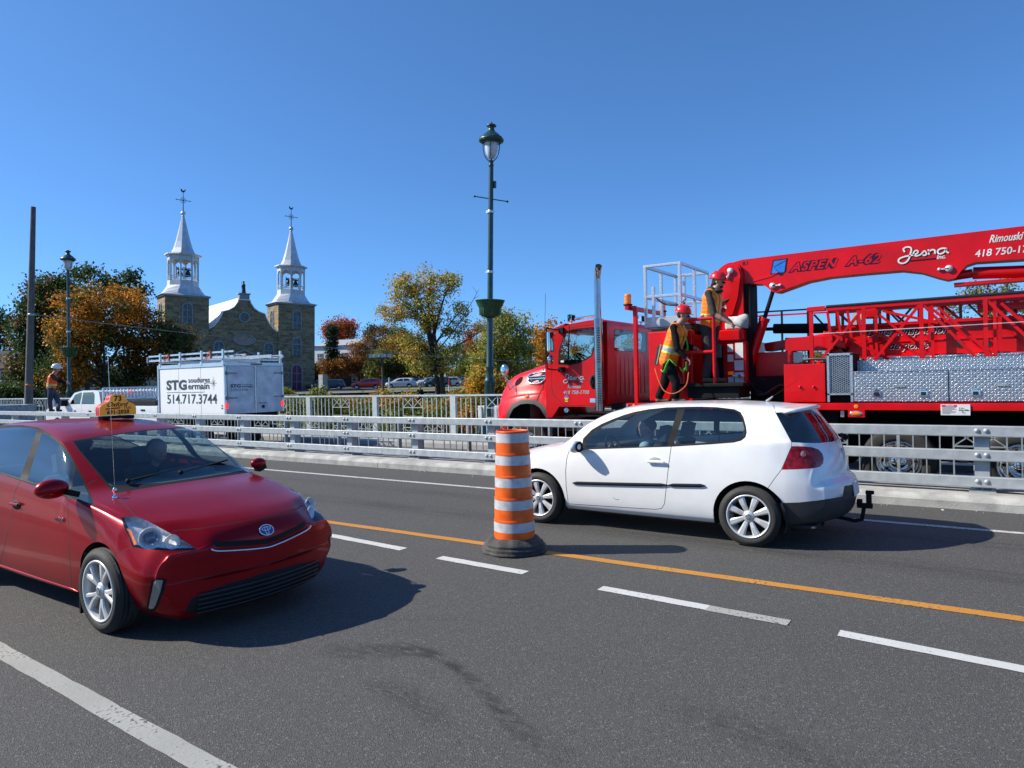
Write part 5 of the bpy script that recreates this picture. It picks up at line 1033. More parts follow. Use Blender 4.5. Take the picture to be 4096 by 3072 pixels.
# --- toolboxes with chequer plate
def platemat():
    m = bpy.data.materials.new('chequer_plate'); m.use_nodes = True; n = m.node_tree; N = n.nodes; L = n.links; bs = N['Principled BSDF']; bs.inputs['Base Color'].default_value = (.55, .565, .59, 1); bs.inputs['Metallic'].default_value = .9; bs.inputs['Roughness'].default_value = .28
    tc = N.new('ShaderNodeTexCoord'); mp = N.new('ShaderNodeMapping'); mp.inputs['Scale'].default_value = (25, 25, 25); mp.inputs['Rotation'].default_value = (0, rad(0), 0); L.new(tc.outputs['Object'], mp.inputs[0]); sx = N.new('ShaderNodeSeparateXYZ'); L.new(mp.outputs[0], sx.inputs[0])
    def mth(op, a, b_=None):
        q = N.new('ShaderNodeMath'); q.operation = op
        for i, v in enumerate((a, b_)):
            if v is None: continue
            if isinstance(v, (int, float)): q.inputs[i].default_value = v
            else: L.new(v, q.inputs[i])
        return q.outputs[0]
    fx = mth('PINGPONG', sx.outputs[0], .5); fz = mth('PINGPONG', sx.outputs[2], .5)
    par = mth('MODULO', mth('ADD', mth('FLOOR', mth('ADD', sx.outputs[0], 200.5)), mth('FLOOR', mth('ADD', sx.outputs[2], 200.5))), 2)
    sc = mth('MULTIPLY', mth('SUBTRACT', par, .5), 2)
    u = mth('SUBTRACT', mth('FRACT', mth('ADD', sx.outputs[0], 200.5)), .5); v = mth('SUBTRACT', mth('FRACT', mth('ADD', sx.outputs[2], 200.5)), .5)
    a = mth('ADD', u, mth('MULTIPLY', v, sc)); c = mth('SUBTRACT', v, mth('MULTIPLY', u, sc))
    d = mth('ADD', mth('MULTIPLY', mth('MULTIPLY', a, a), 2.2), mth('MULTIPLY', mth('MULTIPLY', c, c), 16))
    h = N.new('ShaderNodeMapRange'); h.inputs[1].default_value = 1.0; h.inputs[2].default_value = .1; L.new(d, h.inputs[0])
    bp = N.new('ShaderNodeBump'); bp.inputs['Strength'].default_value = 1; bp.inputs['Distance'].default_value = .02; L.new(h.outputs[0], bp.inputs['Height']); L.new(bp.outputs[0], bs.inputs['Normal'])
    no = N.new('ShaderNodeTexNoise'); no.inputs['Scale'].default_value = 5; L.new(tc.outputs['Object'], no.inputs[0]); r = N.new('ShaderNodeMapRange'); r.inputs[3].default_value = .2; r.inputs[4].default_value = .42; L.new(no.outputs[0], r.inputs[0]); L.new(r.outputs[0], bs.inputs['Roughness'])
    return m
M_plate = platemat()
b = TB(M_red); b.bb(-2.68, -2.045, 12.08, 12.9, 1.325, 1.95); b.build('red_cabinet', tr, bevel=.012)
for x in (-2.43, -2.22): disc(x, 12.08, 1.575, .02, M_red, 'cabinet_knob', .03)
b = TB(M_hose); b.tube(spline([(-2.45, 12.4, 1.95), (-2.4, 12.35, 2.02), (-2.2, 12.3, 2.03), (-1.95, 12.25, 2.01)], 4), .025, 8); b.build('hydraulic_hose', tr)
b = TB(M_alu, M_seam); b.cur = 1; b.bb(-2.0, -1.66, 12.13, 12.16, 1.45, 2.08); b.cur = 0
for q in ((-2.02, -1.985, 12.08, 12.12, 1.33, 2.1), (-1.68, -1.645, 12.08, 12.12, 1.33, 2.1), (-2.02, -1.645, 12.08, 12.12, 2.07, 2.105), (-2.02, -1.645, 12.08, 12.12, 1.44, 1.465)): b.bb(*q)
b.build('cooler_frame', tr)
b = TB(M_steel); b.bb(-2.02, -1.645, 12.17, 12.85, 1.33, 2.095); b.build('cooler_box', tr)
b = TB(M_alu); xa, xb, za, zb2 = -1.985, -1.68, 1.465, 2.07; sp = .034
for k in range(-24, 40):
    for sl in (.55, -.55):
        pts = []
        for x in np.linspace(xa, xb, 2):
            pts.append((x, za + k * sp + sl * (x - xa)))
        (p, q) = pts; t0, t1 = 0, 1; dz = q[1] - p[1]
        if dz > 0: t0 = max(0, (za - p[1]) / dz); t1 = min(1, (zb2 - p[1]) / dz)
        else: t0 = max(0, (zb2 - p[1]) / dz); t1 = min(1, (za - p[1]) / dz)
        if t1 - t0 > .05: b.beam((p[0] + (q[0] - p[0]) * t0, 12.10, p[1] + dz * t0), (p[0] + (q[0] - p[0]) * t1, 12.10, p[1] + dz * t1), .008, .008)
b.build('expanded_mesh', tr, kind='stuff')
for (x0_, x1_) in ((-1.638, -.372), (-.357, .90), (.915, 2.2)):
    b = TB(M_plate); b.bb(x0_, x1_, 12.08, 12.55, 1.335, 1.808); b.build('toolbox', tr, bevel=.008)
    c = x0_ + .64
    for xx in (c - .32, c + .31):
        b = TB(M_chrome, M_seam); b.bb(xx - .055, xx + .055, 12.06, 12.08, 1.41, 1.50); b.bb(xx - .03, xx + .03, 12.06, 12.08, 1.50, 1.525); b.cur = 1; b.bb(xx - .035, xx + .035, 12.052, 12.06, 1.43, 1.48); b.build('toolbox_latch', tr, bevel=.004)
    b = TB(M_galvd, M_seam); b.bb(c - .07, c + .07, 12.06, 12.08, 1.555, 1.585); b.build('toolbox_handle', tr)
    b = TB(M_seam); b.bb(x0_ + .01, x1_ - .01, 12.077, 12.0795, 1.79, 1.795); b.build('lid_gap', tr)
b = TB(M_plate); b.bb(-1.64, 4.4, 12.56, 12.60, 1.80, 1.985); b.bb(-1.64, 4.4, 12.60, 13.2, 1.93, 1.985); b.bb(-1.64, 4.4, 13.21, 13.25, 1.98, 2.045); b.build('chequer_plate_step', tr)
# --- lattice walkway
def bar(name, p, q, w=.055, mat=None): b = TB(mat or M_red); b.beam(p, q, w, w, (0, 1, 0)); return b.build(name, tr)
YN = 12.62
bar('top_chord', (-2.38, YN, 2.86), (4.4, YN, 2.88), .05); b = TB(M_hose, M_decal); b.tube([(-2.1, YN - .02, 2.905), (4.4, YN - .02, 2.925)], .022, 8); b.build('rubber_cable', tr)
bar('corner_plate', (-2.40, YN, 2.88), (-2.12, YN, 2.885), .07)
for x in (-2.34, -1.54, -.73, .10, .92, 1.74): bar('upright', (x, YN, 1.90), (x, YN, 2.85), .058)
for (x0_, z0_, x1_, z1_) in ((-1.57, 2.80, -2.28, 1.92), (-1.48, 1.88, -.76, 2.82), (-.70, 2.82, .05, 1.88), (.13, 2.82, .90, 1.88)): bar('diagonal_brace', (x0_, YN, z0_), (x1_, YN, z1_), .042)
for (x0_, z0_, x1_, z1_) in ((-.52, 2.80, .25, 1.92), (.30, 2.80, 1.05, 1.92), (-1.42, 2.45, -.70, 2.0), (-2.0, 2.5, -1.2, 1.98), (-1.30, 2.80, -.52, 2.55)): bar('diagonal_brace', (x0_, 12.95, z0_), (x1_, 12.95, z1_), .042)
for x in (-1.40, -.60, .22): bar('upright', (x, 12.98, 1.98), (x, 12.98, 2.84), .045)
b = TB(M_alloy); b.tube([(-2.31, YN - .05, 2.455), (4.4, YN - .05, 2.50)], .007, 6); b.build('lanyard_cable', tr)
for Y, xs, zt2 in ((13.35, (-1.46, -.65, .29), 2.87), (13.7, (-2.1, -1.29, -.49, .5), 2.93)):
    bar('inner_chord', (-2.2, Y, zt2), (4.4, Y, zt2 + .02), .05, M_steel if Y > 13.5 else M_red)
    for i, x in enumerate(xs):
        bar('inner_upright', (x, Y, 1.98), (x, Y, zt2), .055); 
        if i % 2 == 0: bar('inner_brace', (x, Y, zt2 - .03), (x + .82, Y, 2.02), .042)
        else: bar('inner_brace', (x, Y, zt2 - .03), (x + .8, Y, 2.05), .042)
bar('far_chord', (-2.2, 14.3, 2.93), (4.4, 14.3, 2.97), .05, M_steel)
for i, x in enumerate(np.arange(-2.1, 1.6, .62)):
    bar('far_upright', (x, 14.3, 2.3), (x, 14.3, 2.93), .045, M_steel); bar('far_brace', (x, 14.3, 2.3), (x + (.5 if i % 2 else -.5), 14.3, 2.92), .035, M_steel)
b = TB(M_red, M_seam); b.bb(-2.22, 4.4, 13.52, 13.66, 2.06, 2.58); b.bb(-2.22, 4.4, 13.42, 13.68, 2.58, 2.63); b.bb(-2.22, 4.4, 13.38, 13.68, 2.04, 2.07); b.bb(-2.22, 4.4, 13.50, 13.52, 2.30, 2.315); b.build('inspection_boom', tr)
b = TB(M_seam); 
for x in (-1.95, -.25, .12): b.lathe([(0, .004), (.06, .004)], 18, Matrix.Translation((x, 13.51, 2.22)) @ Matrix.Rotation(rad(90), 4, 'X'))
b.build('beam_opening', tr)
Fc = XZs(13.51, .003)
for (tx, x, z) in (("Unité d'inspection", -1.62, 2.42), ('de ponts', -1.28, 2.18)):
    text('lettering_outline', tx, Fc @ Matrix.Translation((x + .008, z - .008, 0)), .165, M_decal, tr, shear=.35, bold=.006); text('lettering', tx, Fc @ Matrix.Translation((x, z, .002)), .165, M_black, tr, shear=.35, bold=.002)
b = TB(M_red); b.bb(.0, 3, 13.35, 13.7, 2.72, 2.84); b.build('sliding_carriage', tr, bevel=.01); b = TB(M_red); b.bb(-2.9, -2.1, 13.2, 13.5, 2.2, 2.45); b.beam((-2.3, 13.45, 2.45), (-1.9, 13.45, 2.3), .3, .2); b.build('sliding_carriage', tr, bevel=.01)
for i in range(4):
    x = -2.12 + i * .16; bar('hanger', (x, 13.2, 2.35), (x - .06, 13.2, 2.86), .04)
b = TB(pmat('pale_box', (.5, .52, .5), .5)); b.bb(-1.80, -1.66, 13.3, 13.5, 2.62, 2.82); b.build('winch_box', tr)
b = TB(M_red); b.bb(-1.62, -1.42, 13.3, 13.55, 2.72, 2.9); b.build('roller_housing', tr, bevel=.02)
# far side rails of the deck
for z in (3.05, 2.97): bar('deck_rail', (-3.9, 14.35, z), (-2.3, 14.35, z - .02), .03, M_steel if z > 3 else M_red)
for x in (-3.2, -2.72): bar('deck_rail_post', (x, 14.35, 1.3), (x, 14.35, 3.03), .035, M_steel)
b = TB(M_steel); b.bb(-2.7, -2.25, 13.3, 14.1, 1.6, 2.0); b.bb(-3.3, -2.0, 13.2, 14.0, 1.33, 1.6); b.build('hydraulic_manifold', tr, bevel=.03)
b = TB(M_red); b.beam((-3.3, 13.6, 2.30), (-2.2, 13.5, 2.42), .35, .16); b.build('boom_root', tr, bevel=.01)
for i in range(7):
    b = TB(M_hose); y = 12.75 + .12 * i; b.tube(spline([(-3.45, y, 1.55 + .1 * (i % 3)), (-3.2, y - .1, 1.42), (-2.9, y, 1.6), (-2.72, y + .1, 1.5 + .06 * i)], 5), .02, 7); b.build('hydraulic_hose', tr)
# ================================================================ survey helper: photo point on the upright plane Y = const
def at(x, y, Y):
    d = CF * FPX + CR * (x - 2048) - CU * (y - 1536); return CAM_P + d * (Y / d.y)
def ground_at(x, y, z=0):
    d = CF * FPX + CR * (x - 2048) - CU * (y - 1536); return CAM_P + d * ((z - CAM_P.z) / d.z)
# ================================================================ people
def remeshed(name, balls, voxel, smooth=4):
    b = MB()
    for c, r in balls: b.sph(c, r, 12, 8)
    o = b.build('tmp'); m = o.modifiers.new('r', 'REMESH'); m.mode = 'VOXEL'; m.voxel_size = voxel; s = o.modifiers.new('s', 'SMOOTH'); s.iterations = smooth; s.factor = .5
    me = bpy.data.meshes.new_from_object(o.evaluated_get(bpy.context.evaluated_depsgraph_get())); bpy.data.objects.remove(o); me.name = name; return me
def capsule(a, b, ra, rb, n=None):
    a = Vector(a); b = Vector(b); L = (b - a).length; n = n or max(3, int(L / (min(ra, rb) * .45)) + 1)
    return [(a.lerp(b, i / (n - 1)), ra + (rb - ra) * i / (n - 1)) for i in range(n)]
def hand(w, d, palm_n, size=1.0, curl=.5, side=1):
    """w wrist, d direction of the fingers, palm_n direction the palm faces"""
    w = Vector(w); d = Vector(d).normalized(); n = Vector(palm_n); n = (n - d * n.dot(d)).normalized(); t = d.cross(n) * side; out = []
    for k in (-.6, 0, .6): out += capsule(w + t * .02 * k, w + d * .085 * size + t * .034 * k, .021, .016, 5)
    for k, L in ((-1.5, .068), (-.5, .078), (.5, .074), (1.5, .060)):
        p = w + d * .09 * size + t * .0215 * k; a1 = curl; q = p + (d * math.cos(a1) + n * math.sin(a1)) * L * .55; q2 = q + (d * math.cos(a1 * 2.2) + n * math.sin(a1 * 2.2)) * L * .5
        out += capsule(p, q, .0105, .0095, 5) + capsule(q, q2, .0095, .008, 4)
    p = w + d * .025 + t * .03; q = p + (d * .7 + t * .6 + n * .3) * .05; q2 = q + (d * .9 + t * .1 + n * .4) * .035
    return out + capsule(p, q, .014, .011, 4) + capsule(q, q2, .011, .009, 4)
def head(c, fwd, up=(0, 0, 1), s=1.0):
    c = Vector(c); f = Vector(fwd).normalized(); u = Vector(up); u = (u - f * u.dot(f)).normalized(); l = u.cross(f); s *= 1
    g = lambda a, b, e: c + f * a * s + l * b * s + u * e * s
    return [(g(-.02, 0, .03), .092 * s), (g(.015, 0, .03), .085 * s), (g(.02, .015, -.03), .064 * s), (g(.02, -.015, -.03), .064 * s), (g(.045, 0, -.075), .042 * s), (g(.062, 0, -.085), .028 * s), (g(.098, 0, -.012), .017 * s), (g(.092, 0, .01), .013 * s), (g(.088, 0, -.05), .018 * s), (g(.082, .03, .018), .016 * s), (g(.082, -.03, .018), .016 * s), (g(-.005, .085, -.005), .019 * s), (g(-.005, -.085, -.005), .019 * s), (g(-.01, .088, .01), .017 * s), (g(-.01, -.088, .01), .017 * s)]
def person(J, mats, label, fwd, look, shirt='shirt', voxel=.009, boots=True, hands=True, face_up=(0, 0, 1), short_sleeve=False, group=None, trousers_r=1.0):
    """J: joints in world space"""
    base = Vector(((J['footL'] + J['footR']) / 2)); base.z = min(J['footL'].z, J['footR'].z)
    t = empty('person', base, label=label, cat='person', group=group); o_ = base; S = []
    def seg(lab, a, b, ra, rb): S.append((lab, a - o_, b - o_, ra, rb))
    f = Vector(fwd).normalized(); pel = (J['hipL'] + J['hipR']) / 2; ch = (J['shL'] + J['shR']) / 2; lat = (J['shL'] - J['shR']).normalized()
    mid = pel.lerp(ch, .5) - f * .01
    seg('trousers', J['hipL'] + Vector((0, 0, .02)), J['hipR'] + Vector((0, 0, .02)), .115, .115)
    for k in (-1, 0, 1): seg('shirt', pel + lat * .05 * k + Vector((0, 0, .10)), ch + lat * .085 * k - Vector((0, 0, .09)), .122, .132)
    seg('shirt', J['shL'] - lat * .03, J['shR'] + lat * .03, .085, .085)
    nk = ch + Vector((0, 0, .03)); seg('skin', nk, J['head'] - Vector((0, 0, .05)), .07, .062); seg('shirt', nk - f * .03, nk + Vector((0, 0, .045)) - f * .02, .075, .06)
    for s in 'LR':
        seg('shirt', J['sh' + s], J['el' + s], .074, .060); lab = 'skin' if short_sleeve else 'shirt'
        m_ = J['el' + s].lerp(J['wr' + s], .45 if short_sleeve else .85); seg(lab, J['el' + s], m_, .055, .048); seg('skin', m_, J['wr' + s], .045, .031)
        seg('trousers', J['hip' + s], J['kn' + s], .108 * trousers_r, .082 * trousers_r); seg('trousers', J['kn' + s], J['an' + s] + Vector((0, 0, .04)), .080 * trousers_r, .072 * trousers_r)
        seg('boots', J['an' + s], J['an' + s] - Vector((0, 0, .03)), .055, .055); ft = J['foot' + s]; fd = J.get('fd' + s, f); seg('boots', ft + Vector((0, 0, .05)) - fd * .05, ft + Vector((0, 0, .042)) + fd * .13, .048, .04)
    balls = []; lab = []
    for l, a, b, ra, rb in S:
        c = capsule(a, b, ra, rb); balls += c; lab += [l] * len(c)
    hd = head(J['head'] - o_, look, face_up); balls += hd; lab += ['skin'] * len(hd)
    if hands:
        for s in 'LR':
            d = (J['wr' + s] - J['el' + s]).normalized() if ('hd' + s) not in J else J['hd' + s]; c = hand(J['wr' + s] - o_, d, J.get('pn' + s, -f + Vector((0, 0, -1))), curl=J.get('curl', .6), side=1 if s == 'R' else -1); balls += c; lab += ['skin'] * len(c)
    me = remeshed('body', balls, voxel, 3)
    C_ = np.array([tuple(c) for c, _ in balls]); Rr = np.array([r for _, r in balls]); names = ['skin', 'shirt', 'trousers', 'boots']; li = np.array([names.index(l) for l in lab])
    n = len(me.polygons); ctr = np.empty(n * 3); me.polygons.foreach_get('center', ctr); ctr = ctr.reshape(-1, 3); idx = np.empty(n, int)
    for i in range(0, n, 4000):
        d = np.linalg.norm(ctr[i:i + 4000, None] - C_[None], axis=2) - Rr[None]; idx[i:i + 4000] = li[d.argmin(1)]
    me.materials.clear()
    for k in names: me.materials.append(mats[k])
    me.polygons.foreach_set('material_index', idx.astype(np.int32)); me.polygons.foreach_set('use_smooth', np.ones(n, bool)); me.update()
    link('body', me, t); return t, o_
def hard_hat(t, o_, hc, look, mat, s=1.0, tilt=(0, 0, 1)):
    f = Vector(look); f.z = 0; f.normalize(); u = Vector(tilt).normalized(); f = (f - u * f.dot(u)).normalized(); l = u.cross(f); M = Matrix((f, l, u)).transposed().to_4x4(); M.translation = Vector(hc) - o_
    b = MB(mats=[mat]); b.M = M @ Matrix.Diagonal((1.16, .96, 1, 1)) @ Matrix.Scale(s, 4)
    b.lathe([(.125, .0), (.128, .012), (.122, .05), (.105, .09), (.07, .125), (.03, .14), (0, .142)], 28); b.lathe([(.125, .0), (.14, -.004), (.142, .002), (.127, .012)], 28)
    b.M = M @ Matrix.Scale(s, 4); b.add([(.13, -.08, .004), (.13, .08, .004), (.185, .05, -.006), (.195, 0, -.008), (.185, -.05, -.006), (.13, -.08, .014), (.13, .08, .014), (.185, .05, .0), (.195, 0, -.0), (.185, -.05, .0)], [(0, 4, 3, 2, 1), (5, 6, 7, 8, 9), (0, 5, 9, 4), (4, 9, 8, 3), (3, 8, 7, 2), (2, 7, 6, 1)]); b.box((0.02, 0, .135), (.2, .018, .02))
    return b.build('hard_hat', t)
def glasses(t, o_, hc, look, lat):
    f = Vector(look).normalized(); l = Vector(lat).normalized(); c = Vector(hc) - o_; b = MB(mats=[M_black])
    for k in (-1, 1): b.sph(c + f * .10 + l * .033 * k + Vector((0, 0, .018)), (.02, .026, .016), 10, 6); b.tube([c + f * .09 + l * .06 * k + Vector((0, 0, .02)), c - f * .01 + l * .088 * k + Vector((0, 0, .02))], .004, 5)
    return b.build('glasses', t)
def vest(t, o_, J, f, base, yel, silv, back_x=False, hem=-.02, name='safety_vest', bands=(.36, .50)):
    pel = (J['hipL'] + J['hipR']) / 2 - o_; ch = (J['shL'] + J['shR']) / 2 - o_; lat = (J['shL'] - J['shR']).normalized(); f = Vector(f).normalized(); mid = pel.lerp(ch, .5) - f * .01; e = .022; balls = []
    
    for k in (-1, 0, 1): balls += capsule(pel + lat * .06 * k + Vector((0, 0, hem + .10)), ch + lat * .095 * k - Vector((0, 0, .09)), .148, .150)
    balls += capsule(ch - lat * .12, ch + lat * .12, .098, .098)
    me = remeshed(name, balls, .011, 3); up = (ch - pel).normalized(); L = (ch - pel).length; n = len(me.polygons); c = np.empty(n * 3); me.polygons.foreach_get('center', c); c = c.reshape(-1, 3)
    rel = c - np.array(pel); h = rel @ np.array(up) / L; u = rel @ np.array(lat); w = rel @ np.array(f); mi = np.zeros(n, np.int32)
    b0, b1 = bands; band = (h > b0) & (h < b1); mi[band] = 1; mi[(h > b0 + .035) & (h < b1 - .035)] = 2
    vs = (np.abs(np.abs(u) - .085) < .034) & (h >= b1); mi[vs] = 1; mi[(np.abs(np.abs(u) - .085) < .014) & (h >= b1)] = 2
    if back_x:
        x = (np.abs(np.abs(u) * 2.2 - np.abs(h - .62)) < .09) & (w < 0); mi[:] = 0; mi[x] = 1; mi[(np.abs(np.abs(u) * 2.2 - np.abs(h - .62)) < .035) & (w < 0)] = 2; mi[band & (h < b1 - .02)] = 1; mi[(h > b0 + .03) & (h < b1 - .05)] = 2
    me.materials.clear()
    for m_ in (base, yel, silv): me.materials.append(m_)
    me.polygons.foreach_set('material_index', mi); me.polygons.foreach_set('use_smooth', np.ones(n, bool)); bm = bmesh.new(); bm.from_mesh(me)
    kill = [fc for fc in bm.faces if (fc.calc_center_median() - pel).dot(up) / L < hem / L - .02 or (fc.calc_center_median() - (ch + f * .0)).length < .0 or ((fc.calc_center_median() - ch).dot(up) > .055 and abs((fc.calc_center_median() - ch).dot(lat)) < .06)]
    bmesh.ops.delete(bm, geom=kill, context='FACES'); bm.to_mesh(me); bm.free()
    return link(name, me, t)
M_vor = pmat('vest_orange', (1.0, .22, .010), .7, var=.08, bump=.4, bscale=14); M_vre = pmat('vest_red_orange', (1.0, .11, .01), .7, var=.08, bump=.4, bscale=14); M_vye = pmat('vest_yellow', (.78, .88, .04), .6); M_vsi = pmat('vest_silver', (.42, .46, .46), .5)
M_cblk = pmat('black_cloth', (.013, .013, .014), .95, bump=.5, bscale=16, spec=.1); M_cgry = pmat('charcoal_cloth', (.032, .033, .034), .9, bump=.5, bscale=16); M_boot = pmat('brown_boots', (.16, .085, .04), .8); M_jean = pmat('blue_jeans', (.045, .06, .10), .9, bump=.5, bscale=16, var=.3)
M_hred = pmat('hard_hat_red', (.62, .008, .008), .3, coat=.4); M_hwh = pmat('hard_hat_white', (.75, .76, .76), .35, coat=.4); M_hair = pmat('dark_hair', (.015, .012, .01), .8)
kB = (.3978, 2480, 980)
def zb_(x, y, Y): return at(kB[1] + x * kB[0], kB[2] + y * kB[0], Y)
def dy(v, d): return Vector((v.x, v.y + d, v.z))
# worker with the harness
Y1 = 11.93; J = {}
J['head'] = zb_(640, 712, Y1); sh = zb_(560, 838, Y1); J['shR'] = dy(sh, -.17) + Vector((0.03, 0, 0)); J['shL'] = dy(sh, .17) + Vector((.03, 0, 0))
hip = zb_(475, 1200, Y1); J['hipR'] = dy(hip, -.09) + Vector((.05, 0, 0)); J['hipL'] = dy(hip, .09)
J['elR'] = zb_(575, 1045, Y1 - .24); J['wrR'] = zb_(665, 1130, Y1 - .20); J['elL'] = zb_(650, 1010, Y1 + .22); J['wrL'] = zb_(745, 1035, Y1 + .15)
J['knR'] = zb_(560, 1380, Y1 - .1); J['knL'] = zb_(445, 1400, Y1 + .08); J['footR'] = zb_(575, 1600, Y1 - .10); J['footL'] = zb_(410, 1600, Y1 + .07)
for s in 'RL': J['foot' + s].z = 1.312; J['an' + s] = J['foot' + s] + Vector((-.03, 0, .09))
fx = Vector((1, .12, 0)); lk = Vector((1, .1, -.42)).normalized()
mt = dict(skin=M_skin, shirt=M_cblk, trousers=M_cblk, boots=M_boot)
p1_, o1 = person(J, mt, 'worker in red hard hat, orange vest and green harness beside the red machinery box', fx, lk, face_up=(.4, 0, 1))
hard_hat(p1_, o1, J['head'] + Vector((-.01, 0, .055)), lk, M_hred, tilt=(.28, 0, 1)); vest(p1_, o1, J, fx, M_vor, M_vye, M_vsi, hem=-.03, bands=(.30, .50)); glasses(p1_, o1, J['head'], lk, (0, 1, 0))
b = MB(mats=[M_hair]); b.sph(J['head'] - o1 + Vector((-.035, 0, .02)), (.085, .088, .07)); b.build('hair', p1_)
M_grn = pmat('green_webbing', (.06, .55, .05), .6); M_lan = pmat('orange_webbing', (.6, .12, .02), .7)
b = MB(mats=[M_grn]); g = lambda x, y, Y: zb_(x, y, Y) - o1
for pts in ([(500, 1150, Y1 - .22), (470, 1200, Y1 - .24), (440, 1275, Y1 - .2), (415, 1260, Y1 - .05)], [(500, 1150, Y1 - .22), (540, 1190, Y1 - .235), (570, 1215, Y1 - .2)], [(600, 1230, Y1 - .18), (630, 1270, Y1 - .15), (660, 1240, Y1 - .1)], [(665, 1180, Y1 - .1), (670, 1260, Y1 - .05)], [(655, 900, Y1 - .05), (680, 1010, Y1 - .04), (675, 1060, Y1 - .02)]):
    P = spline([g(*q) for q in pts], 4)
    for a, c in zip(P[:-1], P[1:]): b.beam(a, c, .012, .042, (0, -.9, .4))
b.build('harness_strap', p1_, kind=None)
b = MB(mats=[M_lan]); b.tube(spline([g(352, 1240, Y1 - .1), g(385, 1350, Y1 - .2), g(440, 1460, Y1 - .25), (g(520, 1495, Y1 - .27)), g(600, 1470, Y1 - .27), g(670, 1400, Y1 - .2), g(690, 1280, Y1 - .12)], 6), .011, 6); b.build('lanyard', p1_)
b = MB(mats=[M_cgry, M_galvd]); b.beam(g(400, 1010, Y1 - .02), g(362, 1210, Y1 - .02), .06, .05, (0, 1, 0)); b.cur = 1; b.beam(g(410, 1000, Y1 - .04), g(370, 1200, Y1 - .05), .02, .02, (0, 1, 0)); b.build('shock_absorber', p1_)
b = MB(mats=[M_steel]); b.M = TI; b.bb(-5.05, -4.3, 11.80, 12.05, 1.26, 1.312); b.build('side_step', tr)
# operator on the platform
Y2 = 12.25; J = {}
J['head'] = zb_(990, 375, Y2); sh = zb_(905, 500, Y2); J['shR'] = dy(sh, -.17) + Vector((.03, 0, 0)); J['shL'] = dy(sh, .17) + Vector((.05, 0, 0))
hip = zb_(885, 850, Y2); J['hipR'] = dy(hip, -.09); J['hipL'] = dy(hip, .09) + Vector((.07, 0, 0))
J['elR'] = zb_(945, 700, Y2 - .25); J['wrR'] = zb_(1085, 775, Y2 - .22); J['elL'] = zb_(1000, 690, Y2 + .22); J['wrL'] = zb_(1110, 770, Y2 + .02)
J['knR'] = zb_(900, 1110, Y2 - .1); J['knL'] = zb_(925, 1090, Y2 + .12); J['footR'] = zb_(880, 1380, Y2 - .10); J['footL'] = zb_(975, 1375, Y2 + .1)
for s in 'RL': J['foot' + s].z = 1.662; J['an' + s] = J['foot' + s] + Vector((-.03, 0, .09))
lk = Vector((1, .05, -.35)).normalized(); J['pnR'] = Vector((0, .3, -1)); J['pnL'] = Vector((0, -.3, -1))
p2_, o2 = person(J, dict(skin=M_skin, shirt=M_cgry, trousers=M_cgry, boots=M_boot), 'worker in red hard hat and dark hoodie standing on the raised operator platform', fx, lk, face_up=(.35, 0, 1), short_sleeve=True)
hard_hat(p2_, o2, J['head'] + Vector((-.01, 0, .055)), lk, M_hred, tilt=(.2, 0, 1)); vest(p2_, o2, J, fx, M_vor, M_vye, M_vsi, hem=.02, bands=(.22, .42)); glasses(p2_, o2, J['head'], lk, (0, 1, 0))
b = MB(mats=[M_hair]); b.sph(J['head'] - o2 + Vector((-.035, 0, .01)), (.085, .088, .08)); b.sph(J['head'] - o2 + Vector((.045, 0, -.085)), (.035, .045, .03)); b.build('hair', p2_)
b = MB(mats=[M_cgry]); hc = J['head'] - o2; b.sph(hc + Vector((-.12, 0, -.13)), (.10, .12, .07)); b.sph(hc + Vector((-.02, 0, -.155)), (.10, .11, .045)); b.build('hood', p2_)
wb = empty('cloth_bag', zb_(1225, 815, Y2 - .12), label='pale grey cloth cover held in the hands of the platform worker', cat='cloth cover'); 
b = MB(mats=[pmat('pale_cloth', (.45, .45, .44), .9, bump=.6, bscale=10)]); wo = Vector(wb.location); pp = [(1135, 770), (1150, 745), (1200, 712), (1250, 698), (1285, 705), (1290, 760), (1285, 832), (1220, 826), (1160, 808)]; b.M = Matrix.Identity(4)
fr = [zb_(x, y, Y2 - .2) - wo for x, y in pp]; bk_ = [zb_(x, y, Y2 + .02) - wo for x, y in pp]; mdl = [zb_(1215 + (x - 1215) * 1.06, 765 + (y - 765) * 1.1, Y2 - .09) - wo for x, y in pp]; n = len(pp)
b.add(fr + mdl + bk_, [tuple(range(n)), tuple(range(2 * n, 3 * n))[::-1]] + [(r * n + i, (r + 1) * n + i, (r + 1) * n + (i + 1) % n, r * n + (i + 1) % n) for r in (0, 1) for i in range(n)], True); o = b.build('cover', wb)
# worker at the left, standing on the guard rail beam
k5 = 700 / 2212; z5 = lambda x, y, Y: at(x * k5, 1380 + y * k5, Y)
Y3 = 11.17; J = {}

def zd(x, y, dD=0):
    d = CF + CR * ((x * k5 - 2048) / FPX) - CU * ((1380 + y * k5 - 1536) / FPX); return CAM_P + d * (24.2 + dD)
f3 = (_R0 * .85 + _F0 * .45).normalized(); lat3 = (_F0 * .85 - _R0 * .45).normalized()
J['head'] = zd(716, 300); sh = zd(668, 392); J['shL'] = sh + lat3 * .17; J['shR'] = sh - lat3 * .17
hip = zd(650, 560); J['hipL'] = hip + lat3 * .09; J['hipR'] = hip - lat3 * .09
J['elR'] = zd(742, 452, -.22); J['wrR'] = zd(838, 478, -.12); J['elL'] = zd(760, 445, .2); J['wrL'] = zd(850, 470, .12)
J['knR'] = zd(632, 715, -.05); J['knL'] = zd(735, 705, .05); J['footR'] = z5(640, 866, 11.12); J['footL'] = z5(748, 862, 11.16)
for s in 'RL': J['foot' + s].z = 1.052; J['foot' + s].y = 11.14; J['an' + s] = J['foot' + s] + Vector((-.03, 0, .09)); J['fd' + s] = Vector((.97, .2, 0))
lk = (f3 + Vector((0, 0, -.3))).normalized()
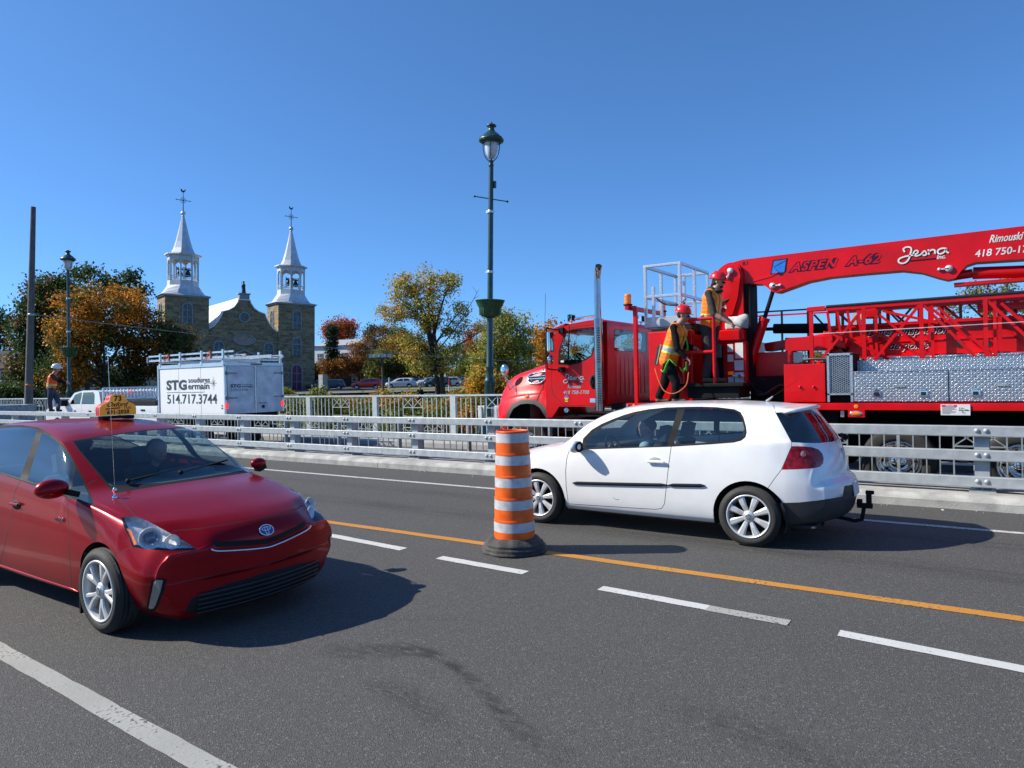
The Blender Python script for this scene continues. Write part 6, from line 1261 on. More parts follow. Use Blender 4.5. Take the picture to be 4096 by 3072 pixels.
p3_, o3 = person(J, dict(skin=M_skin, shirt=M_cblk, trousers=M_jean, boots=M_cblk), 'worker in white hard hat and red-orange vest standing on top of the guard rail', f3, lk)
hard_hat(p3_, o3, J['head'] + Vector((-.01, 0, .045)), lk, M_hwh, tilt=(.3, 0, 1)); vest(p3_, o3, J, f3, M_vre, M_vye, M_vsi, hem=.0, back_x=True, bands=(.30, .45))
b = MB(mats=[M_hair]); b.sph(J['head'] - o3 + Vector((-.03, 0, -.02)), (.09, .09, .10)); b.build('hair', p3_)
rod = empty('digging_bar', z5(590, 880, Y3 - .12), label='thin dark pry bar leaning on the rail beside the left worker', cat='bar'); b = MB(mats=[M_steel]); b.tube([(0, 0, 0), z5(518, 690, Y3 - .05) - rod.location], .022, 6); b.build('shaft', rod)
# drivers
def driver(root, x, y, z, shirt, label, top=None):
    """a seated figure facing local -x with hands on the wheel"""
    g = lambda a, b_, c: Vector((x + a, y + b_, z + c)); S = [('trousers', g(.0, -.09, 0), g(-.42, -.13, .06), .085, .07), ('trousers', g(0, .09, 0), g(-.42, .13, .06), .085, .07), ('shirt', g(.02, -.06, .1), g(.02, .06, .1), .12, .12), ('shirt', g(.05, -.07, .3), g(.05, .07, .3), .125, .125), ('shirt', g(.07, -.15, .44), g(.07, .15, .44), .075, .075), ('skin', g(.06, 0, .48), g(.04, 0, .56), .055, .05)]
    for s in (-1, 1): S += [('shirt', g(.07, s * .17, .43), g(-.12, s * .22, .24), .058, .045), ('shirt', g(-.12, s * .22, .24), g(-.30, s * .16, .32), .045, .034), ('skin', g(-.30, s * .16, .32), g(-.36, s * .15, .35), .03, .028)]
    balls = []; lab = []
    for l, a, b_, ra, rb in S: c = capsule(a, b_, ra, rb); balls += c; lab += [l] * len(c)
    for c in (head(g(.03, 0, .65), (-1, 0, 0)), hand(g(-.37, -.15, .35), (-.5, .3, .6), (0, 1, -.3), curl=.7), hand(g(-.37, .15, .35), (-.5, -.3, .6), (0, -1, -.3), curl=.7, side=-1)): balls += c; lab += ['skin'] * len(c)
    me = remeshed('body', balls, .014, 2); C_ = np.array([tuple(c) for c, _ in balls]); Rr = np.array([r for _, r in balls]); names = ['skin', 'shirt', 'trousers']; li = np.array([names.index(l) for l in lab]); n = len(me.polygons); ctr = np.empty(n * 3); me.polygons.foreach_get('center', ctr); ctr = ctr.reshape(-1, 3)
    d = np.linalg.norm(ctr[:, None] - C_[None], axis=2) - Rr[None]; me.materials.clear()
    for m_ in (M_skin, shirt, M_cblk): me.materials.append(m_)
    me.polygons.foreach_set('material_index', li[d.argmin(1)].astype(np.int32)); me.polygons.foreach_set('use_smooth', np.ones(n, bool)); me.update()
    M = root.matrix_basis if False else Matrix.Translation(root.location) @ root.rotation_euler.to_matrix().to_4x4() @ Matrix.Scale(root.scale[0], 4)
    t = empty('person', M.translation, root.rotation_euler.z, label=label, cat='person', scale=root.scale[0]); link('body', me, t)
    b = MB(mats=[M_hair]); b.sph(g(.06, 0, .69), (.095, .09, .085)); b.build('hair', t); return t
driver(golf, 1.22, -.37, .52, pmat('pale_blue_shirt', (.42, .52, .60), .8), 'driver in a pale blue shirt at the wheel of the white hatchback')
driver(taxi, 1.28, -.37, .58, M_cgry, 'taxi driver in dark clothes behind the windscreen of the red taxi')
# ================================================================ box truck
BT = Vector((-20, 13.13, -.10)); bx = empty('cargo_trailer', BT, label='white cargo trailer lettered with a welding firm and its phone number, rack on top', cat='trailer'); BI2 = Matrix.Translation(-BT)
def BB(*mats): b = MB(mats=list(mats)); b.M = BI2; return b
M_bw = pmat('box_white', (.84, .84, .83), .4, var=.01, coat=.2); M_ink2 = pmat('navy_lettering', (.035, .055, .075), .4); M_bgal = M_alu
b = BB(M_bw); b.bb(-21.72, -18.22, 12.12, 14.14, .98, 2.40); b.build('cargo_box', bx, bevel=.01)
b = BB(M_alu); b.bb(-21.74, -18.20, 12.10, 12.14, 2.39, 2.50); b.bb(-21.74, -18.20, 14.12, 14.16, 2.39, 2.50); b.bb(-18.235, -18.20, 12.14, 14.12, 2.41, 2.50); b.bb(-21.7, -18.25, 12.14, 14.12, 2.40, 2.46); b.build('roof_trim', bx)
b = BB(M_alu); b.bb(-21.76, -21.69, 12.095, 12.16, .98, 2.5); 
for z in np.arange(1.0, 2.4, .045): b.box((-21.725, 12.093, z), (.03, .008, .02))
b.build('corner_strip', bx)
for x in (-20.6, -19.42): b = BB(M_galvd); b.bb(x - .004, x + .004, 12.117, 12.1195, .98, 2.39); b.build('panel_joint', bx)
b = BB(M_alu); b.bb(-18.24, -18.20, 12.10, 12.165, .98, 2.42); b.bb(-18.24, -18.20, 14.10, 14.16, .98, 2.42); b.build('rear_frame', bx)
M_bdoor = pmat('rear_door_white', (.72, .73, .76), .4)
for (ya, yb) in ((12.19, 13.10), (13.15, 14.06)):
    b = BB(M_bdoor); b.bb(-18.215, -18.185, ya, yb, .98, 2.38); b.build('rear_door', bx, bevel=.008)
b = BB(M_alu); b.bb(-18.19, -18.17, 13.10, 13.15, .98, 2.38); b.tube([(-18.16, 13.17, 1.0), (-18.16, 13.17, 2.36)], .014, 8); b.build('lock_bar', bx)
for z in (1.45, 2.18):
    for (ya, yb) in ((12.15, 12.50), (13.80, 14.14)): b = BB(M_galvd); b.bb(-18.18, -18.16, ya, yb, z - .02, z + .02); b.bb(-18.185, -18.15, ya if ya < 13 else yb - .06, ya + .06 if ya < 13 else yb, z - .045, z + .045); b.build('door_hinge', bx)
b = BB(M_galvd, M_black); b.bb(-18.17, -18.15, 13.22, 13.5, 1.26, 1.285); b.cur = 1; b.bb(-18.17, -18.13, 13.34, 13.40, 1.12, 1.2); b.build('door_handle', bx)
M_tl = pmat('tail_light_lit', (.9, .01, .005), .3, emis=1.6)
for y in (12.14, 14.10):
    for i in range(4): b = BB(M_tl); b.bb(-18.205, -18.165, y - .03, y + .03, 1.15 + i * .04, 1.18 + i * .04); b.build('tail_light', bx)
b = BB(pmat('dark_red_lens', (.12, .005, .005), .3)); b.bb(-18.20, -18.18, 13.0, 13.38, 2.43, 2.47); b.build('high_brake_light', bx)
b = BB(M_black); b.bb(-21.7, -18.4, 12.5, 12.6, .55, .75); b.bb(-21.7, -18.4, 13.6, 13.7, .55, .75); b.bb(-21.6, -18.3, 12.3, 14.0, .75, .98); b.build('chassis', bx)
b = BB(M_black); b.bb(-18.4, -18.2, 12.4, 13.9, .42, .58); b.build('rear_bumper', bx)
for x in (-19.6, -20.45):
    for y, s in ((12.2, 1), (14.05, -1)):
        b = BB(M_rub, M_galvd); Mx = Matrix.Translation((x, y, .28)) @ Matrix.Rotation(rad(90 * s), 4, 'X'); b.lathe([(.2, .02), (.33, .03), (.38, .0), (.38, -.2), (.3, -.22)], 28, Mx); b.cur = 1; b.lathe([(.2, .02), (.17, -.03), (.05, -.02), (0, 0)], 24, Mx); b.build('wheel', bx)
b = BB(M_black); b.beam((-21.7, 12.6, .6), (-22.1, 13.13, .6), .08, .08); b.beam((-21.7, 13.7, .6), (-22.1, 13.13, .6), .08, .08); b.build('tow_bar', bx)
for x in (-21.62, -20.50, -19.36, -18.28): b = BB(M_alu); b.bb(x - .03, x + .03, 12.10, 12.15, 2.46, 2.88); b.bb(x - .05, x + .05, 12.09, 12.12, 2.44, 2.53); b.build('rack_post', bx); b = BB(M_alu); b.bb(x - .03, x + .03, 14.10, 14.15, 2.46, 2.88); b.build('rack_post', bx)
for x in (-21.62, -20.5, -19.36, -18.28): b = BB(M_alu); b.bb(x - .025, x + .025, 12.1, 14.15, 2.56, 2.61); b.build('rack_bar', bx)
Fb2 = BI2 @ frame((0, 12.116, 0), (1, 0, 0), (0, 0, 1))
text('lettering', 'STG', Fb2 @ Matrix.Translation((-21.28, 1.735, .002)), .40, M_ink2, bx, bold=.018, fit=1.12, spacing=1.08)
text('lettering', 'soudures', Fb2 @ Matrix.Translation((-20.08, 1.935, .002)), .22, M_ink2, bx, bold=.003, fit=1.12)
text('lettering', 'ermain', Fb2 @ Matrix.Translation((-20.10, 1.735, .002)), .27, M_ink2, bx, bold=.005, fit=1.11)
text('lettering', '514.717.3744', Fb2 @ Matrix.Translation((-21.28, 1.30, .002)), .40, M_ink2, bx, fit=2.65, bold=.004, spacing=1.0)
b = MB(mats=[M_ink2]); b.M = Fb2; b.add([(-21.28, 1.635, .002), (-19.26, 1.635, .002), (-19.26, 1.647, .002), (-21.28, 1.647, .002)], [(0, 1, 2, 3)]); b.add([(-19.26, 1.64, .0022), (-19.25, 1.64, .0022), (-19.25, 1.73, .0022), (-19.26, 1.73, .0022)], [(0, 1, 2, 3)]); b.add([(-19.24, 1.905, .002), (-18.85, 1.905, .002), (-18.85, 1.915, .002), (-19.24, 1.915, .002)], [(0, 1, 2, 3)])
for a in range(0, 180, 30):
    L = .17 if a in (0, 90) else .11; ribbon(b, [(-18.77 + L * math.cos(rad(a)), 1.90 + L * 1.2 * math.sin(rad(a))), (-18.77 - L * math.cos(rad(a)), 1.90 - L * 1.2 * math.sin(rad(a)))], .008, Matrix.Identity(4), .0025)
b.M = None; b.build('spark_logo', bx)
Fb3 = BI2 @ frame((-18.185, 0, 0), (0, 1, 0), (0, 0, 1))
text('lettering', 'STG', Fb3 @ Matrix.Translation((12.28, 1.76, .003)), .13, M_ink2, bx, bold=.006, fit=.35); text('lettering', 'soudures', Fb3 @ Matrix.Translation((12.66, 1.82, .003)), .065, M_ink2, bx, fit=.36); text('lettering', 'ermain', Fb3 @ Matrix.Translation((12.66, 1.755, .003)), .085, M_ink2, bx, fit=.36, bold=.002); text('lettering', '514.717.3744', Fb3 @ Matrix.Translation((12.29, 1.65, .003)), .095, M_ink2, bx, fit=.56)
b = BB(M_ink2); b.bb(-18.40, -18.33, 12.112, 12.117, 1.22, 1.25); b.bb(-18.40, -18.33, 12.112, 12.117, 1.14, 1.18); b.build('small_label', bx)
# ladder and pipes lying on the rack
ld = empty('ladder', (-20, 12.3, 2.6), label='long aluminium ladder tied along the near edge of the trailer rack', cat='ladder'); LI = Matrix.Translation((20, -12.3, -2.6))
for z in (2.645, 2.79): b = MB(mats=[M_alu]); b.M = LI; b.bb(-22.45, -17.9, 12.20, 12.23, z, z + .05); b.build('rail', ld)
for z in (2.645,): b = MB(mats=[M_alu]); b.M = LI; b.bb(-22.45, -17.9, 12.60, 12.63, z, z + .10); b.build('rail', ld)
for x in np.arange(-22.3, -18, .32): b = MB(mats=[M_galv]); b.M = LI; b.tube([(x, 12.21, 2.71), (x, 12.62, 2.71)], .018, 6); b.build('rung', ld)
b = MB(mats=[pmat('blue_grey_foot', (.12, .17, .24), .6)]); b.M = LI; b.bb(-22.56, -22.44, 12.18, 12.26, 2.60, 2.80); b.build('ladder_foot', ld, bevel=.02)
for x in (-21.25, -19.0):
    st = MB(mats=[pmat('orange_strap', (.75, .10, .02), .6)]); st.M = LI; st.beam((x - .22, 12.16, 2.56), (x, 12.16, 2.86), .012, .02); st.bb(x - .012, x + .022, 12.17, 12.19, 2.64, 2.87); st.build('strap', ld)
l2 = empty('ladder', (-19.2, 13.4, 2.6), label='second ladder lying behind the first on the trailer rack', cat='ladder'); b = MB(mats=[M_alu]); b.bb(-1.6, 1.7, -.2, -.16, .02, .12); b.build('rail', l2); b = MB(mats=[M_alu]); b.bb(-1.6, 1.7, .2, .24, .02, .12); b.build('rail', l2)
for i in range(10): b = MB(mats=[M_galv]); b.bb(-1.5 + i * .33, -1.46 + i * .33, -.18, .22, .06, .09); b.build('rung', l2)
pc = empty('pipe_case', (-18.8, 13.75, 2.61), label='pale tube case with dark ends lying across the rack rear', cat='pipe'); b = MB(mats=[pmat('beige_tube', (.5, .45, .36), .6), M_black]); b.tube([(-.9, -.3, .07), (.45, -.25, .07)], .06, 10); b.cur = 1; b.bb(-.2, -.05, -.36, -.2, .0, .14); b.bb(.38, .52, -.34, -.18, 0, .14); b.build('tube', pc)
# ================================================================ pickup
PT = Vector((-25.5, 13.2, -.10)); pk = empty('pickup_truck', PT, label='white pickup truck with a headache rack behind its cab beside the left worker', cat='pickup truck'); PI_ = Matrix.Translation(-PT); Fp = frame((0, 0, 0), (1, 0, 0), (0, 0, 1))
pw = pmat('pickup_white', (.78, .80, .82), .25, var=.02, coat=.7)
bm = bmesh.new(); b = MB(); b.M = Matrix.Translation((0, 14.2, 0)); b.prism([(-29.9, .5), (-29.95, 1.0), (-29.6, 1.14), (-28.35, 1.22), (-27.55, 1.68), (-26.9, 1.76), (-26.0, 1.765), (-25.75, 1.70), (-25.62, 1.24), (-25.62, .5)], 2.0, Fp); o = b.build('tmp', mat=pw, bevel=.05, seg=3)
me = bpy.data.meshes.new_from_object(o.evaluated_get(bpy.context.evaluated_depsgraph_get())); bpy.data.objects.remove(o); bm.from_mesh(me); PC = Cutter(bm, Matrix.Identity(4))
PC.cut([(-27.95, 1.27), (-27.5, 1.62), (-27.05, 1.70), (-26.98, 1.68), (-27.15, 1.27)], 'win', 'side'); PC.cut([(-27.05, 1.27), (-26.9, 1.69), (-26.15, 1.70), (-26.05, 1.6), (-26.1, 1.27)], 'win', 'side')
PC.line([(-28.2, 1.2), (-28.15, .7), (-27.1, .7), (-27.0, 1.7)], .012, mode='side', only=('body',)); PC.line([(-27.05, .7), (-26.1, .7), (-26.05, 1.2)], .012, mode='side', only=('body',))
for x in (-28.95,): PC.cut([(x + .45 * math.cos(rad(t)), .32 + .45 * math.sin(rad(t))) for t in range(0, 181, 12)], 'arch', 'side')
for l in PC.finish(pk, dict(body=('cab', False), seam=('cab', False), win=('side_window', False), arch=('cab', False)), dict(body=pw, seam=M_seam, win=M_glass_d, arch=M_seam)).values():
    for o in l: o.location = -PT
b = MB(mats=[pw]); b.M = PI_; b.bb(-25.55, -22.0, 12.2, 12.27, .62, 1.22); b.bb(-25.55, -22.0, 14.13, 14.2, .62, 1.22); b.bb(-22.07, -22.0, 12.27, 14.13, .62, 1.22); b.bb(-25.5, -22.05, 12.27, 14.13, .62, .70); b.build('cargo_bed', pk, bevel=.02)
b = MB(mats=[M_black]); b.M = PI_; b.bb(-23.0, -22.75, 12.185, 12.2, 1.05, 1.10); b.bb(-27.6, -27.5, 12.17, 12.2, 1.0, 1.04); b.bb(-26.5, -26.35, 12.17, 12.2, 1.0, 1.04); b.bb(-28.35, -28.1, 11.98, 12.2, 1.2, 1.42); b.bb(-25.5, -22.1, 12.2, 14.2, 1.22, 1.36); b.build('black_trim', pk)
rk = MB(mats=[M_alu]); rk.M = PI_
for p, q in (((-25.55, 12.25, 1.25), (-25.55, 12.25, 1.83)), ((-25.55, 14.15, 1.25), (-25.55, 14.15, 1.83)), ((-25.55, 12.25, 1.83), (-25.55, 14.15, 1.83)), ((-25.55, 12.25, 1.45), (-25.55, 14.15, 1.45)), ((-22.95, 14.1, 1.83), (-22.7, 14.1, 1.3)), ((-25.55, 14.1, 1.83), (-22.95, 14.1, 1.83)), ((-25.55, 12.25, 1.83), (-22.9, 14.1, 1.83))): rk.beam(p, q, .06, .06)
rk.build('rack_frame', pk)
for i, y in enumerate(np.linspace(12.38, 14.05, 15)): b = MB(mats=[M_alu]); b.M = PI_; b.bb(-25.57, -25.54, y - .02, y + .02, 1.45, 1.80); b.build('rack_bar', pk)
b = MB(mats=[M_tl]); b.M = PI_; b.bb(-25.68, -25.62, 13.15, 13.3, 1.73, 1.76); b.build('cab_brake_light', pk)
for x in (-28.95, -23.5):
    for y, s in ((12.25, 1), (14.15, -1)):
        b = MB(mats=[M_rub, M_galvd]); b.M = PI_; Mx = Matrix.Translation((x, y, .28)) @ Matrix.Rotation(rad(90 * s), 4, 'X'); b.lathe([(.2, .02), (.33, .03), (.38, .0), (.38, -.2), (.3, -.22)], 28, Mx); b.cur = 1; b.lathe([(.2, .02), (.17, -.03), (0, 0)], 24, Mx); b.build('wheel', pk)
# ================================================================ street lamps
M_dgrn = pmat('dark_green_paint', (.012, .055, .05), .38, var=.15, coat=.3, scale=6); M_dgrn2 = pmat('green_bowl', (.022, .085, .035), .45)
def lamp(loc, lean, label):
    t = empty('street_lamp', loc, label=label, cat='street lamp', group='green street lamps along the bridge railing'); t.rotation_euler = (0, lean, 0)
    b = MB(mats=[M_dgrn]); b.lathe([(.42, 0), (.42, .12), (.36, .2), (.30, .5), (.28, .62), (.20, .72), (.18, .78), (.20, .84), (.17, .9), (.155, 1.1), (.145, 1.9), (.165, 1.93), (.165, 1.99), (.14, 2.03), (.125, 2.1), (.105, 2.35), (.118, 2.37), (.118, 2.41), (.098, 2.45), (.09, 3.9)], 20); b.build('lower_post', t)
    b = MB(mats=[M_dgrn]); b.lathe([(.086, 3.9), (.070, 8.25), (.068, 8.3), (.085, 8.32), (.07, 8.36), (.065, 8.42), (.09, 8.46)], 18); b.build('upper_post', t)
    b = MB(mats=[M_dgrn2]); b.lathe([(.10, 3.84), (.22, 3.89), (.30, 3.93), (.315, 4.12), (.33, 4.15), (.38, 4.22), (.42, 4.34), (.45, 4.36), (.43, 4.37), (.38, 4.28), (.1, 4.25)], 28)
    for i in range(8): a = 2 * math.pi * i / 8; b.beam((.305 * math.cos(a), .305 * math.sin(a), 3.93), (.32 * math.cos(a), .32 * math.sin(a), 4.15), .02, .02); b.beam((.33 * math.cos(a), .33 * math.sin(a), 4.15), (.425 * math.cos(a), .425 * math.sin(a), 4.34), .02, .02)
    b.build('flower_bowl', t)
    b = MB(mats=[M_dgrn]); b.tube([(-.42, -.25, 7.43), (.42, .25, 7.27)], .016, 8); b.sph((-.42, -.25, 7.43), .035); b.sph((.42, .25, 7.27), .035); b.build('cross_bar', t)
    b = MB(mats=[M_dgrn]); b.box((.09, .06, 7.77), (.07, .07, .2)); b.build('junction_box', t)
    for z in (6.93, 5.16): b = MB(mats=[M_alu]); b.lathe([(.095, z), (.1, z + .02), (.1, z + .06), (.095, z + .08)], 16); b.bb(-.13, -.08, -.06, .06, z, z + .08); b.build('clamp_band', t)
    b = MB(mats=[glassmat('lamp_globe_glass', (.92, .94, .96), .2, 1.35)]); b.lathe([(.06, 8.46), (.13, 8.52), (.19, 8.63), (.225, 8.8), (.235, 8.98)], 24); b.build('globe', t)
    b = MB(mats=[pmat('lamp_white_inner', (.75, .77, .8), .5)]); b.lathe([(0, 8.5), (.09, 8.55), (.15, 8.66), (.185, 8.8), (.19, 8.98)], 16); b.build('diffuser', t)
    for i in range(4): a = 2 * math.pi * i / 4 + .5; b = MB(mats=[M_dgrn]); b.tube([(r * math.cos(a), r * math.sin(a), z) for r, z in ((.07, 8.46), (.14, 8.52), (.205, 8.63), (.24, 8.8), (.25, 8.99))], .013, 6); b.build('globe_rib', t)
    b = MB(mats=[M_dgrn]); b.lathe([(.24, 8.98), (.27, 8.98), (.36, 9.02), (.375, 9.06), (.36, 9.10), (.30, 9.16), (.22, 9.24), (.14, 9.30), (.10, 9.34), (.085, 9.40), (.09, 9.44), (.14, 9.46), (.15, 9.49), (.12, 9.52), (.05, 9.53), (.025, 9.56), (.02, 9.60), (0, 9.61)], 28); b.lathe([(.24, 8.985), (0, 8.985)], 20)
    for i in range(8): a = 2 * math.pi * i / 8; b.sph((.35 * math.cos(a), .35 * math.sin(a), 9.10), (.022, .022, .035), 8, 5)
    b.build('lamp_cap', t); return t
L1 = lamp((-12.13, 16.75, -.19), rad(2.1), 'tall dark green street lamp with flower bowl just left of the crane truck')
k_ = 4096 / 2212
p_ = at(149 * k_, 850 * k_, 17.7); L2 = lamp((p_.x, 17.7, -.27), rad(1.7), 'dark green street lamp behind the left worker in front of the orange tree')
# ================================================================ terrain beyond the bridge
def px_at(dx, dy_, D):
    """point seen at display position (of a 2212 px wide view) at depth D"""
    k = 4096 / 2212; d = CF + CR * ((dx * k - 2048) / FPX) - CU * ((dy_ * k - 1536) / FPX); return CAM_P + d * D
def depth(x, y): return (x * CF.x + y * CF.y)
def gz(x, y):
    D = max(depth(x, y), 0); t = y - 17.5
    base = np.interp(D, [20, 40, 60, 80, 100, 118, 160, 400], [-1.6, -.9, -.35, .35, .95, 1.0, 1.6, 3.0])
    return float(min(base, -1.6 + max(0, t) * .12 + 0)) if t < 25 else float(base)
M_grass = pmat('grass_ground', (.075, .085, .022), .95, col2=(.05, .042, .025), scale=1.2, detail=8, bump=.6, bscale=20)
M_soil = pmat('bank_soil', (.10, .08, .05), .95, col2=(.07, .075, .03), scale=.8, detail=8)
b = MB(); xs = np.concatenate([np.linspace(-420, -160, 14), np.linspace(-150, 60, 71), np.linspace(70, 420, 18)]); ys = np.concatenate([np.linspace(17.2, 60, 26), np.linspace(63, 200, 46), np.linspace(215, 620, 14)])
V = [(x, y, gz(x, y) + .05 * math.sin(x * .7) * math.sin(y * .5)) for y in ys for x in xs]; n = len(xs); b.add(V, [(j * n + i, j * n + i + 1, (j + 1) * n + i + 1, (j + 1) * n + i) for j in range(len(ys) - 1) for i in range(n - 1)], True)
struct('ground', b, M_grass)
b = MB(); b.add([(-700, -600, -3.2), (700, -600, -3.2), (700, 900, -3.2), (-700, 900, -3.2)], [(0, 1, 2, 3)]); struct('river_water', b, pmat('dark_water', (.02, .035, .04), .08, var=.2, bump=.3, bscale=1.5))
b = MB(); b.bb(-320, 260, -2.0, 16.3, -1.1, -.52); struct('bridge_deck', b, M_conc)
def ground_sheet(name, pts, D, mat, lift=.05):
    """a paved or grassed patch whose outline was surveyed as (display x, depth)"""
    P = [px_at(x, 830, d) for x, d in pts]; b = MB(); L = [(p.x, p.y) for p in P]; c = (sum(a for a, _ in L) / len(L), sum(b_ for _, b_ in L) / len(L)); vs = [(a, b_, gz(a, b_) + lift) for a, b_ in L]; b.add(vs, [tuple(range(len(vs)))]); return struct(name, b, mat)
M_lot = pmat('parking_asphalt', (.17, .17, .17), .9, col2=(.13, .13, .13), scale=1.5)
def lot_strip(name, x0, x1, d0, d1, mat, z0, z1):
    n = 24; b = MB(); vs = []
    for i in range(n + 1):
        x = x0 + (x1 - x0) * i / n
        for d, z in ((d0, z0), (d1, z1)): p = px_at(x, 830, d); vs.append((p.x, p.y, z))
    b.add(vs, [(2 * i, 2 * i + 2, 2 * i + 3, 2 * i + 1) for i in range(n)]); return struct(name, b, mat)
lot_strip('parking_lot', 640, 1500, 99, 140, M_lot, 1.02, 1.12)
lot_strip('lane', 640, 1040, 84, 91, M_lot, .72, .85)
lot_strip('grass_verge', 820, 1100, 91.5, 98, pmat('sunlit_grass', (.20, .20, .04), .95, col2=(.12, .14, .03), scale=2, detail=7), .90, 1.05)  # verge grass brighter than the ground, sunlight put into its colour
# ================================================================ trees
def leafmat():
    m = bpy.data.materials.new('leaves'); m.use_nodes = True; n = m.node_tree; N = n.nodes; L = n.links; bs = N['Principled BSDF']; at_ = N.new('ShaderNodeAttribute'); at_.attribute_name = 'leafcol'; L.new(at_.outputs['Color'], bs.inputs['Base Color']); bs.inputs['Roughness'].default_value = .55; bs.inputs['Specular IOR Level'].default_value = .3
    tr_ = N.new('ShaderNodeBsdfTranslucent'); L.new(at_.outputs['Color'], tr_.inputs[0]); mx = N.new('ShaderNodeMixShader'); mx.inputs[0].default_value = .38; L.new(bs.outputs[0], mx.inputs[1]); L.new(tr_.outputs[0], mx.inputs[2]); L.new(mx.outputs[0], N['Material Output'].inputs[0]); return m
M_leaf = leafmat(); M_bark = pmat('bark', (.075, .055, .04), .95, bump=.6, bscale=12, var=.3)
def leaves_mesh(name, cen, size, cols):
    n = len(cen); a = RNG.normal(size=(n, 3)); a /= np.linalg.norm(a, axis=1)[:, None]; r = RNG.normal(size=(n, 3)); bb_ = np.cross(a, r); bb_ /= np.linalg.norm(bb_, axis=1)[:, None] + 1e-9
    s = size * RNG.uniform(.6, 1.35, (n, 1)); c2 = a * s * .6; c3 = bb_ * s * .45
    v = np.stack([cen - c2, cen + c3 * .9 - c2 * .1, cen + c2, cen - c3 * .9 - c2 * .1], 1).reshape(-1, 3)
    me = bpy.data.meshes.new(name); me.vertices.add(4 * n); me.vertices.foreach_set('co', v.ravel()); me.loops.add(4 * n); me.loops.foreach_set('vertex_index', np.arange(4 * n, dtype=np.int32)); me.polygons.add(n); me.polygons.foreach_set('loop_start', np.arange(0, 4 * n, 4, dtype=np.int32)); me.update(calc_edges=True)
    at_ = me.color_attributes.new('leafcol', 'FLOAT_COLOR', 'POINT'); cc = np.ones((4 * n, 4), np.float32); cc[:, :3] = np.repeat(cols, 4, axis=0); at_.data.foreach_set('color', cc.ravel()); me.materials.append(M_leaf); return me
def tree(label, base, lobes, cols, ncl=60, per=110, leaf=.17, cr=.62, trunk=.22, cat='tree', group=None, colf=None, name='tree', limbs=9, bare=None, shell=.75, trunks=1):
    """lobes: (centre, radii) in world space; cols: list of base colours"""
    base = Vector(base); t = empty(name, base, label=label, cat=cat, group=group); vol = np.array([r[0] * r[1] * r[2] for _, r in lobes]); vol = vol ** .75; vol /= vol.sum(); C = []
    while len(C) < ncl:
        i = RNG.choice(len(lobes), p=vol); c, r = lobes[i]; d = RNG.normal(size=3); d /= np.linalg.norm(d); rad_ = RNG.uniform(0, 1) ** (1 / 3 if RNG.uniform() < .35 else .12) * (1 - .12 * RNG.uniform()); p = np.array(c) + d * np.array(r) * rad_ * .93
        if p[2] > base.z + .15: C.append(p)
    C = np.array(C) - np.array(base)
    # skeleton: limbs to a few anchor clusters, twigs from limbs to every cluster
    top = C[:, 2].max(); b = MB(mats=[M_bark]); cx, cy = C[:, 0].mean(), C[:, 1].mean(); tp = []
    for k in range(trunks):
        o = Vector((.35 * k - .2 * (trunks - 1), .1 * k, 0)); tp.append(spline([o, o + Vector((cx * .15 + .1 * k, cy * .15, top * .25)), o + Vector((cx * .5, cy * .5, top * .5)), Vector((cx * .9 + .4 * k, cy * .9, top * .86))], 5))
        P = tp[-1]; b.tube(P, [trunk * (1 - .85 * i / (len(P) - 1)) * (1.35 if i == 0 else 1) for i in range(len(P))], 8)
    b.build('trunk', t); P = tp[0]
    anc = C[RNG.choice(len(C), min(limbs, len(C)), replace=False)]; LB = []
    b = MB(mats=[M_bark])
    for q in anc:
        i = int(np.clip(len(P) * (.25 + .55 * q[2] / top * RNG.uniform(.6, 1)), 1, len(P) - 2)); s = P[i]; e = Vector(q); mid = s.lerp(e, .5) + Vector((RNG.normal() * .25, RNG.normal() * .25, .12 * (e - s).length)); L = spline([s, mid, e], 5); LB.append(L); b.tube(L, [trunk * .42 * (1 - .8 * j / (len(L) - 1)) for j in range(len(L))], 5)
    AL = np.array([tuple(p) for L in LB for p in L])
    for q in C:
        d = np.linalg.norm(AL - q, axis=1) + (AL[:, 2] > q[2]) * .8; s = Vector(AL[d.argmin()]); e = Vector(q)
        if (e - s).length > .2: b.tube([s, s.lerp(e, .5) + Vector((0, 0, .08)), e], [trunk * .12, trunk * .08, trunk * .04], 4, False)
    b.build('branches', t)
    if bare:
        b = MB(mats=[M_bark])
        for q in bare:
            q = Vector(q) - base; s = P[int(len(P) * .5)]; L = spline([s, s.lerp(q, .5) + Vector((.1, .1, -.2)), q], 6); b.tube(L, [.07 * (1 - .85 * j / (len(L) - 1)) for j in range(len(L))], 5)
            for j in range(14): p = L[int(len(L) * RNG.uniform(.35, .98))]; e = p + Vector((RNG.normal() * .5, RNG.normal() * .4, RNG.uniform(.2, .9))); b.tube([p, p.lerp(e, .5) + Vector((.08, 0, 0)), e], [.022, .014, .008], 3, False)
        b.build('bare_branch', t)
    cen = np.repeat(C, per, axis=0); jit = RNG.normal(size=cen.shape) * cr * np.array([.55, .55, .42]); cen = cen + jit; cols = [tuple(min(.75, k * 1.35) for k in c_) for c_ in cols]; tone = np.repeat(RNG.uniform(0, 1, len(C)), per); cols = np.array(cols)
    ci = np.clip((tone * len(cols) + RNG.normal(size=len(tone)) * .55).astype(int), 0, len(cols) - 1); col = cols[ci] * RNG.uniform(.75, 1.25, (len(cen), 1))
    if colf is not None: col = colf(cen + np.array(base), col)
    link('crown', leaves_mesh('crown', cen, leaf, col), t); return t
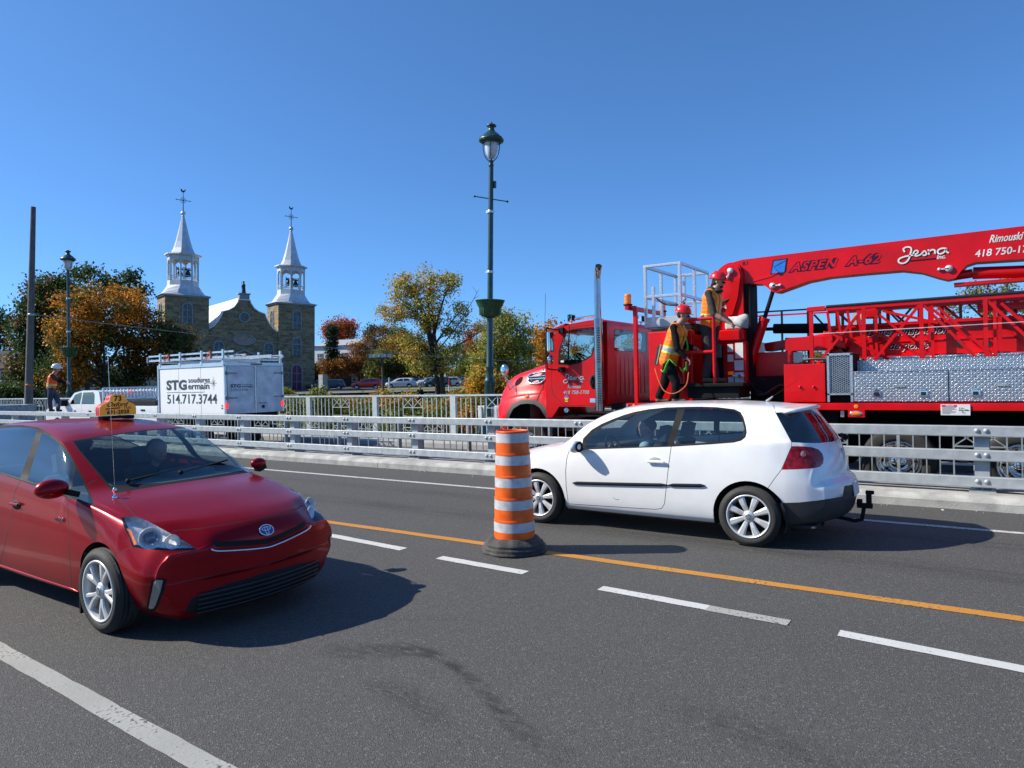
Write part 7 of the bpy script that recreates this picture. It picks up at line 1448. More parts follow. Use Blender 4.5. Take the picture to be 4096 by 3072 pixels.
def LP(x0, y0, x1, y1, D, dd=None):
    """ellipsoid lobe filling a surveyed rectangle at depth D"""
    c = px_at((x0 + x1) / 2, (y0 + y1) / 2, D); rx = abs(x1 - x0) / 2 / 1500 * D; rz = abs(y1 - y0) / 2 / 1500 * D; return (tuple(c), (rx, rx * .9 if dd is None else dd, rz))
def root_at(x, D): p = px_at(x, 850, D); return (p.x, p.y, gz(p.x, p.y) - .1)
G1 = (.030, .055, .012); G2 = (.05, .08, .016); G3 = (.09, .12, .02); O1 = (.42, .17, .015); O2 = (.30, .11, .012); O3 = (.50, .25, .03); Y1_ = (.34, .27, .03); Y2_ = (.20, .20, .03); Y3_ = (.45, .36, .06); B1 = (.14, .075, .025); B2 = (.20, .10, .03); R1 = (.42, .05, .012); R2 = (.30, .06, .015)
def maple(p, col):
    # the orange part of the crown lies at its upper left
    d = CF; u = (p - np.array(CAM_P)) @ np.array(CR) / ((p - np.array(CAM_P)) @ np.array(CF)); v = -(p - np.array(CAM_P)) @ np.array(CU) / ((p - np.array(CAM_P)) @ np.array(CF))
    return col
tree('large maple with orange upper leaves and green lower leaves left of the church', root_at(237, 46), [LP(115, 605, 330, 735, 46), LP(95, 660, 250, 790, 45), LP(80, 740, 190, 850, 44)], [O1, O2, G2, O1, O2, O3, B1, G3, G1], 170, 150, .135, .62, .3, limbs=14)
tree('dark green spreading half of the maple tree next to the left church tower', root_at(252, 47), [LP(230, 655, 375, 790, 47.5), LP(300, 690, 432, 820, 47), LP(200, 760, 330, 850, 47.5)], [G1, G2, G1, B1, O2], 120, 160, .14, .62, .26, limbs=12)
tree('dark green tree rising behind the orange maple', root_at(190, 55), [LP(120, 572, 260, 690, 55), LP(215, 580, 320, 680, 55), LP(60, 640, 190, 800, 55)], [G1, G2, G1], 120, 110, .19, .7, .25)
tree('dark green tree at the far left behind the wooden pole', root_at(60, 52), [LP(55, 590, 165, 700, 52), LP(25, 640, 120, 790, 52), LP(15, 740, 110, 850, 52)], [G1, G2, G2, B1], 110, 110, .19, .7, .25)
tree('dark distant tree at the left edge above the house', root_at(-10, 75), [LP(-60, 660, 30, 820, 75)], [G1, G1, B1], 50, 90, .24, .9, .25)
pb_ = px_at(1035, 625, 56); pb2 = px_at(1060, 700, 56)
Y4_ = (.42, .36, .10); G4 = (.13, .17, .05)
tree('tall yellow-green poplar with a bare side branch left of the street lamp', root_at(952, 56), [LP(845, 592, 905, 650, 56), LP(890, 578, 955, 640, 56), LP(945, 585, 990, 650, 56), LP(820, 630, 885, 705, 56), LP(880, 630, 960, 720, 56), LP(950, 640, 1012, 730, 56), LP(852, 715, 930, 790, 56), LP(930, 730, 1000, 800, 56), LP(885, 780, 935, 812, 56), LP(950, 790, 985, 822, 56)], [Y1_, Y4_, G4, Y4_, Y3_, Y2_, O3, Y1_], 165, 90, .145, .62, .26, limbs=20, bare=[tuple(pb_), tuple(pb2)], trunks=2, shell=1)
tree('bright yellow-green tree between the street lamp and the truck cab', root_at(1095, 50), [LP(1030, 670, 1150, 770, 50), LP(1015, 720, 1100, 850, 50), LP(1080, 730, 1165, 850, 50), LP(1060, 665, 1100, 720, 50), LP(1110, 675, 1155, 740, 50)], [G4, Y4_, Y1_, G4, Y2_, Y1_], 170, 110, .13, .58, .14, limbs=22, trunks=3)
tree('orange tree just behind the truck hood', root_at(1180, 62), [LP(1140, 690, 1225, 800, 62), LP(1120, 760, 1260, 850, 62)], [O1, Y1_, O3, O2], 70, 100, .2, .7, .2)
tree('yellow bush right beside the street lamp base', root_at(1040, 34), [LP(1005, 795, 1075, 862, 34), LP(1030, 820, 1110, 880, 34)], [Y1_, O1, Y2_, O3], 50, 110, .12, .4, .06, cat='bush', name='bush')
tree('red maple crown glowing beyond the white building', root_at(735, 165), [LP(697, 697, 740, 735, 165), LP(715, 690, 768, 738, 165)], [R1, R2, O2, B2], 60, 120, .34, 1.6, .3)
tree('narrow dark cypress in front of the white building', root_at(717, 122), [LP(707, 696, 728, 760, 122), LP(705, 730, 730, 830, 122)], [(.012, .035, .022), (.02, .04, .02)], 70, 90, .26, .7, .2)
spec = [((765, 700, 860, 790), 135, [B1, B2, B1, G2], 'round brown autumn tree left of the poplar'), ((735, 735, 815, 812), 125, [B2, B1, O2], 'rust brown tree above the red parked car'), ((690, 770, 760, 815), 122, [O2, B1, B2], 'low orange-brown tree beside the right church tower'), ((640, 780, 700, 850), 130, [B1, G1, G2], 'dark tree hidden behind the right church tower'),
        ((820, 690, 900, 790), 150, [B1, Y2_, G2], 'olive brown tree behind the poplar crown'), ((775, 755, 860, 815), 118, [Y2_, G2, B1, G1], 'shady green and brown tree over the parking lot'), ((840, 745, 920, 815), 120, [G2, B1, Y2_], 'dark green tree over the silver parked car'), ((985, 760, 1060, 840), 118, [G2, G3, Y2_], 'mid green tree behind the lamp post foot'),
        ((990, 700, 1070, 790), 140, [R2, B1, O2], 'reddish tree showing between poplar and lamp'), ((880, 735, 975, 815), 142, [B2, Y2_, G2, O2], 'brown and olive tree filling the gap behind the poplar trunk'), ((955, 735, 1050, 835), 136, [Y2_, G2, B1, Y1_], 'olive tree behind the bare poplar branch'), ((1050, 735, 1150, 850), 100, [Y1_, G3, Y2_], 'yellow-green tree right behind the street lamp post'), ((1125, 715, 1205, 850), 80, [O1, Y1_, O3, Y2_], 'golden orange tree at the windscreen of the truck'), ((820, 715, 905, 800), 128, [B2, B1, Y2_, O2], 'bronze tree left below the poplar crown'), ((870, 760, 950, 815), 118, [G3, Y2_, G2], 'light green low tree at the poplar trunk'), ((1165, 705, 1320, 850), 88, [G3, Y1_, Y2_, G2], 'green tree seen through the truck cab windows'), ((1315, 712, 1440, 860), 92, [Y2_, G3, Y1_], 'olive tree hidden by the red machinery box')]
for (x0, y0, x1, y1), D, cols, lab in spec: tree(lab, root_at((x0 + x1) / 2, D), [LP(x0, y0, x1, y1, D), LP(x0 + 8, (y0 + y1) / 2, x1 - 8, y1 + 2, D)], cols, 60, 120, .0021 * D, .0075 * D, .25, limbs=7)
for k, ((x0, y0, x1, y1), D, lab) in enumerate([((2030, 605, 2260, 760), 62, 'large olive brown tree beyond the boom at the right edge'), ((1880, 700, 2100, 830), 78, 'olive tree seen through the lattice walkway'), ((1700, 735, 1930, 850), 85, 'brown-green tree below the inspection boom'), ((1440, 765, 1740, 850), 95, 'low dark tree line behind the turret'), ((2080, 700, 2330, 860), 66, 'dense olive tree behind the toolboxes at the right edge')]):
    tree(lab, root_at((x0 + x1) / 2, D), [LP(x0, y0, x1, y1, D, 4), LP(x0 + 20, (y0 + y1) / 2, x1 - 20, y1 + 10, D, 4)], [B1, Y2_, G2, B2, Y2_], 110, 90, .19, .75, .25, limbs=10)
# shrubs on the bank behind the bridge railing
lab_ = ['yellow-green shrub behind the railing by the trailer rear', 'leafy olive shrub behind the second railing bay', 'low yellowing shrub behind the middle railing bay', 'rusty leaved shrub behind the railing', 'green shrub behind the railing near the lamp foot', 'bright yellow shrub beside the grey cabinet']
for i, (x, D, w, y0, y1, cols) in enumerate([(690, 30, 85, 838, 925, [Y2_, G3, G2]), (760, 36, 60, 862, 930, [G2, Y2_]), (830, 30, 70, 880, 950, [Y1_, G3, Y2_]), (905, 28, 60, 890, 960, [B2, Y2_, G2]), (985, 30, 70, 865, 940, [G3, Y2_, O1]), (1025, 27, 60, 850, 950, [Y1_, O1, G3])]):
    tree(lab_[i], root_at(x, D), [LP(x - w / 2, y0, x + w / 2, y1, D)], cols, 34, 90, .085, .28, .04, cat='shrub', name='shrub', limbs=5)
tree('clipped dark green hedge bush in front of the houses', root_at(40, 46), [LP(-60, 832, 90, 885, 46), LP(-10, 825, 75, 880, 46)], [G1, G2], 90, 110, .12, .42, .08, cat='bush', name='bush')
tree('small rounded golden bush at the church corner', root_at(617, 90), [LP(605, 838, 632, 858, 90)], [Y1_, Y2_], 16, 80, .14, .4, .04, cat='bush', name='bush')
low = [o for o in bpy.data.objects if o.name.startswith('shrub') and o.type == 'EMPTY']
ks = ['first', 'second', 'third', 'fourth', 'fifth', 'sixth', 'seventh', 'eighth', 'ninth', 'tenth']
for i, (x, D) in enumerate([(665, 26), (725, 33), (795, 28), (865, 33), (945, 31), (970, 26), (880, 25), (1000, 34), (640, 34), (815, 36)]):
    c = copy_tree(low[(i * 3 + 1) % len(low)], label='low shrub filling the bank below the railing, %s from the trailer' % ks[sorted([665, 725, 795, 865, 945, 970, 880, 1000, 640, 815]).index(x)]); p = px_at(x, 900, D); c.location = (p.x, p.y, gz(p.x, p.y) - .1); c.scale = (1.35, 1.35, 1.15); c.rotation_euler = (0, 0, i * 1.3)
# grass tufts on the bank
g = RNG.uniform(0, 1, (26000, 2)); X = -75 + g[:, 0] * 85; Yv = 17.3 + g[:, 1] ** 1.4 * 26; Zv = np.array([gz(x, y) for x, y in zip(X, Yv)]) + .07
tag(link('bank_grass', leaves_mesh('bank_grass', np.stack([X, Yv, Zv], 1), .16, np.array([(.13, .13, .03), (.07, .10, .02), (.2, .16, .05)])[RNG.integers(0, 3, 26000)])), 'rough grass growing on the bank below the railing', 'grass', kind='stuff')
# ================================================================ church
th = rad(38.7); Rw = _R0; Fw = _F0
def cw(dx, D): return Rw * ((dx - 1106) / 1500 * D) + Fw * D
PL, PR = cw(403, 100), cw(639, 110); ax = (PR - PL).normalized(); ay = Vector((-ax.y, ax.x, 0)); mid = (PL + PR) / 2; S2 = (PR - PL).length / 2
if ay.dot(Fw) < 0: ay = -ay
ch = empty('stone_church', (mid.x, mid.y, .9), math.atan2(ax.y, ax.x), label='brown stone church with two silver spires and a curved gable', cat='church'); ch.rotation_euler = (Matrix.Rotation(rad(1.5), 3, _F0) @ Matrix.Rotation(math.atan2(ax.y, ax.x), 3, 'Z')).to_euler()
def stonemat():
    m = bpy.data.materials.new('church_stone'); m.use_nodes = True; n = m.node_tree; N = n.nodes; L = n.links; bs = N['Principled BSDF']; bs.inputs['Roughness'].default_value = .9
    tc = N.new('ShaderNodeTexCoord'); mp = N.new('ShaderNodeMapping'); mp.inputs['Rotation'].default_value = (rad(90), 0, 0)
    sx = N.new('ShaderNodeSeparateXYZ'); L.new(tc.outputs['Object'], sx.inputs[0]); ad = N.new('ShaderNodeMath'); L.new(sx.outputs[0], ad.inputs[0]); L.new(sx.outputs[1], ad.inputs[1]); cb = N.new('ShaderNodeCombineXYZ'); L.new(ad.outputs[0], cb.inputs[0]); L.new(sx.outputs[2], cb.inputs[1])
    br_ = N.new('ShaderNodeTexBrick'); br_.inputs['Scale'].default_value = 1; br_.inputs['Brick Width'].default_value = .85; br_.inputs['Row Height'].default_value = .32; br_.inputs['Mortar Size'].default_value = .025; br_.inputs['Color1'].default_value = (.40, .30, .17, 1); br_.inputs['Color2'].default_value = (.17, .13, .085, 1); br_.inputs['Mortar'].default_value = (.36, .31, .23, 1); br_.inputs['Bias'].default_value = -.1; L.new(cb.outputs[0], br_.inputs[0])
    no = N.new('ShaderNodeTexNoise'); no.inputs['Scale'].default_value = 2.2; L.new(tc.outputs['Object'], no.inputs[0]); mx = N.new('ShaderNodeMix'); mx.data_type = 'RGBA'; mx.blend_type = 'MULTIPLY'; mx.inputs[0].default_value = .7; L.new(br_.outputs[0], mx.inputs[6]); L.new(no.outputs[0], mx.inputs[7]); 
    m2 = N.new('ShaderNodeMix'); m2.data_type = 'RGBA'; m2.blend_type = 'MULTIPLY'; m2.inputs[0].default_value = 1; m2.inputs[7].default_value = (1.28, 1.22, 1.14, 1); L.new(mx.outputs[2], m2.inputs[6]); L.new(m2.outputs[2], bs.inputs['Base Color'])
    bp = N.new('ShaderNodeBump'); bp.inputs['Strength'].default_value = .6; bp.inputs['Distance'].default_value = .05; L.new(br_.outputs['Fac'], bp.inputs['Height']); bp.invert = True; L.new(bp.outputs[0], bs.inputs['Normal']); return m
M_stone = stonemat(); M_tin = pmat('tin_roof', (.62, .64, .66), .38, .45, var=.1, scale=1.2); M_tinw = pmat('white_tin_roof', (.82, .83, .84), .45, .1, var=.03); M_bwht = pmat('belfry_white', (.60, .62, .64), .55); M_win = pmat('church_window', (.09, .11, .12), .3, var=.3); M_wfr = pmat('window_frame_pale', (.30, .31, .31), .6); M_brz = pmat('dark_bronze', (.02, .035, .03), .5, .3)
TW, TD = 5.9, 4.7
def arch_poly(w, h, n=10): return [(-w / 2, 0), (w / 2, 0)] + [(w / 2 * math.cos(math.pi * i / n), h - w / 2 + w / 2 * math.sin(math.pi * i / n)) for i in range(n + 1)]
def arch_window(parent, x, y, z, w, h, door=False, rot=0):
    F = Matrix.Translation((x, y, z)) @ Matrix.Rotation(rot, 4, 'Z') @ frame((0, 0, 0), (1, 0, 0), (0, 0, 1)); b = MB(mats=[M_wfr]); o = arch_poly(w + .35, h + .2); i_ = arch_poly(w, h); n = len(o)
    b.M = F; vs = [(a, c, .12) for a, c in o] + [(a, c, .12) for a, c in i_] + [(a, c, .0) for a, c in o]; b.add(vs, [(k, (k + 1) % n, n + (k + 1) % n, n + k) for k in range(n)] + [(2 * n + k, 2 * n + (k + 1) % n, (k + 1) % n, k) for k in range(n)]); b.bb(-w / 2, w / 2, .0, h * .97, .03, .05) if False else None; b.M = None
    f = b.build('door' if door else 'window', parent); b = MB(mats=[pmat('purple_door', (.16, .02, .06), .5) if door else M_win]); b.M = F; b.add([(a, c, .03) for a, c in i_], [tuple(range(n))]); b.M = None; b.build('panel' if door else 'pane', f)
    b = MB(mats=[M_wfr]); b.M = F; b.box((0, h / 2, .06), (.08, h, .05)); 
    for k in (1, 2): b.box((0, h * k / 3, .06), (w, .07, .05))
    b.M = None; b.build('glazing_bar', f)
def tower(cx, s):
    b = MB(mats=[M_stone]); b.bb(cx - TW / 2, cx + TW / 2, -.3, TD, -1, 13.9); b.build('tower', ch)
    b = MB(mats=[M_wfr]); b.bb(cx - TW / 2 - .2, cx + TW / 2 + .2, -.5, TD + .2, 13.75, 14.0); b.build('cornice', ch)
    cy = TD / 2 - .15; b = MB(mats=[M_tin]); n = 8; rings = [(TW / 2 + .45, TD / 2 + .45, 13.95), (TW / 2 - .2, TD / 2 - .1, 14.35), (2.35, 2.1, 14.9), (2.1, 2.05, 15.5)]
    sq = lambda a, c, z: [(cx - a, cy - c, z), (cx, cy - c, z), (cx + a, cy - c, z), (cx + a, cy, z), (cx + a, cy + c, z), (cx, cy + c, z), (cx - a, cy + c, z), (cx - a, cy, z)]
    oc = lambda r, z, k=.414: [(cx + r * u, cy + r * v, z) for u, v in ((-1, -k), (-k, -1), (k, -1), (1, -k), (1, k), (k, 1), (-k, 1), (-1, k))]
    vs = []
    for a, c, z in rings[:3]: vs += [(cx - a, cy - c * .45, z), (cx - a * .45, cy - c, z), (cx + a * .45, cy - c, z), (cx + a, cy - c * .45, z), (cx + a, cy + c * .45, z), (cx + a * .45, cy + c, z), (cx - a * .45, cy + c, z), (cx - a, cy + c * .45, z)] if z > 14 else [(cx - a, cy - c, z), (cx - .1, cy - c, z), (cx + a, cy - c, z), (cx + a, cy - .1, z), (cx + a, cy + c, z), (cx + .1, cy + c, z), (cx - a, cy + c, z), (cx - a, cy + .1, z)]
    vs += oc(2.0, 15.5); b.add(vs, [(r * 8 + i, r * 8 + (i + 1) % 8, (r + 1) * 8 + (i + 1) % 8, (r + 1) * 8 + i) for r in range(3) for i in range(8)]); b.build('flared_roof', ch)
    b = MB(mats=[M_bwht]); vs = oc(2.0, 15.45) + oc(1.95, 16.25); b.add(vs, [(i, (i + 1) % 8, 8 + (i + 1) % 8, 8 + i) for i in range(8)] + [tuple(range(8, 16))]); b.build('belfry_base', ch)
    P = [Vector(p) for p in oc(1.85, 0)]
    for i in range(8):
        p, q = P[i], P[(i + 1) % 8]; b = MB(mats=[M_bwht]); d = (q - p).normalized(); nn = Vector((d.y, -d.x, 0)); L = (q - p).length
        b.box((p.x, p.y, 18.0), (.22, .22, 3.6), Matrix.Rotation(math.atan2(d.y, d.x), 3, 'Z')); 
        # arched head between the posts
        h0, h1 = 18.6, 19.8; rr_ = L / 2 - .10; pts = [(L / 2 - rr_ * math.cos(math.pi * k / 8), h0 + min(rr_, .95) * math.sin(math.pi * k / 8)) for k in range(9)]; vs = []
        for (u, z) in pts:
            for off in (.10, -.10): vs.append(p + d * u + nn * off + Vector((0, 0, z)))
            for off in (.10, -.10): vs.append(p + d * u + nn * off + Vector((0, 0, h1)))
        b.add(vs, [(4 * k, 4 * k + 4, 4 * k + 6, 4 * k + 2) for k in range(8)] + [(4 * k + 1, 4 * k + 3, 4 * k + 7, 4 * k + 5) for k in range(8)] + [(4 * k, 4 * k + 1, 4 * k + 5, 4 * k + 4) for k in range(8)])
        for z in (16.9,): b.beam(p + Vector((0, 0, z)), q + Vector((0, 0, z)), .07, .07); b.beam(p + Vector((0, 0, 16.4)), q + Vector((0, 0, 16.85)), .05, .05); b.beam(p + Vector((0, 0, 16.85)), q + Vector((0, 0, 16.4)), .05, .05)
        b.build('belfry_arch', ch)
    b = MB(mats=[M_bwht]); vs = oc(2.0, 19.75) + oc(2.35, 19.95) + oc(2.3, 20.1) + oc(1.8, 20.15); b.add(vs, [(r * 8 + i, r * 8 + (i + 1) % 8, (r + 1) * 8 + (i + 1) % 8, (r + 1) * 8 + i) for r in range(3) for i in range(8)] + [tuple(range(8))[::-1]]); b.build('belfry_cornice', ch)
    b = MB(mats=[M_tin]); R = [(1.72, 20.12), (1.45, 20.45), (1.22, 21.0), (.95, 22.0), (.68, 23.2), (.42, 24.5), (.2, 25.6), (.1, 26.0)]; vs = []
    for r, z in R: vs += oc(r, z)
    b.add(vs, [(r * 8 + i, r * 8 + (i + 1) % 8, (r + 1) * 8 + (i + 1) % 8, (r + 1) * 8 + i) for r in range(len(R) - 1) for i in range(8)]); b.build('spire', ch)
    b = MB(mats=[M_tin]); b.sph((cx, cy, 26.2), .34, 14, 8); b.lathe([(.2, 25.7), (.22, 25.8), (.1, 25.9)], 10, Matrix.Translation((cx, cy, 0))); b.build('finial_ball', ch)
    b = MB(mats=[M_brz]); b.tube([(cx, cy, 26.4), (cx, cy, 29.3)], [.07, .035], 6); c0, c1 = 28.1, .95; b.beam((cx - c1, cy, c0), (cx + c1, cy, c0), .06, .07)
    for a in (45, 135): b.beam((cx - .4 * math.cos(rad(a)), cy, c0 - .4 * math.sin(rad(a))), (cx + .4 * math.cos(rad(a)), cy, c0 + .4 * math.sin(rad(a))), .04, .04)
    b.tube([(cx + .38 * math.cos(t), cy, c0 + .38 * math.sin(t)) for t in np.linspace(0, 2 * math.pi, 15)], .03, 5, False)
    for u, v in ((-c1, 0), (c1, 0)): b.sph((cx + u, cy, c0), .09, 8, 5)
    b.build('iron_cross', ch)
    b = MB(mats=[M_brz]); b.add([Vector((cx, cy, 29.25)) + Vector((x, y, z)) for y in (-.03, .03) for x, z in ((-.38, .42), (-.3, .15), (-.1, 0), (.1, 0), (.22, .12), (.36, .42), (.26, .5), (.14, .28), (-.1, .25), (-.22, .5))], [tuple(range(10)), tuple(range(10, 20))[::-1]] + [(i, (i + 1) % 10, 10 + (i + 1) % 10, 10 + i) for i in range(10)]); b.build('weathercock', ch)
    for k, xx in enumerate((-.55, .55)):
        b = MB(mats=[M_brz]); b.lathe([(.50, 16.9), (.42, 17.1), (.30, 17.5), (.2, 17.75), (0, 17.85)], 16, Matrix.Translation((cx + xx, cy - .5, 0))); b.bb(cx + xx - .5, cx + xx + .5, cy - .56, cy - .44, 17.8, 18.0); b.bb(cx + xx - .5, cx + xx - .42, cy - .56, cy - .44, 16.6, 18.3); b.bb(cx + xx + .42, cx + xx + .5, cy - .56, cy - .44, 16.6, 18.3); b.lathe([(.35, 18.1), (.39, 18.1), (.39, 18.16), (.35, 18.16)], 14, Matrix.Translation((cx + xx, cy - .35, 18.0 - 18.1 + .1)) ); b.build('bell', ch)
    for (z, w, h) in ((9.9, 1.15, 2.9), (5.7, 1.15, 2.8)): arch_window(ch, cx, -.3, z, w, h)
    arch_window(ch, cx, -.3, .25, 1.5, 4.0, door=True)
    arch_window(ch, cx - TW / 2, TD / 2, 9.9, 1.15, 2.9, rot=-math.pi / 2)
tower(-S2, -1); tower(S2, 1)
hw = S2 - TW / 2; gp = [(-hw, -1), (hw, -1), (hw, 9.3), (4.3 * hw / 5, 9.75), (3.7 * hw / 5, 10.5), (3.25 * hw / 5, 11.35), (3.05 * hw / 5, 11.95), (2.2, 12.25), (1.5, 12.7), (.95, 13.5), (.85, 13.9)]
gp = gp + [(-x, z) for x, z in gp[::-1] if z > 0][0:]
b = MB(mats=[M_stone]); b.M = Matrix.Translation((0, .55, 0)); b.prism(gp, .65, Fz); b.M = None; b.build('gable_wall', ch)
b = MB(mats=[M_tinw]); cp = [(x, 0, z) for x, z in gp[2:]]
for (p, q) in zip(cp[:-1], cp[1:]): b.beam(Vector(p) + Vector((0, .22, .06)), Vector(q) + Vector((0, .22, .06)), .85, .13, (0, 0, 1) if abs(p[2] - q[2]) < abs(p[0] - q[0]) * 3 else (1, 0, 0))
b.build('gable_coping', ch)
b = MB(mats=[M_wfr]); b.bb(-.75, .75, -.2, .7, 13.85, 14.8); b.bb(-.9, .9, -.35, .85, 14.8, 14.95); b.build('pedestal', ch)
b = MB(mats=[M_brz]); b.lathe([(.34, 14.95), (.28, 15.4), (.24, 15.9), (.27, 16.2), (.2, 16.38), (.09, 16.45), (.09, 16.5), (.15, 16.6), (.15, 16.75), (0, 16.85)], 12, Matrix.Translation((.0, .2, 0))); b.beam((-.25, .1, 16.2), (-.36, -.1, 15.8), .13, .13); b.beam((-.36, -.1, 14.95), (-.36, -.1, 16.8), .04, .04); b.build('statue', ch)
b = MB(mats=[M_tinw]); L_ = 30; 
for s in (-1, 1): b.add([(0, .5, 14.5), (0, L_, 14.5), (s * (hw + 2.2), L_, 7.2), (s * (hw + 2.2), TD, 7.2), (s * hw * .99, .5, 8.9)], [(0, 1, 2, 3, 4)[::s]])
b.build('nave_roof', ch)
for i in range(3): b = MB(mats=[M_wfr, M_win]); y = 7 + i * 7; b.add([(-2.2, y - .4, 11.6), (-2.2, y + .4, 11.6), (-2.2, y, 12.4), (-1.2, y, 12.45)], [(0, 1, 2), (0, 2, 3), (1, 3, 2)]); b.build('roof_vent', ch)
b = MB(mats=[M_stone]); b.bb(-hw - 2, hw + 2, 1, L_, -1, 7.3); b.build('nave_wall', ch)
for i in range(4): arch_window(ch, -hw - 2, 8 + i * 5.5, 2.2, 1.3, 3.6, rot=-math.pi / 2)
b = MB(mats=[M_wfr]); F = frame((0, -.1, 11.3), (1, 0, 0), (0, 0, 1)); b.M = F; b.lathe([(.62, .05), (.62, .15), (.85, .15), (.85, .0)], 24); o = b.build('window', ch); b = MB(mats=[M_win]); b.M = F; b.lathe([(0, .06), (.62, .06)], 24); b.build('pane', o)
b = MB(mats=[M_wfr]); F = frame((0, -.1, 7.9), (1, 0, 0), (0, 0, 1)) @ Matrix.Diagonal((1.7, .85, 1, 1)); b.M = F; b.lathe([(.8, .05), (.8, .15), (1.0, .15), (1.0, .0)], 24); o = b.build('window', ch); b = MB(mats=[pmat('painted_panel', (.35, .25, .2), .5)]); b.M = F; b.lathe([(0, .06), (.8, .06)], 24); b.build('pane', o)
for x in (-3.6, 3.6): arch_window(ch, x * hw / 5, -.1, 4.3, 1.3, 3.2)
b = MB(mats=[M_wfr]); b.beam((-3.2, -.2, 5.0), (0, -.2, 6.4), .25, .25); b.beam((3.2, -.2, 5.0), (0, -.2, 6.4), .25, .25); b.bb(-3.3, 3.3, -.35, -.1, 4.8, 5.0); b.build('pediment', ch)
# ================================================================ houses and the white building
def house(name, label, x, D, w, h, dp, wall, roofc, yaw, wins, roof_h=1.6):
    p = cw(x, D); t = empty(name, (p.x, p.y, gz(p.x, p.y) - .1), yaw, label=label, cat='house'); b = MB(mats=[wall]); b.bb(-w / 2, w / 2, 0, dp, 0, h); b.build('wall', t)
    b = MB(mats=[roofc]); e = .35; b.add([(-w / 2 - e, -e, h), (w / 2 + e, -e, h), (w / 2 + e, dp + e, h), (-w / 2 - e, dp + e, h), (-w / 2 + 1, dp / 2, h + roof_h), (w / 2 - 1, dp / 2, h + roof_h)], [(0, 1, 5, 4), (1, 2, 5), (2, 3, 4, 5), (3, 0, 4), (3, 2, 1, 0)]); b.build('roof', t)
    for (wx, wz, ww, wh) in wins:
        b = MB(mats=[M_wht2]); b.box((wx, -.03, wz), (ww + .25, .08, wh + .25)); f = b.build('window', t); b = MB(mats=[M_win]); b.box((wx, -.08, wz), (ww, .04, wh)); b.build('pane', f); b = MB(mats=[M_wht2]); b.box((wx, -.11, wz), (.08, .04, wh)); b.box((wx, -.11, wz), (ww, .04, .08)); b.build('glazing_bar', f)
    return t
M_wht2 = pmat('house_trim_white', (.62, .63, .63), .6); yw = math.atan2(_R0.y, _R0.x)
house('bay_window_house', 'dark grey house with white framed bay windows behind the hedge at the left edge', 15, 56, 5.4, 4.6, 7, pmat('grey_blue_siding', (.13, .15, .17), .7, var=.1), pmat('dark_shingles', (.045, .045, .05), .9), yw + .25, [(-1.6, 3.6, .9, 1.5), (.1, 3.6, .9, 1.5), (1.7, 3.6, .9, 1.5), (-1.5, 1.3, 1.2, 1.2), (1.3, 1.3, 1.0, 1.1)])
house('low_house', 'low dark house with a white door behind the wooden pole', 105, 60, 6.5, 3.0, 6, pmat('brown_siding', (.07, .06, .055), .8), pmat('dark_shingles'if False else 'dark_roof', (.05, .05, .055), .9), yw + .1, [(-2.2, 1.6, .9, 1.1), (2.6, 1.6, .8, 1.1)])
p = cw(148, 58); sd = empty('garden_shed', (p.x, p.y, gz(p.x, p.y)), yw, label='pale blue-white shed wall beside the low dark house', cat='shed'); b = MB(mats=[pmat('pale_blue_siding', (.48, .54, .60), .6)]); b.bb(-.95, .95, 0, 2, 0, 2.3); b.build('wall', sd); b = MB(mats=[M_wht2]); b.bb(-1.05, 1.05, -.1, 2.1, 2.3, 2.4); b.build('roof', sd)
house('white_house', 'long white building with a pale grey roof right of the church', 728, 145, 12, 8.6, 12, pmat('white_siding', (.72, .73, .76), .6), pmat('pale_grey_roof', (.38, .39, .41), .6), yw - .35, [(-4, 6.2, 1.2, 1.6), (-1, 6.2, 1.2, 1.6), (2, 6.2, 1.2, 1.6), (4.5, 6.2, 1.0, 1.6)], 1.6)
house('dark_house', 'dark low building behind the parked cars', 770, 135, 22, 3.4, 8, pmat('dark_blue_siding', (.035, .04, .055), .8), pmat('dark_roof2', (.03, .03, .035), .9), yw, [(-6, 1.8, 1.5, 1.2), (0, 1.8, 1.5, 1.2), (5, 1.8, 1.5, 1.2)])
# separate piece of the church side wall, sunlight put into its lighter tan
p = cw(262, 80); sw = empty('nave_side_wall', (p.x, p.y, gz(p.x, p.y) - .3), yw, label='sunlit tan side wall of the church nave seen under the maple branches', cat='wall'); b = MB(mats=[pmat('sunlit_tan_stone', (.50, .40, .27), .9, col2=(.33, .26, .18), scale=2.5, detail=6, bump=.5, bscale=6)]); b.bb(-7, 7, 0, .5, 0, 4.4); b.build('stonework', sw)
# ================================================================ parked cars in the lot
small = car_shell(GOLF, .88, segs=(1, 1, 2, 2, 4, 2, 4, 3, 2, 3), ds=.11); SCt = Cutter(small, Matrix.Identity(4))
for cx in (0, 2.567): SCt.cut([(cx + .36 * math.cos(rad(t)), .315 + .36 * math.sin(rad(t))) for t in range(0, 181, 20)], 'seam', 'side', ymin=.45)
SCt.cut([(.72, .97), (.95, 1.18), (1.35, 1.36), (1.7, 1.39), (1.74, 1.0)], 'glass', 'side'); SCt.cut([(1.80, 1.0), (1.78, 1.39), (2.35, 1.38), (2.62, 1.25), (2.66, 1.06)], 'glass', 'side'); SCt.cut([(.42, .62), (.24, 0), (.42, -.62), (1.0, -.5), (.9, 0), (1.0, .5)], 'glass', 'top', mirror=False); SCt.cut([(-.55, .95 + .1), (.55, 1.05), (.48, 1.36), (-.48, 1.36)], 'glass', 'back', mirror=False)
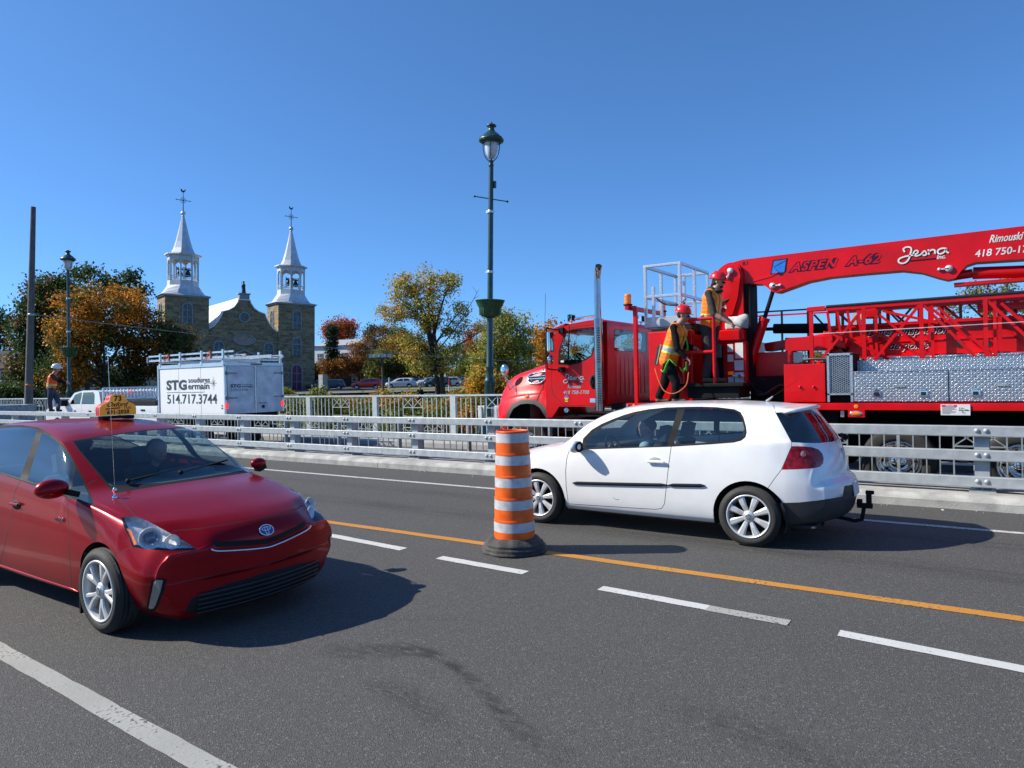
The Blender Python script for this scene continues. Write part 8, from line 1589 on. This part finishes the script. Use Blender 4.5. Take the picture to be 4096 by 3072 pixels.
def parked(label, x, D, col, yaw, long=1.0, group=None):
    cm = pmat('car_paint_%d' % len(MATS), col, .3, var=.03, coat=.8); p = cw(x, D); z = 1.05 if D > 99 else gz(p.x, p.y) + .05
    t = empty('parked_car', (p.x, p.y, z), yaw, label=label, cat='car', group='cars parked in the lot beyond the railing')
    if not hasattr(parked, 'g'): parked.g = SCt.finish(t, dict(body=('body', False), seam=('body', False), glass=('windows', False)), dict(body=cm, seam=M_seam, glass=M_glass_d))
    else:
        for nm, l in parked.g.items():
            for o in l:
                q = o.copy(); q.data = o.data.copy(); COL.objects.link(q); q.parent = t
                if nm == 'body': q.data.materials[[i for i, m_ in enumerate(q.data.materials) if m_ is not M_seam][0]] = cm
    b = MB(mats=[M_rub, M_alloy])
    for wx in (0, 2.567):
        for s in (-1, 1):
            b = MB(mats=[M_rub, M_alloy]); Mx = Matrix.Translation((wx, s * .80, .31)) @ Matrix.Rotation(rad(90 if s < 0 else -90), 4, 'X'); b.lathe([(.21, .06), (.30, .07), (.315, .04), (.315, -.1)], 16, Mx); b.cur = 1; b.lathe([(.21, .06), (.1, .04), (0, .055)], 12, Mx); b.build('wheel', t)
    t.scale = (long, 1, 1); return t
aR = math.atan2(_R0.y, _R0.x)
parked('small red hatchback driving past the parking lot entrance', 772, 100.5, (.62, .01, .01), aR + .10, 1.05)
parked('dark blue car beside the church corner behind the shrub', 692, 103, (.03, .04, .07), aR + .1, 1.08)
parked('dark car at the foot of the right church tower', 672, 108, (.02, .02, .025), aR + .5)
parked('silver car parked behind the grass verge', 846, 104, (.50, .52, .54), aR - .05, 1.1)
parked('dark car parked between the red hatchback and silver car', 815, 109, (.02, .022, .025), aR + .9)
parked('dark blue minivan behind the silver car', 872, 113, (.03, .04, .06), aR + .3, 1.1)
parked('light silver car parked left of the poplar trunk', 905, 106, (.40, .42, .44), aR + .8)
parked('black car partly hidden by the poplar trunk', 925, 100, (.015, .015, .018), aR + .4)
parked('white car parked directly behind the poplar trunk', 950, 104, (.65, .66, .68), aR + .6)
parked('grey car parked right of the poplar trunk', 985, 110, (.25, .27, .28), aR + .2)
parked('white car in the shade under the green tree', 1010, 125, (.6, .6, .62), aR)
# parking lot light mast, posts, pedestrian
p = cw(827, 72); z = gz(p.x, p.y); pl = empty('parking_light', (p.x, p.y, z), yw, label='brown light mast with a row of square white lamp heads', cat='light mast'); b = MB(mats=[pmat('rusty_brown_steel', (.10, .06, .04), .7)]); H_ = 1.785 + (829 - 768) / 1500 * 72 - z; b.tube([(0, 0, 0), (0, 0, H_ - .25)], .09, 8); b.bb(-.7, .7, -.05, .05, H_ - .35, H_ - .25); b.build('mast', pl)
for x in (-1.35, -.75, -.1, .5): b = MB(mats=[M_wht2]); b.bb(x, x + .42, -.25, .25, H_ - .25, H_ + .1); b.build('lamp_head', pl)
for i, (x, D, h, lb) in enumerate([(841, 88, 1.9, 'short grey post right of the red hatchback'), (698, 80, 2.6, 'pale stone gate post near the church corner')]): p = cw(x, D); t = empty('post', (p.x, p.y, gz(p.x, p.y)), 0, label=lb, cat='post'); b = MB(mats=[M_conc if i else M_galvd]); r_ = .35 if i else .08; b.bb(-r_, r_, -r_, r_, 0, h); b.build('shaft', t)
p = cw(970, 68); t = empty('warning_post', (p.x, p.y, gz(p.x, p.y)), 0, label='red and white marker post right of the poplar trunk', cat='post'); b = MB(mats=[M_hred, M_wht2]); b.lathe([(.06, 0), (.06, 2.2)], 8); b.cur = 1; b.lathe([(.065, .9), (.065, 1.5)], 8); b.build('marker', t)
p = cw(677, 50)
J = {}; pd = cw(676, 46); D_ = 46; hx = cw(675, D_); hz_ = 1.785 - (836 - 831) / 1500 * D_
pd = cw(675, 46); 
def walker(dx, D, zhead, label):
    p = cw(dx, D); z0 = zhead - 1.66; g_ = lambda a, c, e: Vector((p.x, p.y, z0)) + _R0 * a + _F0 * c + Vector((0, 0, e)); J = dict(head=g_(0, 0, 1.60), shL=g_(-.17, 0, 1.40), shR=g_(.17, 0, 1.40), hipL=g_(-.09, 0, .92), hipR=g_(.09, 0, .92), elL=g_(-.22, .05, 1.12), elR=g_(.22, .05, 1.12), wrL=g_(-.2, -.1, .92), wrR=g_(.2, -.1, .92), knL=g_(-.1, -.08, .5), knR=g_(.1, .08, .5), footL=g_(-.1, .0, 0), footR=g_(.1, .1, 0)); J['anL'] = J['footL'] + Vector((0, 0, .09)); J['anR'] = J['footR'] + Vector((0, 0, .09))
    t, o = person(J, dict(skin=M_skin, shirt=M_cblk, trousers=M_cblk, boots=M_cblk), label, -_F0, -_F0, voxel=.016, short_sleeve=True); return t
walker(907, 50, 1.785 - (838 - 826.5) / 1500 * 50 + .05, 'small distant pedestrian in black walking behind the bridge railing')
# ================================================================ pole, cable, cabinet
pt = px_at(72, 447, 33); pb = px_at(62, 865, 33); pol = empty('wooden_pole', (pb.x, pb.y, -1.5), label='tall weathered wooden pole leaning slightly at the far left', cat='utility pole'); up_ = pt - pb; b = MB(mats=[pmat('weathered_wood', (.17, .155, .145), .9, col2=(.10, .09, .085), scale=3, stretch=(8, 8, .6), bump=.5, bscale=30)]); bot = pb - up_ * ((pb.z + 1.5) / up_.z); b.tube([bot - pol.location, pb - pol.location, pt - pol.location], [.19, .175, .105], 14); b.build('pole', pol)
b = MB(mats=[M_galv]); c_ = px_at(69, 680, 33) - pol.location; b.lathe([(.155, -.05), (.17, -.05), (.17, .05), (.155, .05)], 14, Matrix.Translation(c_)); b.build('cable_clamp', pol)
b = MB(mats=[pmat('orange_band', (.5, .12, .05), .7)]); c_ = px_at(64, 832, 33) - pol.location; b.lathe([(.175, -.06), (.182, -.06), (.182, .06), (.175, .06)], 14, Matrix.Translation(c_)); b.build('painted_band', pol)
a0 = px_at(78, 680, 33); a1 = px_at(1420, 790, 52); cb_ = empty('overhead_cable', a0, label='sagging overhead cable strung from the wooden pole past the church', cat='cable'); b = MB(mats=[pmat('pale_cable', (.22, .22, .22), .5)]); P = []
for i in range(61): t_ = i / 60; q = a0.lerp(a1, t_); q.z -= 4 * .55 * t_ * (1 - t_); P.append(q - a0)
b.tube(P, .022, 6); b.build('wire', cb_)
cbt = empty('utility_cabinet', (-11.93, 16.95, .03), label='white ribbed utility cabinet beside the green lamp base', cat='cabinet'); b = MB(mats=[M_wht2]); b.bb(-.55, .55, -.25, .25, 0, 1.02); b.build('cabinet', cbt, bevel=.02)
for i in range(6): b = MB(mats=[M_wht2]); x = -.48 + i * .19; b.bb(x, x + .08, -.29, -.25, .05, 1.0); b.build('rib', cbt)
p = px_at(45, 868, 31); gb_ = empty('utility_cabinet', (p.x, p.y, -.1), yw, label='grey utility box at the foot of the wooden pole', cat='cabinet'); b = MB(mats=[M_galvd]); b.bb(-.9, .5, -.3, .3, 0, 1.30); b.build('cabinet', gb_, bevel=.02)
# pump the near side: pavement rail and trees behind the photographer, seen only as reflections
for i, (x, y) in enumerate([(-26, -22), (-16, -26), (-38, -20), (-6, -30), (8, -27), (20, -24)]):
    src = bpy.data.objects['tree'] if i % 2 else bpy.data.objects['tree.002']; c = copy_tree(src, label='tree on the near bank behind the photographer, number %s from the west' % ['third', 'fourth', 'first', 'fifth', 'sixth', 'seventh'][i]); c.location = (x, y, -2.6); c.rotation_euler = (0, 0, i * 1.1)
b = MB(); b.add([(-320, -80, -2.4), (260, -80, -2.4), (260, -3, -2.4), (-320, -3, -2.4)], [(0, 1, 2, 3)]); struct('near_bank_ground', b, M_grass)
